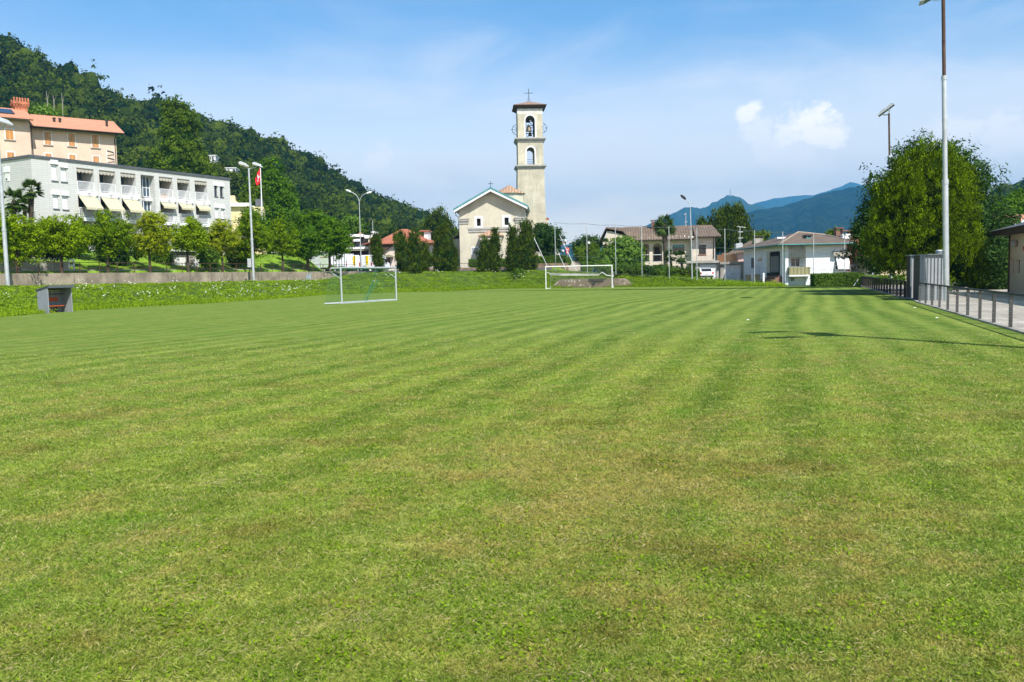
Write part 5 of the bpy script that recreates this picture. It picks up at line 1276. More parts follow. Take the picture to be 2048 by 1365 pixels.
# ------------------------------------------------------------------ clubhouse at the right edge
o = XY(2019, 51.6); fr = Frame(o.x, o.y, math.atan2(-DY, -DX), 0); t_ = fr.root('clubhouse', 'cream clubhouse with deep dark eaves at the right edge, beside the paved court', 'building')
zE = fr.Z(2019, 471)
mat('club_render', (.70, .58, .43), .9, var=.05)
r1, r2 = fr.rect(2020, 520, 2028, 546.5), fr.rect(2030, 520, 2039.5, 546.5)
MB().wall(0, 30, -.1, zE, 0, .3, [r1, r2]).box((0, .3, -.1), (30, 10, zE)).build('wall', 'club_render', t_)
for r in (r1, r2): MB().box((r[0], .2, r[2]), (r[1], .29, r[3])).build('window', mat('shade_pane', (.20, .18, .14), .7), t_)
MB().box((-1.3, -.8, zE + .002), (31, 11, zE + .28)).build('eaves', 'dark_wood', t_)
MB().add([(-1.4, -.9, zE + .285), (31, -.9, zE + .285), (31, 11, zE + .285), (-1.4, 11, zE + .285), (2, 4.7, zE + 1.9), (31, 4.7, zE + 1.9)], [(0, 1, 5, 4), (2, 3, 4, 5), (3, 0, 4), (0, 3, 2, 1), (1, 2, 5)]).build('roof', 'coping_grey', t_)
MB().box((-.08, -.06, -.1), (.1, .1, zE)).build('corner_post', 'rust_metal', t_)
u, z = fr.hit(2027.5, 488, -.2); lm = MB().lathe((u, -.18, z), [(.02, -.22), (.16, -.15), (.2, .05), (.12, .2), (.02, .22)], 10).build('wall_lamp', mat('lamp_grey', (.45, .42, .38), .5), t_)
u, z = fr.hit(2044, 497, -.1); MB().box((u - .06, -.06, z - .12), (u + .06, -.003, z + .12)).build('switch_box', 'terracotta_brick', t_)
# tiled roof behind the clubhouse
o = XY(1984, 78); fr = Frame(o.x, o.y, math.radians(-25), 0); t_ = fr.root('tiled_house', 'house with orange tiled gable roof and white verge just behind the clubhouse', 'house')
a = fr.Z(2005, 462); MB().box((1, 0, 0), (14, 8, a)).build('wall', 'cream_render', t_)
sheet([(-.2, -1, a + .1), (15, -1, a + .1), (15, 5, fr.Z(2030, 430, 5)), (.6, 5, fr.Z(2030, 430, 5))], .2, 'roof', 'orange_tiles')
MB().tube([fr_ for fr_ in [(fr.U(2006, 459, -1.2), -1.2, fr.Z(2006, 460, -1.2)), (fr.U(2052, 442, -1.2), -1.2, fr.Z(2052, 441, -1.2))]], .16, 6).build('verge', 'white_shutter', t_)
MB().box((fr.U(2030, 432, 3), 3, fr.Z(2036, 436, 3)), (fr.U(2044, 432, 3), 4, fr.Z(2036, 431, 3))).build('roof_light', 'dark_metal', t_)

# shops and retaining walls behind the far goal
o = XY(1078, 150); fr = Frame(o.x, o.y, 0, 2.7); t_ = fr.root('kiosk', 'low cream building with a grey shop canopy under the broad tree right of the church', 'building')
MB().box((0, 0, 2.6), (fr.U(1120, 510), 6, fr.Z(1090, 500.5))).build('wall', 'cream_render', t_)
MB().box((fr.U(1089, 510), -.2, fr.Z(1100, 514)), (fr.U(1109.5, 510), -.003, fr.Z(1100, 501.5))).build('shopfront', 'window_glass', t_)
MB().prism_u([(-.2, fr.Z(1100, 503)), (-1.1, fr.Z(1100, 507.5)), (-1.1, fr.Z(1100, 508.3)), (-.2, fr.Z(1100, 504.5))], fr.U(1091, 510), fr.U(1109, 510)).build('awning', 'galvanised', t_)
# ------------------------------------------------------------------ retaining wall and railing on the left
wd = Vector((DX, DY))
a = wallXY(-420); b_ = wallXY(718); dirw = Vector((b_.x - a.x, b_.y - a.y)); thw = math.atan2(dirw.y, dirw.x); Lw = dirw.length
fw = Frame(a.x, a.y, thw, 1.2)
t_ = fw.root('retaining_wall', 'long stained concrete retaining wall above the left bank', 'wall')
mb = MB(); k = 0; x = 0
while x < Lw: mb.box((x + .006, 0, .9), (min(Lw, x + 4.0) - .006, .3, WALL_TOP)); x += 4.0
mb.build('wall', 'retaining_concrete', t_)
gr = MB(); 
for q in range(9):
    u = fw.U(612 + q * 1.0, 555); z = 2.0 + .3 * math.sin(q * 1.7)
    gr.tube([(u, -.012, z - .25), (u + .25, -.012, z + .15 * math.sin(q)), (u + .3, -.012, z + .25)], .03, 4)
gr.build('graffiti', mat('graffiti_blue', (.25, .40, .50), .8), t_)
t_ = fw.root('railing', 'rusty brown metal railing along the top of the left retaining wall', 'railing')
pxs = [-330, -250, -180, -115, -62, -12, 33, 78, 121.2, 160, 199, 235, 269, 302, 333.7, 364.7, 393.7, 421, 447, 472.5, 498.5, 521.5, 544.2, 565.7, 587, 607.4, 626, 646.2, 662, 678, 693]
zr = WALL_TOP + .9
for px in pxs:
    u = fw.U(px, 537, .12); MB().box((u - .03, .09, WALL_TOP + .003), (u + .03, .15, zr)).build('post', 'rust_metal', t_)
u0, u1 = fw.U(-330, 537, .12), fw.U(712, 537, .12)
MB().box((u0, .085, zr + .002), (u1, .155, zr + .05)).build('top_rail', 'rust_metal', t_)
MB().box((u0, .095, WALL_TOP + .42), (u1, .145, WALL_TOP + .46)).build('mid_rail', 'rust_metal', t_)
# low garden kerb wall behind the railing
fk = Frame(*(Vector((a.x, a.y)) + Vector((-math.sin(thw), math.cos(thw))) * 2.3), thw, 2.5)
t_ = fk.root('garden_wall', 'low pale concrete garden wall between the railing and the lawn', 'wall')
MB().box((fk.U(137, 540), 0, 2.5), (fk.U(352, 540), .25, 3.0)).box((fk.U(402, 540), 0, 2.5), (fk.U(600, 540), .25, 3.02)).build('wall', 'concrete', t_)
t_ = fk.root('planter_wall', 'tall rendered garden wall topped by a white scrollwork fence at far left', 'wall')
zt_ = fk.Z(60, 525); MB().box((0, 0, 2.5), (fk.U(136, 540), .3, zt_)).build('wall', 'concrete', t_)
sc_ = MB(); x = fk.U(-60, 520); e = fk.U(136, 520); k = 0
while x < e - .4:
    K = 10; r = .17
    sc_.tube([(x + .2 + r * math.cos(2 * math.pi * j / K), .12, zt_ + .27 + r * math.sin(2 * math.pi * j / K)) for j in range(K + 1)], .035, 4)
    sc_.tube([(x + .4, .12, zt_ + .08), (x + .75, .12, zt_ + .45)] if k % 2 else [(x + .4, .12, zt_ + .45), (x + .75, .12, zt_ + .08)], .035, 4); x += .8; k += 1
sc_.build('scrollwork', 'white_paint', t_)
MB().box((fk.U(-60, 520), .06, zt_ + .5), (e, .2, zt_ + .58)).box((fk.U(-60, 520), .06, zt_ + .003), (e, .2, zt_ + .06)).build('rail', 'dark_wood', t_)
t_ = fk.root('white_gate_frame', 'small white square frame standing on the lawn by the garden wall', 'frame')
g0, g1 = fk.U(136.5, 530, .4), fk.U(149.5, 530, .4); z0, z1 = 2.8, fk.Z(143, 518.5, .4); q = .13
MB().box((g0, .4, z0), (g0 + q, .5, z1)).box((g1 - q, .4, z0), (g1, .5, z1)).box((g0 + q, .4, z1 - q), (g1 - q, .5, z1)).box((g0 + q, .4, lerp(z0, z1, .45)), (g1 - q, .5, lerp(z0, z1, .45) + q)).build('frame', 'white_paint', t_)
# low wall and railing on the far side, behind the conifers
o = XY(845, 124); fr = Frame(o.x, o.y, 0, 2.2); t_ = fr.root('far_wall', 'low brown stone wall with thin railing between the conifers and the church', 'wall')
MB().box((0, 0, 1.9), (fr.U(1092, 540), .3, fr.Z(960, 535.5))).build('wall', mat('brown_stone', (.24, .17, .12), .95, var=.25, stain=.4), t_)
r_ = MB(); z0 = fr.Z(960, 535.5); z1 = fr.Z(960, 526.5); r_.tube([(0, .15, z1), (fr.U(1092, 530), .15, z1)], .035, 5)
for px in (848, 882, 908, 936, 972, 1010, 1050, 1090): u = fr.U(px, 530); r_.tube([(u, .15, z0), (u, .15, z1)], .04, 5)
r_.build('railing', 'dark_metal', t_)
o = XY(1075, 121); fr = Frame(o.x, o.y, math.radians(-6), 2.0); t_ = fr.root('terrace_wall', 'brown rendered terrace wall under the clipped hedge behind the far goal', 'wall')
MB().box((0, 0, 1.6), (fr.U(1137, 535), .3, fr.Z(1100, 527))).build('wall', 'brown_stone', t_)
t_ = fr.root('terrace_steps', 'pale stone steps climbing to the street with a metal handrail', 'steps')
mb = MB()
for k in range(7): mb.box((fr.U(1136, 535), .3 + .45 * k, 1.4), (fr.U(1160, 535), .75 + .45 * k - .003, fr.Z(1148, 545) + .27 * k))
mb.build('tread', mat('pale_stone', (.42, .37, .31), .9), t_)
h_ = MB(); u0, u1 = fr.U(1136, 528), fr.U(1162, 528); zz = fr.Z(1148, 529)
h_.tube([(u0, 3, zz), (u1, 3, zz)], .05, 5).tube([(u0, .2, zz - .8), (u0, 3, zz)], .04, 5).tube([(u1, .2, zz - .8), (u1, 3, zz)], .04, 5).tube([(u1, .2, zz - .8), (u1, .2, zz - 1.8)], .04, 5); h_.build('handrail', 'galvanised', t_)
# stone-faced bank behind the goal
A1, A2 = G(1104, 574), G(1268, 574); A1 = XY(1104, 107.5); A2 = XY(1268, 103.3); th_ = math.atan2(A2.y - A1.y, A2.x - A1.x)
fs = Frame(A1.x, A1.y, th_, -.05); t_ = fs.root('stone_facing', 'speckled dry stone facing at the foot of the bank behind the far goal', 'wall')
Ls = (A2 - A1).length; mb = MB(); rg = random.Random(5)
top_ = lambda x: 1.05 * min(1, x / 1.4 + .35, (Ls - x) / 1.8 + .1)
n_ = 40
for i in range(n_):
    x0, x1 = Ls * i / n_, Ls * (i + 1) / n_; a0, a1 = top_(x0), top_(x1)
    mb.add([(x0, 0, -.1), (x1, 0, -.1), (x1, .22, a1), (x0, .22, a0), (x0, 2.6, a0), (x1, 2.6, a1)], [(0, 1, 2, 3), (3, 2, 5, 4)])
o_ = mb.build('wall', 'retaining_concrete', t_)
mt, n, b = principled('stone_rubble'); pos = n.new('ShaderNodeTexCoord').outputs['Object']; vo = n.new('ShaderNodeTexVoronoi'); vo.inputs['Scale'].default_value = 5; n.link(pos, vo.inputs['Vector'])
n.link(n.mix(n.ramp(vo.outputs['Color'], .75, .85), (.17, .13, .095), (.36, .32, .26)), b.inputs['Base Color']); b.inputs['Roughness'].default_value = .95; o_.data.materials[0] = mt

# ------------------------------------------------------------------ ball stop net
A = [(1111.5, 110.5, 444), (1174.8, 108.5, 446.6), (1231.8, 106.5, 449), (1284, 104.5, 451), (1338.5, 102.5, 453.5), (1394, 100.5, 456), (1450, 98.5, 457.6), (1509, 96.5, 460.5), (1565.5, 93.8, 463.5), (1627, 91, 467.5), (1689, 88.2, 471)]
p0 = XY(A[0][0], A[0][1]); fn = Frame(p0.x, p0.y, 0, 0); t_ = fn.root('ball_stop_net', 'tall ball stop net on eleven thin grey poles along the far edge of the pitch', 'net')
tops = []
for i, (px, Y, pt) in enumerate(A):
    q = XY(px, Y); zb = interp(px, OUTZ) - .1; zt_ = P(px, pt, Y).z; u, v = q.x - p0.x, q.y - p0.y
    MB().tube([(u, v, zb), (u - .02, v, zt_)], .045, 7).build('net_post', 'galvanised', t_); tops.append((u, v, zb, zt_))
for i, (px0, py0, px1, py1) in enumerate(((1068, 476, 1095, 534), (1113.5, 499, 1132, 540), (1119, 470, 1153, 542), (1721, 552, 1706, 574), (1746, 546, 1740, 560))):
    Y = (112, 110, 109, 86.5, 86)[i]; a, b = P(px0, py0, Y), P(px1, py1, Y - 1.5)
    MB().tube([(a.x - p0.x, a.y - p0.y, a.z), (b.x - p0.x, b.y - p0.y, b.z)], .035, 6).build('stay', 'galvanised', t_)
wr_ = MB()
for (a, b) in zip(tops, tops[1:]):
    for f_ in (0, .32, .64, .985):
        z0, z1 = lerp(a[2] + .1, a[3], f_), lerp(b[2] + .1, b[3], f_)
        wr_.tube([(a[0], a[1], z0), ((a[0] + b[0]) / 2, (a[1] + b[1]) / 2, (z0 + z1) / 2 - .12 * (f_ > .2)), (b[0], b[1], z1)], .012 if f_ < .9 else .02, 4, False)
wr_.build('wire', 'flue_metal', t_)
def netting(quads, cell, r, name, m, par):
    """square mesh of thin cords over bilinear quads"""
    mb = MB()
    for (A_, B_, C_, D_) in quads:
        A_, B_, C_, D_ = map(Vector, (A_, B_, C_, D_)); nu = max(2, int((B_ - A_).length / cell)); nv = max(2, int((D_ - A_).length / cell))
        pt = lambda s, t: (A_.lerp(B_, s)).lerp(D_.lerp(C_, s), t)
        for i in range(nu + 1): mb.tube([pt(i / nu, 0), pt(i / nu, .5), pt(i / nu, 1)], r, 3, False)
        for j in range(nv + 1): mb.tube([pt(0, j / nv), pt(.5, j / nv), pt(1, j / nv)], r, 3, False)
    return mb.build(name, m, par)
mat('net_green', (.03, .16, .09), .8); mat('net_pale', (.35, .36, .34), .9); mat('net_fine', (.10, .16, .15), .9)
netting([((a[0], a[1], a[2] + .2), (b[0], b[1], b[2] + .2), (b[0], b[1], b[3] - .1), (a[0], a[1], a[3] - .1)) for a, b in zip(tops, tops[1:])], .5, .0025, 'netting', 'net_fine', t_)

# ------------------------------------------------------------------ goals
pa, pb = G(684, 608), G(793, 601); th_ = math.atan2(pb.y - pa.y, pb.x - pa.x); fg = Frame(pa.x, pa.y, th_, 0)
t_ = fg.root('goal', 'portable aluminium goal with green net standing on the left of the pitch', 'goal')
Wg = (pb - pa).length; Hg = 2.44; R = .06
for u in (0, Wg): MB().tube([(u, 0, 0), (u - .02, 0, Hg - .02)], R, 12).build('post', 'aluminium', t_)
MB().tube([(-.05, 0, Hg), (Wg + .05, 0, Hg)], R, 12).build('crossbar', 'aluminium', t_)
def W2(px, py, z=None): # world ground point into frame
    g_ = G(px, py, 0 if z is None else z); q = g_ - fg.o; return q.dot(fg.u), q.dot(fg.n)
bu, bv = W2(649, 609.3); du_, dv_ = bu, bv
ds_ = Vector((du_, dv_)); 
if ds_.y < .3: ds_ = Vector((ds_.x, 1.2))
k_ = 1.0
MB().tube([(0, 0, .05), (ds_.x, ds_.y, .05)], .05, 8).tube([(Wg, 0, .05), (Wg + ds_.x, ds_.y, .05)], .05, 8).tube([(ds_.x, ds_.y, .05), (Wg + ds_.x, ds_.y, .05)], .05, 8).build('ground_frame', 'aluminium', t_)
MB().box((-.02, -.03, .0), (Wg, .06, .07)).build('ground_bar', 'aluminium', t_)
sx, sy = ds_.x * .62, ds_.y * .62
for u in (0, Wg):
    MB().tube([(u, 0, Hg - .02), (u + sx * .9, sy * .9, Hg - .02), (u + sx, sy, Hg - .12), (u + sx * .97, sy * .97, Hg - .28), (u, 0, Hg - .78)], .028, 7).build('net_bracket', 'aluminium', t_)
T = lambda u, f_, z: (u + ds_.x * f_, ds_.y * f_, z)
netting([(T(0, .62, Hg - .1), T(Wg, .62, Hg - .1), T(Wg, .98, .06), T(0, .98, .06)), (T(0, 0, Hg - .05), T(Wg, 0, Hg - .05), T(Wg, .62, Hg - .1), T(0, .62, Hg - .1)),
         (T(0, 0, .06), T(0, .98, .06), T(0, .62, Hg - .1), T(0, .02, Hg - .05)), (T(Wg, 0, .06), T(Wg, .98, .06), T(Wg, .62, Hg - .1), T(Wg, .02, Hg - .05))], .13, .004, 'net', 'net_green', t_)
mb = MB(); 
for q in range(5): mb.tube([T(Wg * .80 + .06 * q, .62, Hg - .2), T(Wg * .78 - .05 * q, .8, 1.2), T(Wg * .72 - .14 * q, .97, .08)], .009, 4)
mb.tube([T(Wg * .84, .6, Hg - .9), T(Wg * .68, .9, .1)], .025, 5); mb.build('bunched_net', 'net_green', t_)

Yg = 100.7; pa, pb = XY(1091.5, Yg), XY(1224, Yg - .6); th_ = math.atan2(pb.y - pa.y, pb.x - pa.x); fg = Frame(pa.x, pa.y, th_, 0)
t_ = fg.root('goal', 'white painted goal with pale sagging net at the far end of the pitch', 'goal')
Wg = (pb - pa).length; Hg = 2.62
for u in (0, Wg): MB().tube([(u, 0, 0), (u, 0, Hg - .04)], .062, 10).build('post', 'white_paint', t_)
MB().tube([(-.06, 0, Hg), (Wg + .06, 0, Hg)], .062, 10).build('crossbar', 'white_paint', t_)
for u, e in ((0, .55), (Wg, .25)): MB().tube([(u, 0, .05), (u + e * .9, 1.9, .05), (u + e, 2.0, 1.4), (u + e * .9 + .05, 1.7, 1.75), (u + .0 + e * .3, .9, 1.95)], .045, 7).build('net_support', 'white_paint', t_)
rear = [(.55, 1.8, 1.80), (Wg * .35, 1.9, 1.72), (Wg * .7, 1.9, 1.66), (Wg * .84, 1.9, 1.60), (Wg + .3, 1.8, 1.52)]
MB().tube([(.5, 1.8, 1.62), (Wg * .8, 1.9, 1.5), (Wg * .86, 1.7, 1.85), (Wg * .93, 1.8, 1.45), (Wg + .3, 1.8, 1.35)], .05, 6).build('net_bar', 'white_paint', t_)
n_ = MB(); qs = []
for (a, b) in zip(rear, rear[1:]):
    ua, ub = a[0] / (Wg + .3) * Wg, b[0] / (Wg + .3) * Wg
    qs.append(((ua, .05, Hg - .05), (ub, .05, Hg - .05), b, a)); qs.append((a, b, (b[0], 2.0, .9), (a[0], 2.0, .9)))
netting(qs[1::2], .12, .006, 'net', 'net_pale', t_); netting(qs[0::2], .2, .0035, 'net', 'net_pale', t_)
tn = MB(); 
for q in range(6): tn.tube([(.4, 1.7, 1.85 - .05 * q), (Wg * .3, 1.85, 1.78 - .03 * q), (Wg * .8, 1.9, 1.65 - .03 * q)], .02, 4, False)
tn.build('bunched_net', 'net_pale', t_)

# ------------------------------------------------------------------ dugout
z0 = G(105, 623.5).z; c0 = G(97, 627); d0 = P(117.5, 625, c0.y * 1.0 + 1.0)
Yd = 50.5; A_ = XY(94, Yd); fd = Frame(A_.x, A_.y, math.radians(62), -.05)
t_ = fd.root('dugout', 'small grey team dugout with orange bench at the foot of the left bank', 'dugout')
Wd = fd.U(144.5, 600); zt_ = fd.Z(110, 571.5); D = 1.0; z0 = -.1
wave_mat('dugout_sheet', (.27, .29, .31), (.22, .24, .26), 0, .3, bump=.5, var=.2); mat('bench_orange', (.55, .10, .02), .6)
side_ = lambda x: MB().prism_u([(0, z0), (D, z0), (D, zt_ - .28), (0, zt_ - .06)], x, x + .05)
side_(0).build('side_panel', 'dugout_sheet', t_); side_(Wd - .05).build('side_panel', 'dugout_sheet', t_)
MB().box((.051, D - .05, z0), (Wd - .051, D, zt_ - .3)).build('back_panel', 'dugout_sheet', t_)
MB().prism_u([(-.22, zt_ - .14), (-.22, zt_ + .02), (D + .1, zt_ - .24), (D + .1, zt_ - .29), (-.1, zt_ - .05)], -.06, Wd + .06).build('roof', 'coping_grey', t_)
MB().box((.06, D - .5, .38), (Wd - .2, D - .12, .43)).build('seat', 'bench_orange', t_)
MB().box((.06, D - .1, .68), (Wd * .8, D - .06, .92)).build('backrest', 'bench_orange', t_)
MB().tube([(.05, D - .35, 1.12), (Wd - .05, D - .35, 1.12)], .02, 5).build('rail', 'dark_metal', t_)
MB().box((.4, D - .3, z0), (.45, D - .25, .38)).box((Wd - .6, D - .3, z0), (Wd - .55, D - .25, .38)).build('leg', 'dark_metal', t_)

# ------------------------------------------------------------------ floodlight masts
def mast(px, pbase, Y, ptop, heads, label, rad=.13, z0=None, box=None, pad=None, top_r=.55, lean=None, arm=True, rust=False, hs=1.0):
    zb = P(px, pbase, Y).z; b = XY(px, Y); base = P(px, pbase, Y); fr = Frame(base.x, base.y, 0, zb); t_ = fr.root('floodlight_mast', label, 'floodlight', 'floodlight masts round the pitch')
    tp = P(ptop[0], ptop[1], Y); du = tp.x - base.x; H = tp.z - zb
    at = lambda f_: (du * f_, 0, zb + H * f_)
    MB().tube([at(0), at(.40)], rad, 12).build('pole', 'galvanised', t_)
    MB().tube([at(.392), at(.408)], rad * 1.12, 12).build('collar', 'galvanised', t_)
    MB().tube([at(.40), at(.74)], rad * .82, 12).build('pole', 'galvanised', t_)
    MB().tube([at(.735), at(.748)], rad * .95, 12).build('collar', 'galvanised', t_)
    MB().tube([at(.74), at(1)], rad * .62, 12).build('pole', 'rust_metal' if rust else 'galvanised', t_)
    if pad: MB().box((-pad, -pad, zb - .5), (pad, pad, zb + .06)).build('base', 'concrete', t_)
    if box: MB().box((-rad - .42, -.1, zb + box), (-rad - .02, .2, zb + box + .95)).build('junction_box', 'pale_grey_render', t_)
    for (hx, hy, hz, yaw, tilt) in heads:
        # asymmetric floodlight: shallow housing with a glass face turned to the pitch
        M = Matrix.Translation((du + hx, hy, zb + H + hz)) @ Matrix.Rotation(yaw, 4, 'Z') @ Matrix.Rotation(tilt, 4, 'Y') @ Matrix.Scale(hs, 4)
        def tr(mb_): mb_.v = [tuple(M @ Vector(p)) for p in mb_.v]; return mb_
        h_ = tr(MB().prism([(-.55, -.04), (.55, -.04), (.55, .04), (.15, .22), (-.40, .26), (-.58, .12)], -.38, .38)).build('lamp_head', 'aluminium', t_)
        tr(MB().box((-.50, -.34, -.052), (.50, .34, -.042))).build('lamp_glass', 'blue_glass', h_)
        tr(MB().box((-.60, -.05, -.10), (-.50, .05, .14))).build('bracket', 'dark_metal', h_)
        MB().tube([(du, 0, zb + H - .05), (du + hx * .8, hy * .8, zb + H + hz - .18), (du + hx - .1, hy, zb + H + hz - .06)], .045, 6).build('arm', 'galvanised', t_)
    return t_
# yaw points the housing's +x side at the pitch
mast(17, 590, 66, (-5, 262), [(.75, -.1, .55, .35, .30), (-.65, .3, .55, .35, .30)], 'silver floodlight mast at the left edge, rising beside the dugout', .155, box=None, pad=.35)
mast(507.8, 573, 94, (497.5, 337), [(-.55, 0, .35, .35, .30), (.95, 0, .25, .35, .30)], 'silver floodlight mast beside the flagpole, two lamps turned right', .15, box=2.1, pad=.4)
mast(1781.8, 556, 70, (1778, 228), [(-.05, -.2, .42, math.pi - .6, .6), (-.38, .3, .12, math.pi - .6, .6)], 'thin dark floodlight mast rising behind the bright green cypress', .12, rust=True, hs=.72)
mast(1893, 603, 42, (1886.5, -4), [(-.45, 0, .1, math.pi - .35, .45), (-.3, .6, .25, math.pi - .35, .45)], 'nearest and tallest grey floodlight mast, beside the corrugated shed', .135, rust=True)
# one more mast stands just outside the frame; its shadow crosses the pitch
tipx, tipy = G(1650, 669).x, G(1650, 669).y; HH = 14.2; Ls_ = HH / math.tan(SUN_EL)
bx, by = tipx + Ls_ * .4512, tipy - Ls_ * .8924
fr = Frame(bx, by, 0, 0); t_ = fr.root('floodlight_mast', 'floodlight mast standing right of the frame, known by its long thin shadow on the grass', 'floodlight', 'floodlight masts round the pitch')
MB().tube([(0, 0, -.1), (0, 0, HH * .45)], .18, 10).tube([(0, 0, HH * .45), (0, 0, HH)], .14, 10).build('pole', 'galvanised', t_)
for k, (hx, hy) in enumerate(((-1.05, 1.0), (-1.3, -1.0))):
    M = Matrix.Translation((hx, hy, HH + .2)) @ Matrix.Rotation(math.radians(176), 4, 'Z') @ Matrix.Rotation(.25, 4, 'Y'); h_ = MB().prism([(-.6, -.04), (.6, -.04), (.6, .04), (.15, .14), (-.55, .16)], -.16, .16); h_.v = [tuple(M @ Vector(p)) for p in h_.v]; h_.build('lamp_head', 'aluminium', t_)
MB().box((-.35, -.55, HH - .2), (.2, .55, HH + .25)).build('lamp_box', 'dark_metal', t_)
MB().tube([(-.4, 1.0, HH + .15), (0, .3, HH)], .05, 6).tube([(-.6, -1.0, HH + .15), (0, -.3, HH)], .05, 6).build('arm', 'galvanised', t_)

# ------------------------------------------------------------------ right fence, shed and flue
fa = Frame(FA.x, FA.y, math.atan2(DY, DX), 0)
t_ = fa.root('fence', 'brown-grey metal rail fence with wire mesh between the pitch and the paved court', 'fence')
H = .92
for k in range(-3, 10):
    MB().box((2.1 * k - .04, -.04, -.1), (2.1 * k + .04, .04, H - .012)).build('post', 'rail_paint' if 'rail_paint' in MATS else mat('rail_paint', (.030, .024, .022), .6, var=.2), t_)
MB().tube([(2.1 * -3, 0, H + .02), (2.1 * 9 + .04, 0, H + .02)], .035, 8).build('top_rail', 'rail_paint', t_)
MB().box((-7, -.09, -.1), (19.5, .09, .045)).build('kerb', 'concrete', t_)
netting([((2.1 * -3, .05, .06), (2.1 * 9, .05, .06), (2.1 * 9, .05, H - .02), (2.1 * -3, .05, H - .02))], .12, .0022, 'wire_mesh', 'galvanised', t_)
fl = MB(); rgn = np.random.RandomState(5)
t_ = fa.root('fence', 'dark far stretch of metal fence with close posts running to the corner of the pitch', 'fence')
for k in range(18):
    u = 25.2 + k * 2.1; MB().box((u - .055, -.055, -.1), (u + .055, .055, H)).build('post', 'rail_paint', t_)
MB().box((25.1, -.04, H + .002), (61.1, .04, H + .06)).build('top_rail', 'rail_paint', t_)
MB().box((25, -.1, -.1), (61.2, .1, .05)).build('kerb', 'concrete', t_)
netting([((25.2, .06, .06), (60.9, .06, .06), (60.9, .06, H), (25.2, .06, H))], .15, .004, 'wire_mesh', 'dark_metal', t_)
mat('shed_shaded', (.06, .045, .045), .7, .2)  # panels turned from the sun get their shade as a darker base colour
def locker(px, Y, wid, dep, pt, label):
    o = XY(px, Y); f_ = Frame(o.x, o.y, math.atan2(DY, DX) - math.pi / 2, 0); t2 = f_.root('metal_shed', label, 'shed', 'corrugated sheds by the fence'); zt_ = P(px, pt, Y).z
    MB().wall(0, wid, 0, zt_, 0, .04).build('front_panel', 'corrugated', t2)
    q = MB().box((0, .041, 0), (.04, dep, zt_)).build('side_panel', 'shed_shaded', t2); MB().box((wid - .04, .041, 0), (wid, dep, zt_)).box((.041, dep - .04, 0), (wid - .041, dep, zt_)).build('rear_panel', 'shed_shaded', t2)
    MB().box((-.08, -.1, zt_ + .002), (wid + .08, dep + .08, zt_ + .05)).build('roof', 'flue_metal', t2)
    MB().box((-.03, -.03, 0), (.05, .0, zt_)).box((wid * .28, -.03, 0), (wid * .28 + .05, 0, zt_)).build('corner_post', 'flue_metal', t2); return f_
f1 = locker(1841, 43.2, 1.12, 2.9, 511, 'corrugated grey metal shed beside the big floodlight mast')
f2 = locker(1822, 47.2, .62, 2.2, 512, 'narrow corrugated metal shed just behind the larger one, by the fence')
o = XY(1877.5, 45.5); fr = Frame(o.x, o.y, 0, 0); t_ = fr.root('water_tank', 'upright grey cylinder sticking up behind the corrugated shed', 'tank')
MB().tube([(0, 0, 0), (0, 0, fr.Z(1877, 501))], .17, 14).build('cylinder', 'flue_metal', t_); MB().lathe((0, 0, fr.Z(1877, 501)), [(.19, -.04), (.19, 0), (.02, .03)], 14).build('lid', 'galvanised', t_)

# ------------------------------------------------------------------ street lamps, flagpole, signs
def lamp_post(px, pb, Y, pt, arms, label, rad=.09):
    base = P(px, pb, Y); fr = Frame(base.x, base.y, 0, base.z); t_ = fr.root('street_lamp', label, 'street lamp', 'street lamps'); tp = P(pt[0], pt[1], Y); du = tp.x - base.x
    MB().tube([(0, 0, base.z), (du * .5, 0, (base.z + tp.z) / 2), (du, 0, tp.z)], [rad, rad * .8, rad * .6], 8).build('pole', 'galvanised', t_)
    for pts in arms:
        q = [P(x, y, Y) for x, y in pts]; q = [(p.x - base.x, 0, p.z) for p in q]
        MB().tube([(du, 0, tp.z - .02)] + q, rad * .5, 7).build('arm', 'galvanised', t_)
        e, e0 = Vector(q[-1]), Vector(q[-2]); d_ = (e - e0).normalized()
        mb_ = MB().tube([e - d_ * .1, e + d_ * .15, e + d_ * .6, e + d_ * .75], [.05, .16, .15, .04], 8); mb_.build('lamp_head', 'white_shutter' if len(arms) > 1 else 'dark_metal', t_)
lamp_post(722.5, 541, 128, (718.5, 404), [[(717, 398), (713, 391), (706, 386), (701, 384)], [(720.5, 398), (724, 392), (729, 388.5), (734, 387)]], 'tall twin-armed street lamp behind the delivery vans')
lamp_post(1384.3, 558, 101, (1380.8, 420), [[(1380, 412), (1378, 406), (1374, 401), (1371, 398.5)]], 'single curved street lamp in front of the arcaded house', .085)
lamp_post(745.8, 463, 160, (745.3, 442), [[(744.5, 441), (743, 440.6)]], 'short thin lamp post rising over the roof of the shop building', .06)
def globe(px, py, r, Y, pb, label):
    c = P(px, py, Y); zb = P(px, pb, Y).z; fr = Frame(c.x, c.y, 0, zb); t_ = fr.root('globe_lamp', label, 'lamp', 'white globe lamps')
    MB().tube([(0, 0, zb), (0, 0, c.z)], .045, 7).build('pole', 'dark_metal', t_); MB().ball((0, 0, c.z + .0), r / F * Y, 14, 10).build('globe', 'white_paint', t_); MB().lathe((0, 0, c.z - r / F * Y), [(.12, -.1), (.14, 0), (.14, .06), (.02, .08)], 8).build('collar', 'dark_metal', t_)
globe(1130.8, 482.5, 3.1, 128, 532, 'higher white globe lamp left of the red road sign'); globe(1125.5, 502.7, 2.8, 140, 530, 'lower white globe lamp beside the broad tree'); globe(1177.6, 486.5, 2.8, 122, 535, 'white globe lamp right beside the second net pole')
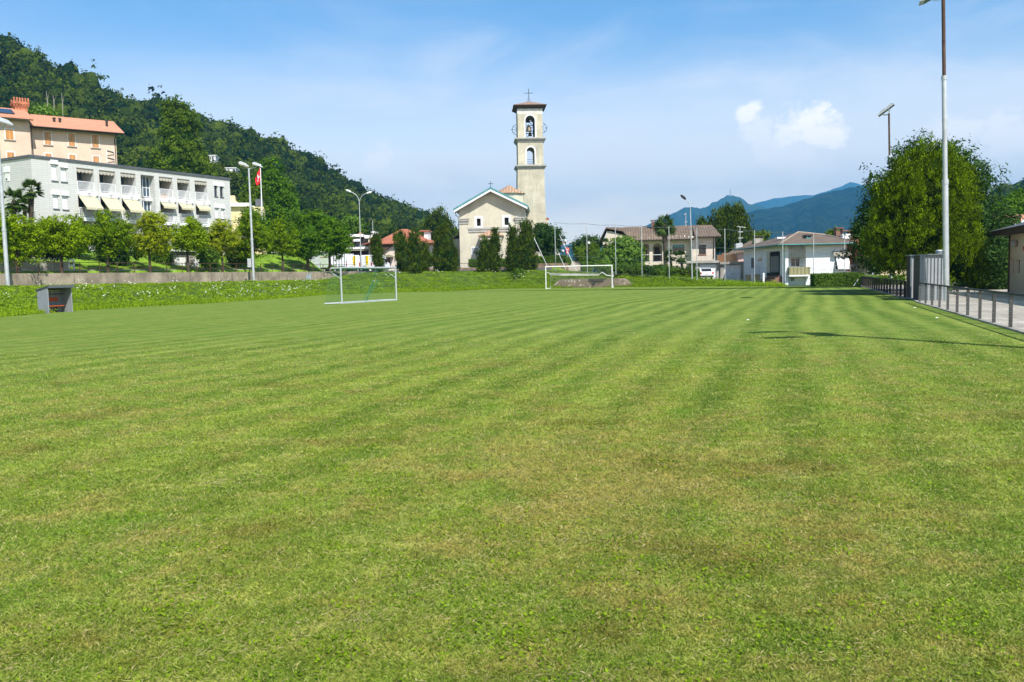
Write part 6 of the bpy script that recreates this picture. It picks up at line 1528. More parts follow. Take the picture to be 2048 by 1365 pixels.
c = P(1134.8, 499, 124); fr = Frame(c.x, c.y, 0, 2.4); t_ = fr.root('road_sign', 'small round red road sign with white bar on a grey post by the steps', 'road sign')
MB().tube([(0, 0, 2.4), (0, 0, c.z + .3)], .04, 7).build('post', 'galvanised', t_)
K = 16; d_ = MB().prism([(.27 * math.cos(2 * math.pi * k / K), c.z + .27 * math.sin(2 * math.pi * k / K)) for k in range(K)], -.08, -.05).build('sign_plate', mat('sign_plate_red', (.75, .03, .02), .5), t_)
MB().box((-.19, -.088, c.z - .05), (.19, -.082, c.z + .05)).build('bar', 'white_paint', d_)
d_ = MB().box((-.2, -.08, c.z - .62), (.2, -.05, c.z - .30)).build('lower_plate', 'sign_plate_red', t_); MB().box((-.1, -.088, c.z - .54), (.1, -.082, c.z - .38)).build('bar', 'white_paint', d_)
# flagpole with red flag and white cross
base = P(524.5, 440, 118); fr = Frame(base.x, base.y, 0, base.z); t_ = fr.root('flagpole', 'white flagpole with a limp red flag bearing a white cross', 'flagpole')
tp = P(520.6, 331, 118); du = tp.x - base.x; MB().tube([(0, 0, base.z), (du, 0, tp.z)], [.09, .05], 8).ball((du, 0, tp.z + .08), .1, 8, 6).build('pole', 'white_shutter', t_)
# folded cloth: grid hanging from the hoist, swept down and to the left
NU, NV = 10, 16; gp = []
h0, h1 = P(520, 334.5, 118), P(521, 364, 118)
for j in range(NV + 1):
    f_ = j / NV; hoist = h0.lerp(h1, f_)
    for i in range(NU + 1):
        s_ = i / NU; tipf = P(510.5 + 4.5 * f_, 357 + 14.5 * f_, 118)
        p = hoist.lerp(tipf, s_ ** 1.15); fold = .22 * math.sin(s_ * 9 + f_ * 2) * s_ ** .5
        gp.append((p.x - base.x - .03, fold - .1 * s_, p.z - .5 * math.sin(math.pi * s_) * .3))
fm_ = MB().add(gp, [(j * (NU + 1) + i, j * (NU + 1) + i + 1, (j + 1) * (NU + 1) + i + 1, (j + 1) * (NU + 1) + i) for j in range(NV) for i in range(NU)], True)
fo = fm_.build('flag', mat('flag_red', (.72, .02, .03), .8), t_)
fo.data.materials.append(MATS['white_paint'])
for i_, pl in enumerate(fo.data.polygons):
    j, i = divmod(i_, NU)
    if (3 <= j <= 12 and 4 <= i <= 5) or (7 <= j <= 8 and 2 <= i <= 7): pl.material_index = 1
sd = fo.modifiers.new('thick', 'SOLIDIFY'); sd.thickness = .02

# ------------------------------------------------------------------ vehicles
mat('van_white', (.78, .79, .79), .35, var=.02, fine=0, spec=.5); mat('van_yellow', (.85, .58, .01), .4, var=.02, fine=0); mat('lamp_red', (.55, .02, .02), .3); mat('rubber', (.02, .02, .02), .9); mat('plate_white', (.7, .7, .68), .5); mat('bumper', (.04, .04, .045), .6)
def wheel(par, u, v, z, r=.33, w=.2):
    prof = [(r * .55, -w / 2), (r * .92, -w / 2), (r, -w * .3), (r, w * .3), (r * .92, w / 2), (r * .55, w / 2)]
    mb = MB(); K = 16
    vs = [(u + y, v + p * math.cos(2 * math.pi * k / K), z + p * math.sin(2 * math.pi * k / K)) for p, y in prof for k in range(K)]
    mb.add(vs, [(i * K + k, i * K + (k + 1) % K, (i + 1) * K + (k + 1) % K, (i + 1) * K + k) for i in range(len(prof) - 1) for k in range(K)], True)
    wh = mb.build('wheel', 'rubber', par); mb = MB(); K = 12
    for s in (-1, 1): mb.add([(u + s * w * .42, v + r * .56 * math.cos(2 * math.pi * k / K), z + r * .56 * math.sin(2 * math.pi * k / K)) for k in range(K)], [tuple(range(K))])
    mb.build('rim', 'galvanised', wh)
def van(px, Y, th, label):
    o = XY(px, Y); fr = Frame(o.x, o.y, th, 2.75); t_ = fr.root('delivery_van', label, 'van', 'white and yellow delivery vans'); g0 = 2.75; W, Ln, H = 2.0, 5.4, 2.5
    z = g0
    prof = [(0.0, z + .45), (0.03, z + 1.2), (.10, z + H - .12), (.25, z + H), (3.6, z + H), (4.0, z + H - .15), (4.7, z + 1.45), (5.3, z + 1.15), (5.45, z + .5), (5.4, z + .35), (.05, z + .35)]
    b = MB(); n_ = len(prof)
    for (u0, u1, ins) in ((-W / 2, W / 2, 0),):
        xs = [(-W / 2, .10), (-W / 2 + .10, 0), (W / 2 - .10, 0), (W / 2, .10)]
        ring = []
        cv, cz = 2.6, z + 1.3
        for x, i_ in xs: ring += [(x, p[0] + (cv - p[0]) / 2.6 * i_, p[1] + (cz - p[1]) / 1.3 * i_) for p in prof]
        b.add(ring, [(k * n_ + i, k * n_ + (i + 1) % n_, (k + 1) * n_ + (i + 1) % n_, (k + 1) * n_ + i) for k in range(3) for i in range(n_)] + [tuple(range(n_)), tuple(range(4 * n_ - 1, 3 * n_ - 1, -1))])
    bd = b.build('body', 'van_white', t_)
    MB().prism([(.05, g0 + 2.38), (.42, g0 + 2.38), (.36, g0 + 1.0), (-.02, g0 + 1.0)], -.012, .10).build('stripe', 'van_yellow', t_)
    MB().box((.05, -.02, g0 + .55), (.55, .05, g0 + .75)).build('stripe', 'van_yellow', t_)
    mk = MB()
    for k in range(5): mk.box((.03 + .07 * k, -.022, g0 + 1.32), (.075 + .07 * k, -.013, g0 + 1.42))
    mk.build('lettering', 'bumper', t_)
    for s in (-1, 1):
        MB().box((s * .97 - .06, -.02, g0 + .85), (s * .97 + .06, .12, g0 + 1.35)).build('tail_light', 'lamp_red', t_)
        MB().box((s * 1.002 - .006, 3.7, g0 + 1.35), (s * 1.002 + .006, 4.5, g0 + 1.95)).build('side_window', 'window_glass', t_)
        MB().box((s * 1.004 - .006, .5, g0 + 1.25), (s * 1.004 + .006, 1.0, g0 + 1.75)).build('side_mark', 'van_yellow', t_)
        MB().box((s * 1.18 - .1, 4.1, g0 + 1.4), (s * 1.18 + .1, 4.2, g0 + 1.8)).build('mirror', 'bumper', t_)
    MB().box((-.95, -.08, g0 + .32), (.95, .06, g0 + .52)).build('bumper', 'bumper', t_)
    MB().box((-.55, -.03, g0 + .82), (-.05, .03, g0 + .94)).build('number_plate', 'plate_white', t_)
    MB().box((-.02, -.012, g0 + .5), (0, .06, g0 + 2.4)).build('door_gap', 'bumper', t_)
    MB().prism_u([(4.05, g0 + 2.30), (4.66, g0 + 1.50), (4.70, g0 + 1.53), (4.09, g0 + 2.33)], -.82, .82).build('windscreen', 'window_glass', t_)
    for u in (-.9, .9):
        for v in (1.0, 4.5): wheel(t_, u, v, g0 + .34, .34)
van(707, 131, math.radians(8), 'white delivery van with yellow stripe seen from behind, left of the twin street lamp'); van(733, 131, math.radians(-24), 'white delivery van with yellow marks parked right of the twin street lamp')
o = XY(651, 138); fr = Frame(o.x, o.y, math.radians(-38), 2.7); t_ = fr.root('box_truck', 'white box truck with grey ribbed side standing behind the right-hand round trees', 'truck'); r = fr.rect(644.5, 508, 659, 536)
g0 = 2.75; zt_ = r[3]
MB().box((-1.1, 0, g0 + .8), (1.1, 5.2, zt_)).build('cargo_box', 'van_white', t_)
rb_ = MB()
for k in range(9): rb_.box((1.103, .2 + .58 * k, g0 + .85), (1.14, .32 + .58 * k, zt_ - .05))
rb_.build('ribs', 'coping_grey', t_)
MB().box((-1.0, 5.3, g0 + .5), (1.0, 7.0, g0 + 2.2)).build('cab', 'van_white', t_); MB().box((-.9, 7.0, g0 + 1.3), (.9, 7.02, g0 + 2.0)).build('windscreen', 'window_glass', t_); MB().box((-1.0, .1, g0 + .55), (1.0, 6.9, g0 + .79)).build('chassis', 'bumper', t_)
MB().box((-1.0, -.05, zt_ - .55), (1.0, -.003, zt_ - .45)).build('roller_door_edge', 'cushion_orange', t_)
for u in (-.9, .9):
    for v in (1.2, 6.2): wheel(t_, u, v, g0 + .42, .42)
def car(px, Y, th, zb, label, m='van_white'):
    o = XY(px, Y); fr = Frame(o.x, o.y, th, zb); t_ = fr.root('parked_car', label, 'car', 'parked cars'); z = zb; W = 1.7
    prof = [(0, z + .35), (0, z + .75), (.08, z + .95), (.5, z + 1.38), (1.0, z + 1.45), (2.2, z + 1.42), (2.9, z + .98), (3.8, z + .82), (4.0, z + .6), (4.0, z + .3), (.1, z + .25)]
    n_ = len(prof); b = MB(); ring = []
    for x, i_ in ((-W / 2, .1), (-W / 2 + .12, 0), (W / 2 - .12, 0), (W / 2, .1)): ring += [(x * (1 - .12 * max(0, (p[1] - z - .9) / .5)), p[0] + (2 - p[0]) * .05 * i_ * 10 * .3, p[1] - i_ * .3 * (p[1] - z - .6)) for p in prof]
    b.add(ring, [(k * n_ + i, k * n_ + (i + 1) % n_, (k + 1) * n_ + (i + 1) % n_, (k + 1) * n_ + i) for k in range(3) for i in range(n_)] + [tuple(range(n_)), tuple(range(4 * n_ - 1, 3 * n_ - 1, -1))])
    b.build('body', m, t_)
    MB().prism_u([(.10, z + .98), (.46, z + 1.34), (.44, z + 1.37), (.07, z + 1.0)], -.62, .62).build('rear_window', 'window_glass', t_)
    MB().box((-.78, -.07, z + .27), (.78, .03, z + .5)).build('bumper', 'bumper', t_); MB().box((-.26, -.03, z + .62), (.26, .01, z + .73)).build('number_plate', 'plate_white', t_)
    for s in (-1, 1): MB().box((s * .74 - .09, -.02, z + .68), (s * .74 + .09, .06, z + .92)).build('tail_light', 'lamp_red', t_)
    for u in (-.74, .74):
        for v in (.75, 3.15): wheel(t_, u, v, z + .3, .3, .18)
zc_ = P(1414, 559.5, 105.5).z
car(1414, 105.5, math.radians(3), zc_, 'white hatchback parked before the left garage door')
car(918, 160, math.radians(70), 2.75, 'silver car half hidden between the conifer and the church corner', 'galvanised')
# ------------------------------------------------------------------ trees and shrubs
# round-headed trees along the railing
ROUND = [(38, 70.8, [(36, 476, 42, 50), (10, 466, 32, 44), (64, 486, 22, 32)]), (125, 74.8, [(125, 464, 38, 40), (101, 476, 20, 26), (150, 478, 18, 24)]), (217, 79.5, [(217, 464, 35, 40), (194, 480, 18, 22), (242, 482, 16, 22)]),
      (301, 84.5, [(302, 468, 30, 38), (285, 488, 14, 18), (324, 480, 16, 22)]), (377, 89.5, [(374, 468, 28, 28), (389, 484, 15, 18), (358, 482, 13, 16)]), (446, 94.5, [(446, 478, 28, 33), (430, 490, 14, 18), (462, 490, 12, 18)]),
      (508, 99.0, [(507, 472, 28, 42), (492, 490, 14, 22), (526, 484, 16, 22)]), (566.5, 104.0, [(566, 474, 26, 38), (552, 490, 14, 20), (581, 490, 12, 18)])]
wh = ['leftmost, behind the left floodlight mast', 'second from left, left of the white frame', 'third from left, before the big dark bush', 'fourth from left, yellowish', 'fifth from left, in front of the garage', 'sixth from left, loose crown', 'seventh, behind the second floodlight mast', 'eighth, thin trunk on the sloping lawn']
for i, (px, Y, ell) in enumerate(ROUND):
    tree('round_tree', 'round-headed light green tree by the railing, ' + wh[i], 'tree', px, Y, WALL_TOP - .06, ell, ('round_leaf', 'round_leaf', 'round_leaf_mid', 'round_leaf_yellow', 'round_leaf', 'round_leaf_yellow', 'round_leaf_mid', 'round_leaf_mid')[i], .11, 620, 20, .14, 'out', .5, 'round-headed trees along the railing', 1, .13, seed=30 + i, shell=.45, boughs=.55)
tree('round_tree', 'full dark green tree, ninth along the railing, left of the box truck', 'tree', 616, 109.5, WALL_TOP - .06, [(622, 472, 38, 38), (600, 482, 24, 30), (645, 485, 24, 26), (618, 448, 24, 20)], 'round_leaf_dark', .15, 560, 22, .2, 'out', .65, 'round-headed trees along the railing', 1, .2, seed=51, shell=.5, boughs=.8)
tree('round_tree', 'full dark green tree at the right end of the railing row, before the shop building', 'tree', 660, 112.5, WALL_TOP - .06, [(666, 470, 28, 30), (680, 488, 20, 22), (655, 452, 20, 14)], 'round_leaf_dark', .15, 480, 22, .2, 'out', .65, 'round-headed trees along the railing', 1, .17, seed=52, shell=.5, boughs=.75)
tree('broadleaf_tree', 'small dark tree standing on the lawn between two round-headed trees', 'tree', 161, 84, 3.6, [(162, 476, 20, 28)], 'round_leaf_dark', .16, 110, 24, .26, 'out', .6, None, 1, .1, seed=60)
tree('broadleaf_tree', 'tall shady tree on the lawn behind the seventh round tree', 'tree', 505, 118, 4.0, [(505, 448, 26, 34), (530, 468, 20, 30)], 'round_leaf_dark', .2, 220, 26, .34, 'out', .7, None, 1, .15, seed=61)
# garden shrubs
def shrub(px, Y, z, ell, lab, leaf='round_leaf_dark', size=.13, K=110, per=24, sp=.2, name='shrub', core=.8, seed=1, group='shrubs in the gardens', mode='out', trunk=0):
    return tree(name, lab, 'shrub', px, Y, z, ell, leaf, size, K, per, sp, mode, core, group, 1, trunk, seed=seed, shell=.75)
shrub(230, 86, 2.9, [(228, 500, 34, 30), (232, 482, 24, 22)], 'large dark glossy bush behind the third round tree', 'broad_leaf', K=240, sp=.22, seed=70)
shrub(331, 92, 2.9, [(331, 520, 14, 15), (322, 505, 22, 18)], 'dark bush left of the white garage door', 'hedge_leaf', K=120, seed=71)
shrub(417, 93, 2.8, [(417, 516, 19, 20)], 'dense round bush right of the garage', 'hedge_leaf', K=140, seed=72)
shrub(479, 100, 2.9, [(476, 508, 22, 24), (492, 512, 12, 16)], 'near-black round bush left of the second floodlight mast', 'conifer_leaf', K=190, seed=73)
shrub(100, 77, 3.5, [(100, 502, 30, 18), (70, 500, 28, 16)], 'dark spreading juniper above the planter wall', 'conifer_leaf', K=170, seed=74)
shrub(20, 76, 3.5, [(10, 496, 30, 24), (45, 505, 22, 16)], 'shady garden bush at the far left above the planter wall', 'round_leaf_dark', K=150, seed=75)
shrub(277, 88, 3.5, [(276, 507, 8, 12)], 'small pointed shrub on the lawn', 'hedge_leaf', K=40, sp=.1, seed=76)
shrub(244, 87, 3.0, [(243, 513, 8, 8)], 'small light green shrub before the dark bush', 'light_leaf', K=36, sp=.1, seed=77)
shrub(590, 118, 4.0, [(592, 500, 14, 18), (612, 506, 20, 14)], 'loose green shrubs between the last round trees', 'hedge_leaf', K=110, seed=78)
shrub(147, 80, 3.0, [(140, 500, 16, 14)], 'green shrub beside the trunk of the second round tree', 'hedge_leaf', K=70, seed=79)
shrub(676, 131, 2.7, [(664, 537, 8, 6), (684, 538, 8, 5)], 'low flowering shrubs before the yard wall', 'light_leaf', K=40, sp=.14, seed=80)
# fan palms
def palm(px, Y, z, pc, r, lab, seed, hang=.35, trunk=.14, n=26, tm='bark'):
    rs = np.random.RandomState(seed); b = XY(px, Y); fr = Frame(b.x, b.y, 0, z); t_ = fr.root('fan_palm', lab, 'palm', 'fan palms'); c = P(pc[0], pc[1], Y); k = Y / F; R = r * k; cx, cz = c.x - b.x, c.z; V = []
    for i in range(n):
        a = rs.uniform(0, 6.28); el = rs.uniform(-.9, 1.3); d = np.array([math.cos(a) * math.cos(el), math.sin(a) * math.cos(el), math.sin(el)])
        p0 = np.array([cx, 0, cz]); p1 = p0 + d * R * .5
        side = unit(np.cross(d, [0, 0, 1.0])); upv = np.cross(side, d)
        V += [p0 - side * .02, p1 - side * .02, p1 + side * .02, p0 + side * .02]
        for q in range(17):
            t = (q / 16 - .5) * 2.9; dd = d * math.cos(t) + side * math.sin(t); e = p1 + dd * R * .55 * (1 - .15 * abs(t)) + np.array([0, 0, -hang * R * .45 * (.4 + .6 * abs(math.sin(t)))])
            m_ = (p1 + e) / 2 + upv * .02; s2 = unit(np.cross(dd, upv)) * R * .035
            V += [p1, m_ - s2, e, m_ + s2]
    V = np.array(V); nq = len(V) // 4; np_mesh('crown', V, 4, rs.uniform(.1, 1, nq), 'palm_leaf', t_)
    mb = MB(); pts = [(0, 0, z - .2)] + [(cx * f_, 0, lerp(z, cz, f_)) for f_ in (.3, .6, .9, 1)]; mb.tube(pts, [trunk * 1.1, trunk, trunk, trunk * 1.35, trunk * .8], 9)
    for q in range(40):
        f_ = .25 + .72 * q / 40; a = q * 2.4; x, zz = cx * f_, lerp(z, cz, f_); mb.tube([(x + trunk * .8 * math.cos(a), trunk * .8 * math.sin(a), zz), (x + trunk * 1.5 * math.cos(a), trunk * 1.5 * math.sin(a), zz + .16)], [.03, .01], 3)
    mb.build('trunk', tm, t_)
palm(65.5, 80, 4.6, (62.5, 380), 26, 'tall fan palm against the side wall of the white apartment block', 81, n=34, trunk=.2)
palm(32, 79, 4.6, (28, 400), 30, 'lower fan palm at far left, partly behind the mast', 82, n=34, trunk=.2)
palm(52, 83, 4.6, (50, 412), 22, 'second lower fan palm just left of the tall palm', 83, n=26)
palm(1332, 113, .9, (1329, 448), 26, 'shaggy fan palm in front of the arcaded house', 84, hang=1.1, n=70, trunk=.28)
palm(1346, 107, .9, (1340, 512), 17, 'small fan palm below the window of the arcaded house', 85, n=30)
palm(1366, 106, .9, (1362, 514), 17, 'small yellowish fan palm right of its twin before the garages', 86, n=30)
palm(1187, 122, 1.9, (1212, 488), 14, 'small fan palm left of the arcaded house gable', 87, n=24)
# columnar conifers on the far bank
CON = [(753, 118, 2.1, [(753, 500, 9, 30), (757, 522, 11, 26), (750, 480, 6, 14)], 'lone narrow conifer right of the delivery vans'),
       (806, 117, 1.9, [(804, 498, 13, 34), (808, 525, 18, 28), (800, 478, 8, 18)], 'leftmost big conifer of the group before the tiled house'),
       (832, 117, 1.9, [(829, 500, 12, 32), (834, 525, 15, 26), (826, 478, 7, 16)], 'middle conifer of the group before the tiled house'),
       (848, 118, 2.0, [(850, 508, 7, 26), (847, 528, 9, 22)], 'slim conifer at the right of the group before the tiled house'),
       (884, 117.5, 1.9, [(882, 490, 12, 34), (882, 522, 17, 30), (886, 462, 7, 18)], 'tall conifer left of the church'),
       (902, 117, 1.9, [(902, 515, 12, 36), (900, 532, 14, 22)], 'shorter conifer hugging the tall one left of the church'),
       (968, 117, 1.9, [(966, 515, 12, 26), (966, 534, 15, 20), (970, 492, 8, 16)], 'left conifer of the pair before the church porch'),
       (987, 117.5, 1.9, [(988, 500, 11, 30), (986, 528, 15, 26), (990, 474, 6, 16)], 'right conifer of the pair before the church porch'),
       (1027, 116.5, 1.9, [(1025, 480, 9, 32), (1028, 515, 14, 36), (1022, 530, 10, 20)], 'slim conifer left of the tall pair right of the church'),
       (1053, 116.5, 1.9, [(1051, 490, 14, 38), (1054, 524, 19, 32), (1048, 456, 6, 16), (1058, 462, 6, 18)], 'tallest conifer, right of the church facade')]
for i, (px, Y, z, ell, lab) in enumerate(CON):
    K = int(30 + sum(e[2] * e[3] for e in ell) * .22)
    tree('conifer', lab + ', dark green', 'tree', px, Y, z, ell, 'conifer_leaf', .11, int(K * 2.2), 22, .13, 'up', .8, 'columnar conifers on the bank', 1, .12, seed=100 + i, shell=.72, limbs=0, boughs=.32, tall=1.7)
shrub(832, 113.5, 1.2, [(830, 545, 10, 14)], 'low conifer bush at the foot of the left group', 'conifer_leaf', K=50, seed=111, mode='up'); shrub(1040, 113.5, 1.2, [(1036, 549, 12, 11)], 'low rounded conifer bush at the foot of the tallest conifer', 'thuja_leaf' if False else 'hedge_leaf', K=50, seed=112)
shrub(857, 128, 2.6, [(858, 520, 10, 14)], 'pale clipped bush behind the slim conifer', 'light_leaf', K=60, seed=113)
# distinct big trees before the forest
tree('poplar', 'tall pointed light green tree rising above the white apartment block', 'tree', 362, 185, 4.5, [(360, 330, 50, 60), (360, 270, 34, 56), (352, 224, 17, 30), (392, 345, 34, 40), (328, 345, 26, 40)], 'poplar_leaf', .30, 1100, 24, .42, 'out', .7, None, .9, .45, seed=120, shell=.6, boughs=1.3)
tree('dark_tree', 'massive dark green rounded tree behind the flagpole', 'tree', 548, 165, 4.5, [(552, 400, 36, 50), (545, 365, 28, 38), (566, 430, 28, 30), (535, 430, 22, 28)], 'round_leaf_dark', .26, 800, 26, .36, 'out', .75, None, .9, .4, seed=121, shell=.7, boughs=1.1)
tree('broadleaf_tree', 'yellow-green tree beside the crenellated chimney of the peach house', 'tree', 86, 150, 5, [(86, 234, 24, 18), (86, 260, 20, 20)], 'light_leaf', .35, 120, 24, .6, 'out', .6, None, 1, .3, seed=122)
tree('broadleaf_tree', 'dark leafy tree right of the yellow stepped building', 'tree', 507, 150, 4.5, [(507, 395, 20, 34), (500, 420, 18, 24)], 'poplar_leaf', .3, 160, 26, .5, 'out', .7, None, 1, .3, seed=123)
tree('cedar', 'broad dark tree standing alone between the hill and the church', 'tree', 880, 190, 3.5, [(880, 455, 24, 30), (872, 470, 22, 36), (893, 480, 18, 34), (885, 440, 10, 10)], 'conifer_leaf', .24, 520, 26, .35, 'up', .76, None, 1, .3, seed=124, shell=.7, boughs=1.0, tall=1.5)
tree('broadleaf_tree', 'dark tree peeping out just left of the church corner', 'tree', 914, 182, 3, [(914, 492, 10, 24)], 'conifer_leaf', .3, 60, 24, .4, 'out', .7, None, 1, .2, seed=125)
tree('broadleaf_tree', 'pale flowering tree at the forest foot above the shop building', 'tree', 702, 175, 4, [(702, 448, 18, 16), (690, 456, 14, 12), (718, 456, 14, 10)], 'light_leaf', .3, 110, 24, .5, 'out', .6, None, 1, .25, seed=126)
for i, (px, y0, y1, Y) in enumerate(((109, 188, 226, 330), (121.5, 196, 222, 335), (139, 192, 232, 330))):
    a, b = P(px, y1, Y), P(px - 2, y0, Y); fr = Frame(a.x, a.y, 0, a.z); t_ = fr.root('bare_trunk', ('bare pale trunk standing among the forest trees above the peach house' if px < 200 else 'thin bleached trunk in the forest above the dark rounded tree'), 'tree trunk', 'bare trunks above the peach house' if px < 200 else 'bare trunks on the hill')
    MB().tube([(0, -5, a.z - 3), (.2, -5, (a.z + b.z) / 2), (b.x - a.x, -5, b.z)], [.22, .17, .07], 6).tube([(.2, -5, (a.z + b.z) / 2), (1.2, -5, b.z - .5)], [.1, .03], 5).build('trunk', 'pale_bark', t_)
for i, (cx, cy, lab) in enumerate(((415, 336, 'forest-edge tree just below the upper white villa'), (432, 338, 'small tree at the right foot of the upper white villa'), (455, 355, 'tree just below the lower white villa'), (470, 357, 'bushy tree at the right foot of the lower white villa'))):
    tree('broadleaf_tree', lab, 'tree', cx, 322 if i < 2 else 293, P(cx, cy + 20, 300).z, [(cx, cy, 12, 12), (cx + 5, cy + 6, 12, 10)], 'forest_leaf', .5, 70, 20, .7, 'out', .7, 'trees by the hillside villas', 1, .3, seed=210 + i)
# greenery right of the church
tree('broadleaf_tree', 'dense round dark tree right of the bell tower', 'tree', 1096, 124, 2.4, [(1094, 478, 24, 28), (1080, 470, 16, 20), (1106, 488, 16, 22)], 'broad_leaf', .17, 560, 24, .22, 'out', .72, None, 1, .2, seed=130, shell=.65, boughs=.7)
def hedge(px0, px1, pt, pb, Y, dep, lab, leaf='hedge_leaf', seed=1, size=.11, dens=1.0, th=0.0, zb=None):
    rs = np.random.RandomState(seed); o = XY(px0, Y); fr = Frame(o.x, o.y, th, zb if zb is not None else P((px0 + px1) / 2, pb, Y).z); t_ = fr.root('hedge', lab, 'hedge', 'clipped hedges')
    L_ = fr.U(px1, (pt + pb) / 2); z0 = fr.z; z1 = fr.Z((px0 + px1) / 2, pt); V = []
    n_ = int(L_ * ((z1 - z0) + dep) * 260 * dens); f_ = rs.uniform(size=n_); C = np.stack([rs.uniform(0, L_, n_), rs.uniform(-.06, .08, n_), rs.uniform(z0, z1, n_)], 1)
    top_ = f_ < dep / (dep + z1 - z0); C[top_, 1] = rs.uniform(0, dep, top_.sum()); C[top_, 2] = z1 + rs.normal(size=top_.sum()) * .05
    O = np.tile(np.array([[0, -1.0, .3]]), (n_, 1)); O[top_] = (0, -.2, 1)
    V = leaves_at(rs, C, size, 'any', O); q = MB().box((.05, .08, z0 - .3), (L_ - .05, dep, z1 - .06)); bv = np.array(q.v)[np.array(q.f).ravel()]
    ends = int(dep * (z1 - z0) * 260); Ce = np.stack([np.where(rs.uniform(size=ends) < .5, 0.0, L_), rs.uniform(0, dep, ends), rs.uniform(z0, z1, ends)], 1); Ve = leaves_at(rs, Ce, size)
    t = np.concatenate([np.clip(rs.uniform(.0, 1, n_) * .7 + .3 * np.sin(C[:, 0] * 1.3 + seed) * .5 + .1, 0, 1), rs.uniform(0, 1, ends), np.full(6, .1)])
    np_mesh('foliage', np.vstack([V, Ve, bv]), 4, t, leaf, t_)
hedge(1076, 1100, 514, 529, 122.5, 1.5, 'clipped dark hedge on the terrace wall, its left half', seed=140); hedge(1101, 1134, 511.5, 530, 123, 1.5, 'clipped hedge block left of the stone steps', seed=141)
hedge(1132, 1142, 516, 528, 122, 1.2, 'small bright green hedge end beside the handrail', 'light_leaf', seed=142)
hedge(1164, 1186, 524.5, 540, 118, 1.4, 'bright green clipped hedge right of the steps', 'light_leaf', seed=143)
hedge(1629, 1729, 548.5, 573.5, 86, 1.3, 'long clipped hedge in front of the white bungalow', seed=144, zb=0)
hedge(1729, 1812, 553, 574, 84, 1.3, 'clipped hedge continuing behind the far fence towards the cream house', 'light_leaf', seed=145, zb=0)
hedge(938, 1020, 519, 531, 138, 1.6, 'dark hedge at the foot of the church facade', seed=146)
tree('broadleaf_tree', 'olive green loose tree right of the red road sign', 'tree', 1165, 124, 2.2, [(1166, 512, 18, 20), (1182, 505, 16, 18)], 'poplar_leaf', .18, 170, 24, .3, 'out', .6, None, 1, .14, seed=150)
tree('broadleaf_tree', 'dark small-leaved tree left of the third net pole', 'tree', 1156, 128, 2.4, [(1156, 492, 12, 12), (1172, 484, 14, 12), (1188, 486, 16, 12)], 'broad_leaf', .2, 130, 24, .3, 'out', .6, None, 1, .12, seed=151)
shrub(1197, 119, 2.0, [(1198, 515, 20, 16), (1185, 520, 14, 14)], 'dark leafy shrub left of the big pale bush', 'hedge_leaf', K=120, seed=152)
tree('large_bush', 'big pale green bush with large leaves before the left end of the arcaded house', 'shrub', 1248, 113, 1.2, [(1246, 508, 30, 26), (1228, 516, 22, 22), (1268, 512, 20, 24), (1245, 486, 20, 12)], 'light_leaf', .26, 330, 22, .3, 'out', .75, None, 1, .12, seed=153, shell=.6)
for i, (px, py, rx, ry, lf, lab) in enumerate(((1240, 540, 22, 12, 'hedge_leaf', 'dark shrub row below the big pale bush'), (1270, 540, 20, 13, 'hedge_leaf', 'clipped shrub left of the arched loggias'), (1299, 543, 13, 10, 'broad_leaf', 'bluish shrub below the arched loggias'), (1324, 542, 16, 13, 'hedge_leaf', 'round dark shrub below the shaggy palm'), (1350, 545, 18, 11, 'hedge_leaf', 'shrub below the small fan palms'), (1370, 546, 14, 10, 'conifer_leaf', 'dark shrub beside the curved street lamp'), (1207, 534, 16, 12, 'light_leaf', 'bright low shrub behind the far goal crossbar'), (1392, 549, 5, 8, 'hedge_leaf', 'thin shrub at the left garage corner'))):
    shrub(px, 108.5 - i * .6, P(px, py + ry, 108).z, [(px, py, rx, ry)], lab, lf, K=int(30 + rx * ry * .25), seed=160 + i)
tree('yew_tree', 'broad dark conifer with upright tips between the arcaded house and the pink house', 'tree', 1458, 135, .5, [(1455, 470, 30, 36), (1440, 456, 14, 22), (1470, 450, 16, 26), (1485, 470, 16, 30), (1455, 434, 10, 16), (1472, 428, 6, 12), (1482, 440, 6, 14)], 'conifer_leaf', .2, 900, 24, .26, 'up', .76, None, 1, .25, seed=170, shell=.65, boughs=.6, tall=2.0)
tree('cypress', 'thin dark cypress tip peeping over the right roof end of the arcaded house', 'tree', 1405, 150, .5, [(1404, 462, 5, 26)], 'conifer_leaf', .25, 40, 22, .3, 'up', .7, 'cypress tips behind the arcaded house', 1, .1, seed=171)
tree('cypress', 'shorter thin cypress tip next to the street-lamp side of the broad dark conifer', 'tree', 1419, 150, .5, [(1419, 464, 5, 22)], 'conifer_leaf', .25, 36, 22, .3, 'up', .7, 'cypress tips behind the arcaded house', 1, .1, seed=172)
tree('broadleaf_tree', 'light green tree behind the bungalow roof on the left', 'tree', 1515, 140, .5, [(1508, 482, 22, 14), (1524, 472, 12, 8)], 'poplar_leaf', .25, 110, 24, .4, 'out', .6, None, 1, .15, seed=173)
tree('broadleaf_tree', 'light green tree behind the bungalow roof on the right', 'tree', 1668, 150, .5, [(1668, 470, 12, 10)], 'poplar_leaf', .25, 60, 24, .35, 'out', .6, None, 1, .12, seed=174)
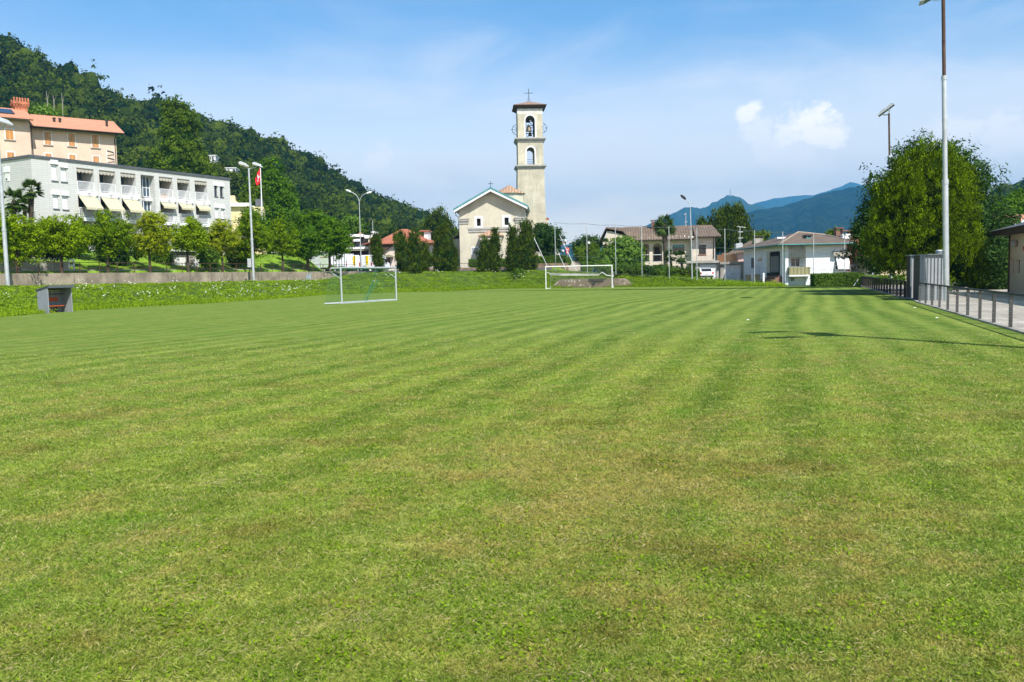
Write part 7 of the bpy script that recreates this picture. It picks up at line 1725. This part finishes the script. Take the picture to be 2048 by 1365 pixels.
# the big pair on the right
tree('golden_cypress', 'big bright yellow-green cypress with flame-like tufts, behind the metal sheds', 'tree', 1855, 53, 0, [(1835, 462, 92, 74), (1850, 410, 92, 84), (1852, 356, 60, 56), (1895, 362, 42, 44), (1812, 392, 54, 56), (1908, 468, 52, 84), (1800, 480, 54, 54), (1905, 520, 50, 58), (1850, 318, 26, 22)], 'thuja_leaf', .06, 8200, 27, .085, 'up', .73, None, .9, .3, seed=180, shell=.86, limbs=0, asp=.34, boughs=.52, tall=1.7, cover=.9)
def big_tree():
    ell = [(1850, 330, 60, 50), (1905, 345, 60, 50), (1955, 385, 38, 50), (1965, 450, 44, 60), (1985, 520, 34, 60), (1780, 400, 46, 50), (1748, 460, 36, 44), (1735, 495, 38, 34), (1790, 470, 56, 70), (1805, 500, 50, 50), (1850, 450, 110, 100), (1840, 300, 20, 22), (1892, 306, 16, 20), (1945, 350, 14, 22), (1975, 352, 10, 16), (1752, 382, 14, 22), (1742, 352, 8, 16)]
    t_ = tree('broadleaf_tree', 'large dark-leaved tree spreading behind the bright green cypress', 'tree', 1830, 60, 0, ell, 'broad_leaf', .12, 2300, 24, .22, 'out', .5, None, .8, .35, seed=181, shell=.7, boughs=.6)
big_tree()
tree('broadleaf_tree', 'shaded green tree right of the bright cypress, beside the clubhouse', 'tree', 1985, 62, 0, [(1988, 520, 34, 60), (2010, 470, 26, 44), (1975, 560, 30, 36), (2000, 565, 30, 34)], 'broad_leaf', .18, 420, 26, .34, 'out', .75, None, 1, .25, seed=182, shell=.65)
tree('broadleaf_tree', 'mid-green tree over the orange tiled roof at the right edge', 'tree', 2030, 110, 0, [(2020, 425, 34, 26), (2050, 412, 26, 34)], 'round_leaf_dark', .28, 240, 26, .45, 'out', .75, None, 1, .25, seed=183)
tree('broadleaf_tree', 'small shaded tree standing before the cream house', 'tree', 1752, 88, 0, [(1750, 530, 14, 18)], 'broad_leaf', .16, 60, 22, .25, 'out', .3, None, 1, .07, seed=184)
# big shadow-casting shrubbery closing the court
for i, (px, Y, rx, ry) in enumerate(((1955, 70, 30, 40), (1995, 74, 36, 44), (2035, 80, 40, 40))):
    shrub(px, Y, 0, [(px, 552, rx, ry)], 'dark evergreen screen at the back of the paved court, ' + ('left clump', 'middle clump', 'right clump by the clubhouse corner')[i], 'broad_leaf', .16, 260, 26, .3, 'evergreen_screen', .85, 190 + i)
# litter on the pitch
for i, (px, py) in enumerate(((1828, 616.5), (1872, 637), (1494, 641))):
    g_ = G(px, py); fr = Frame(g_.x, g_.y, i * .8, 0); t_ = MB().box((0, 0, .01), (.08, .06, .02)).prism([(0, .02), (.08, .02), (.06, .035), (.02, .03)], .01, .05)
    t_.v = [(a + g_.x, b + g_.y, c) for a, b, c in t_.v]
    o_ = t_.build('paper_scrap', 'white_paint'); tag(o_, ('white paper scrap on the grass nearest the metal shed', 'white paper scrap on the grass below the first fence posts', 'small white scrap on the grass left of the lamp shadow')[i], 'litter', 'paper scraps on the pitch')
tg = MB().tube([(P(1460.5, 392, 5200).x, 5200, P(1460.5, 393, 5200).z), (P(1460.5, 378, 5200).x, 5200, P(1460.5, 377, 5200).z)], [5, 1.8], 6).build('mast', 'galvanised'); tag(tg, 'thin transmitter mast on the summit of the nearer blue peak', 'mast')

# ------------------------------------------------------------------ the air between here and the mountains
hz = MB().box((-9400, -300, -1.2), (9400, 9200, 900)).build('haze', 'black_void'); hz['kind'] = 'stuff'
hm = bpy.data.materials.new('haze_air'); hm.use_nodes = True; hn = NT(hm.node_tree); hn.n.clear()
pv = hn.new('ShaderNodeVolumePrincipled'); pv.inputs['Color'].default_value = (.14, .54, 1.0, 1); pv.inputs['Density'].default_value = HAZE; pv.inputs['Anisotropy'].default_value = .1
ho = hn.new('ShaderNodeOutputMaterial'); hn.link(pv.outputs[0], ho.inputs['Volume']); hz.data.materials.clear(); hz.data.materials.append(hm)
hz.display_type = 'WIRE'
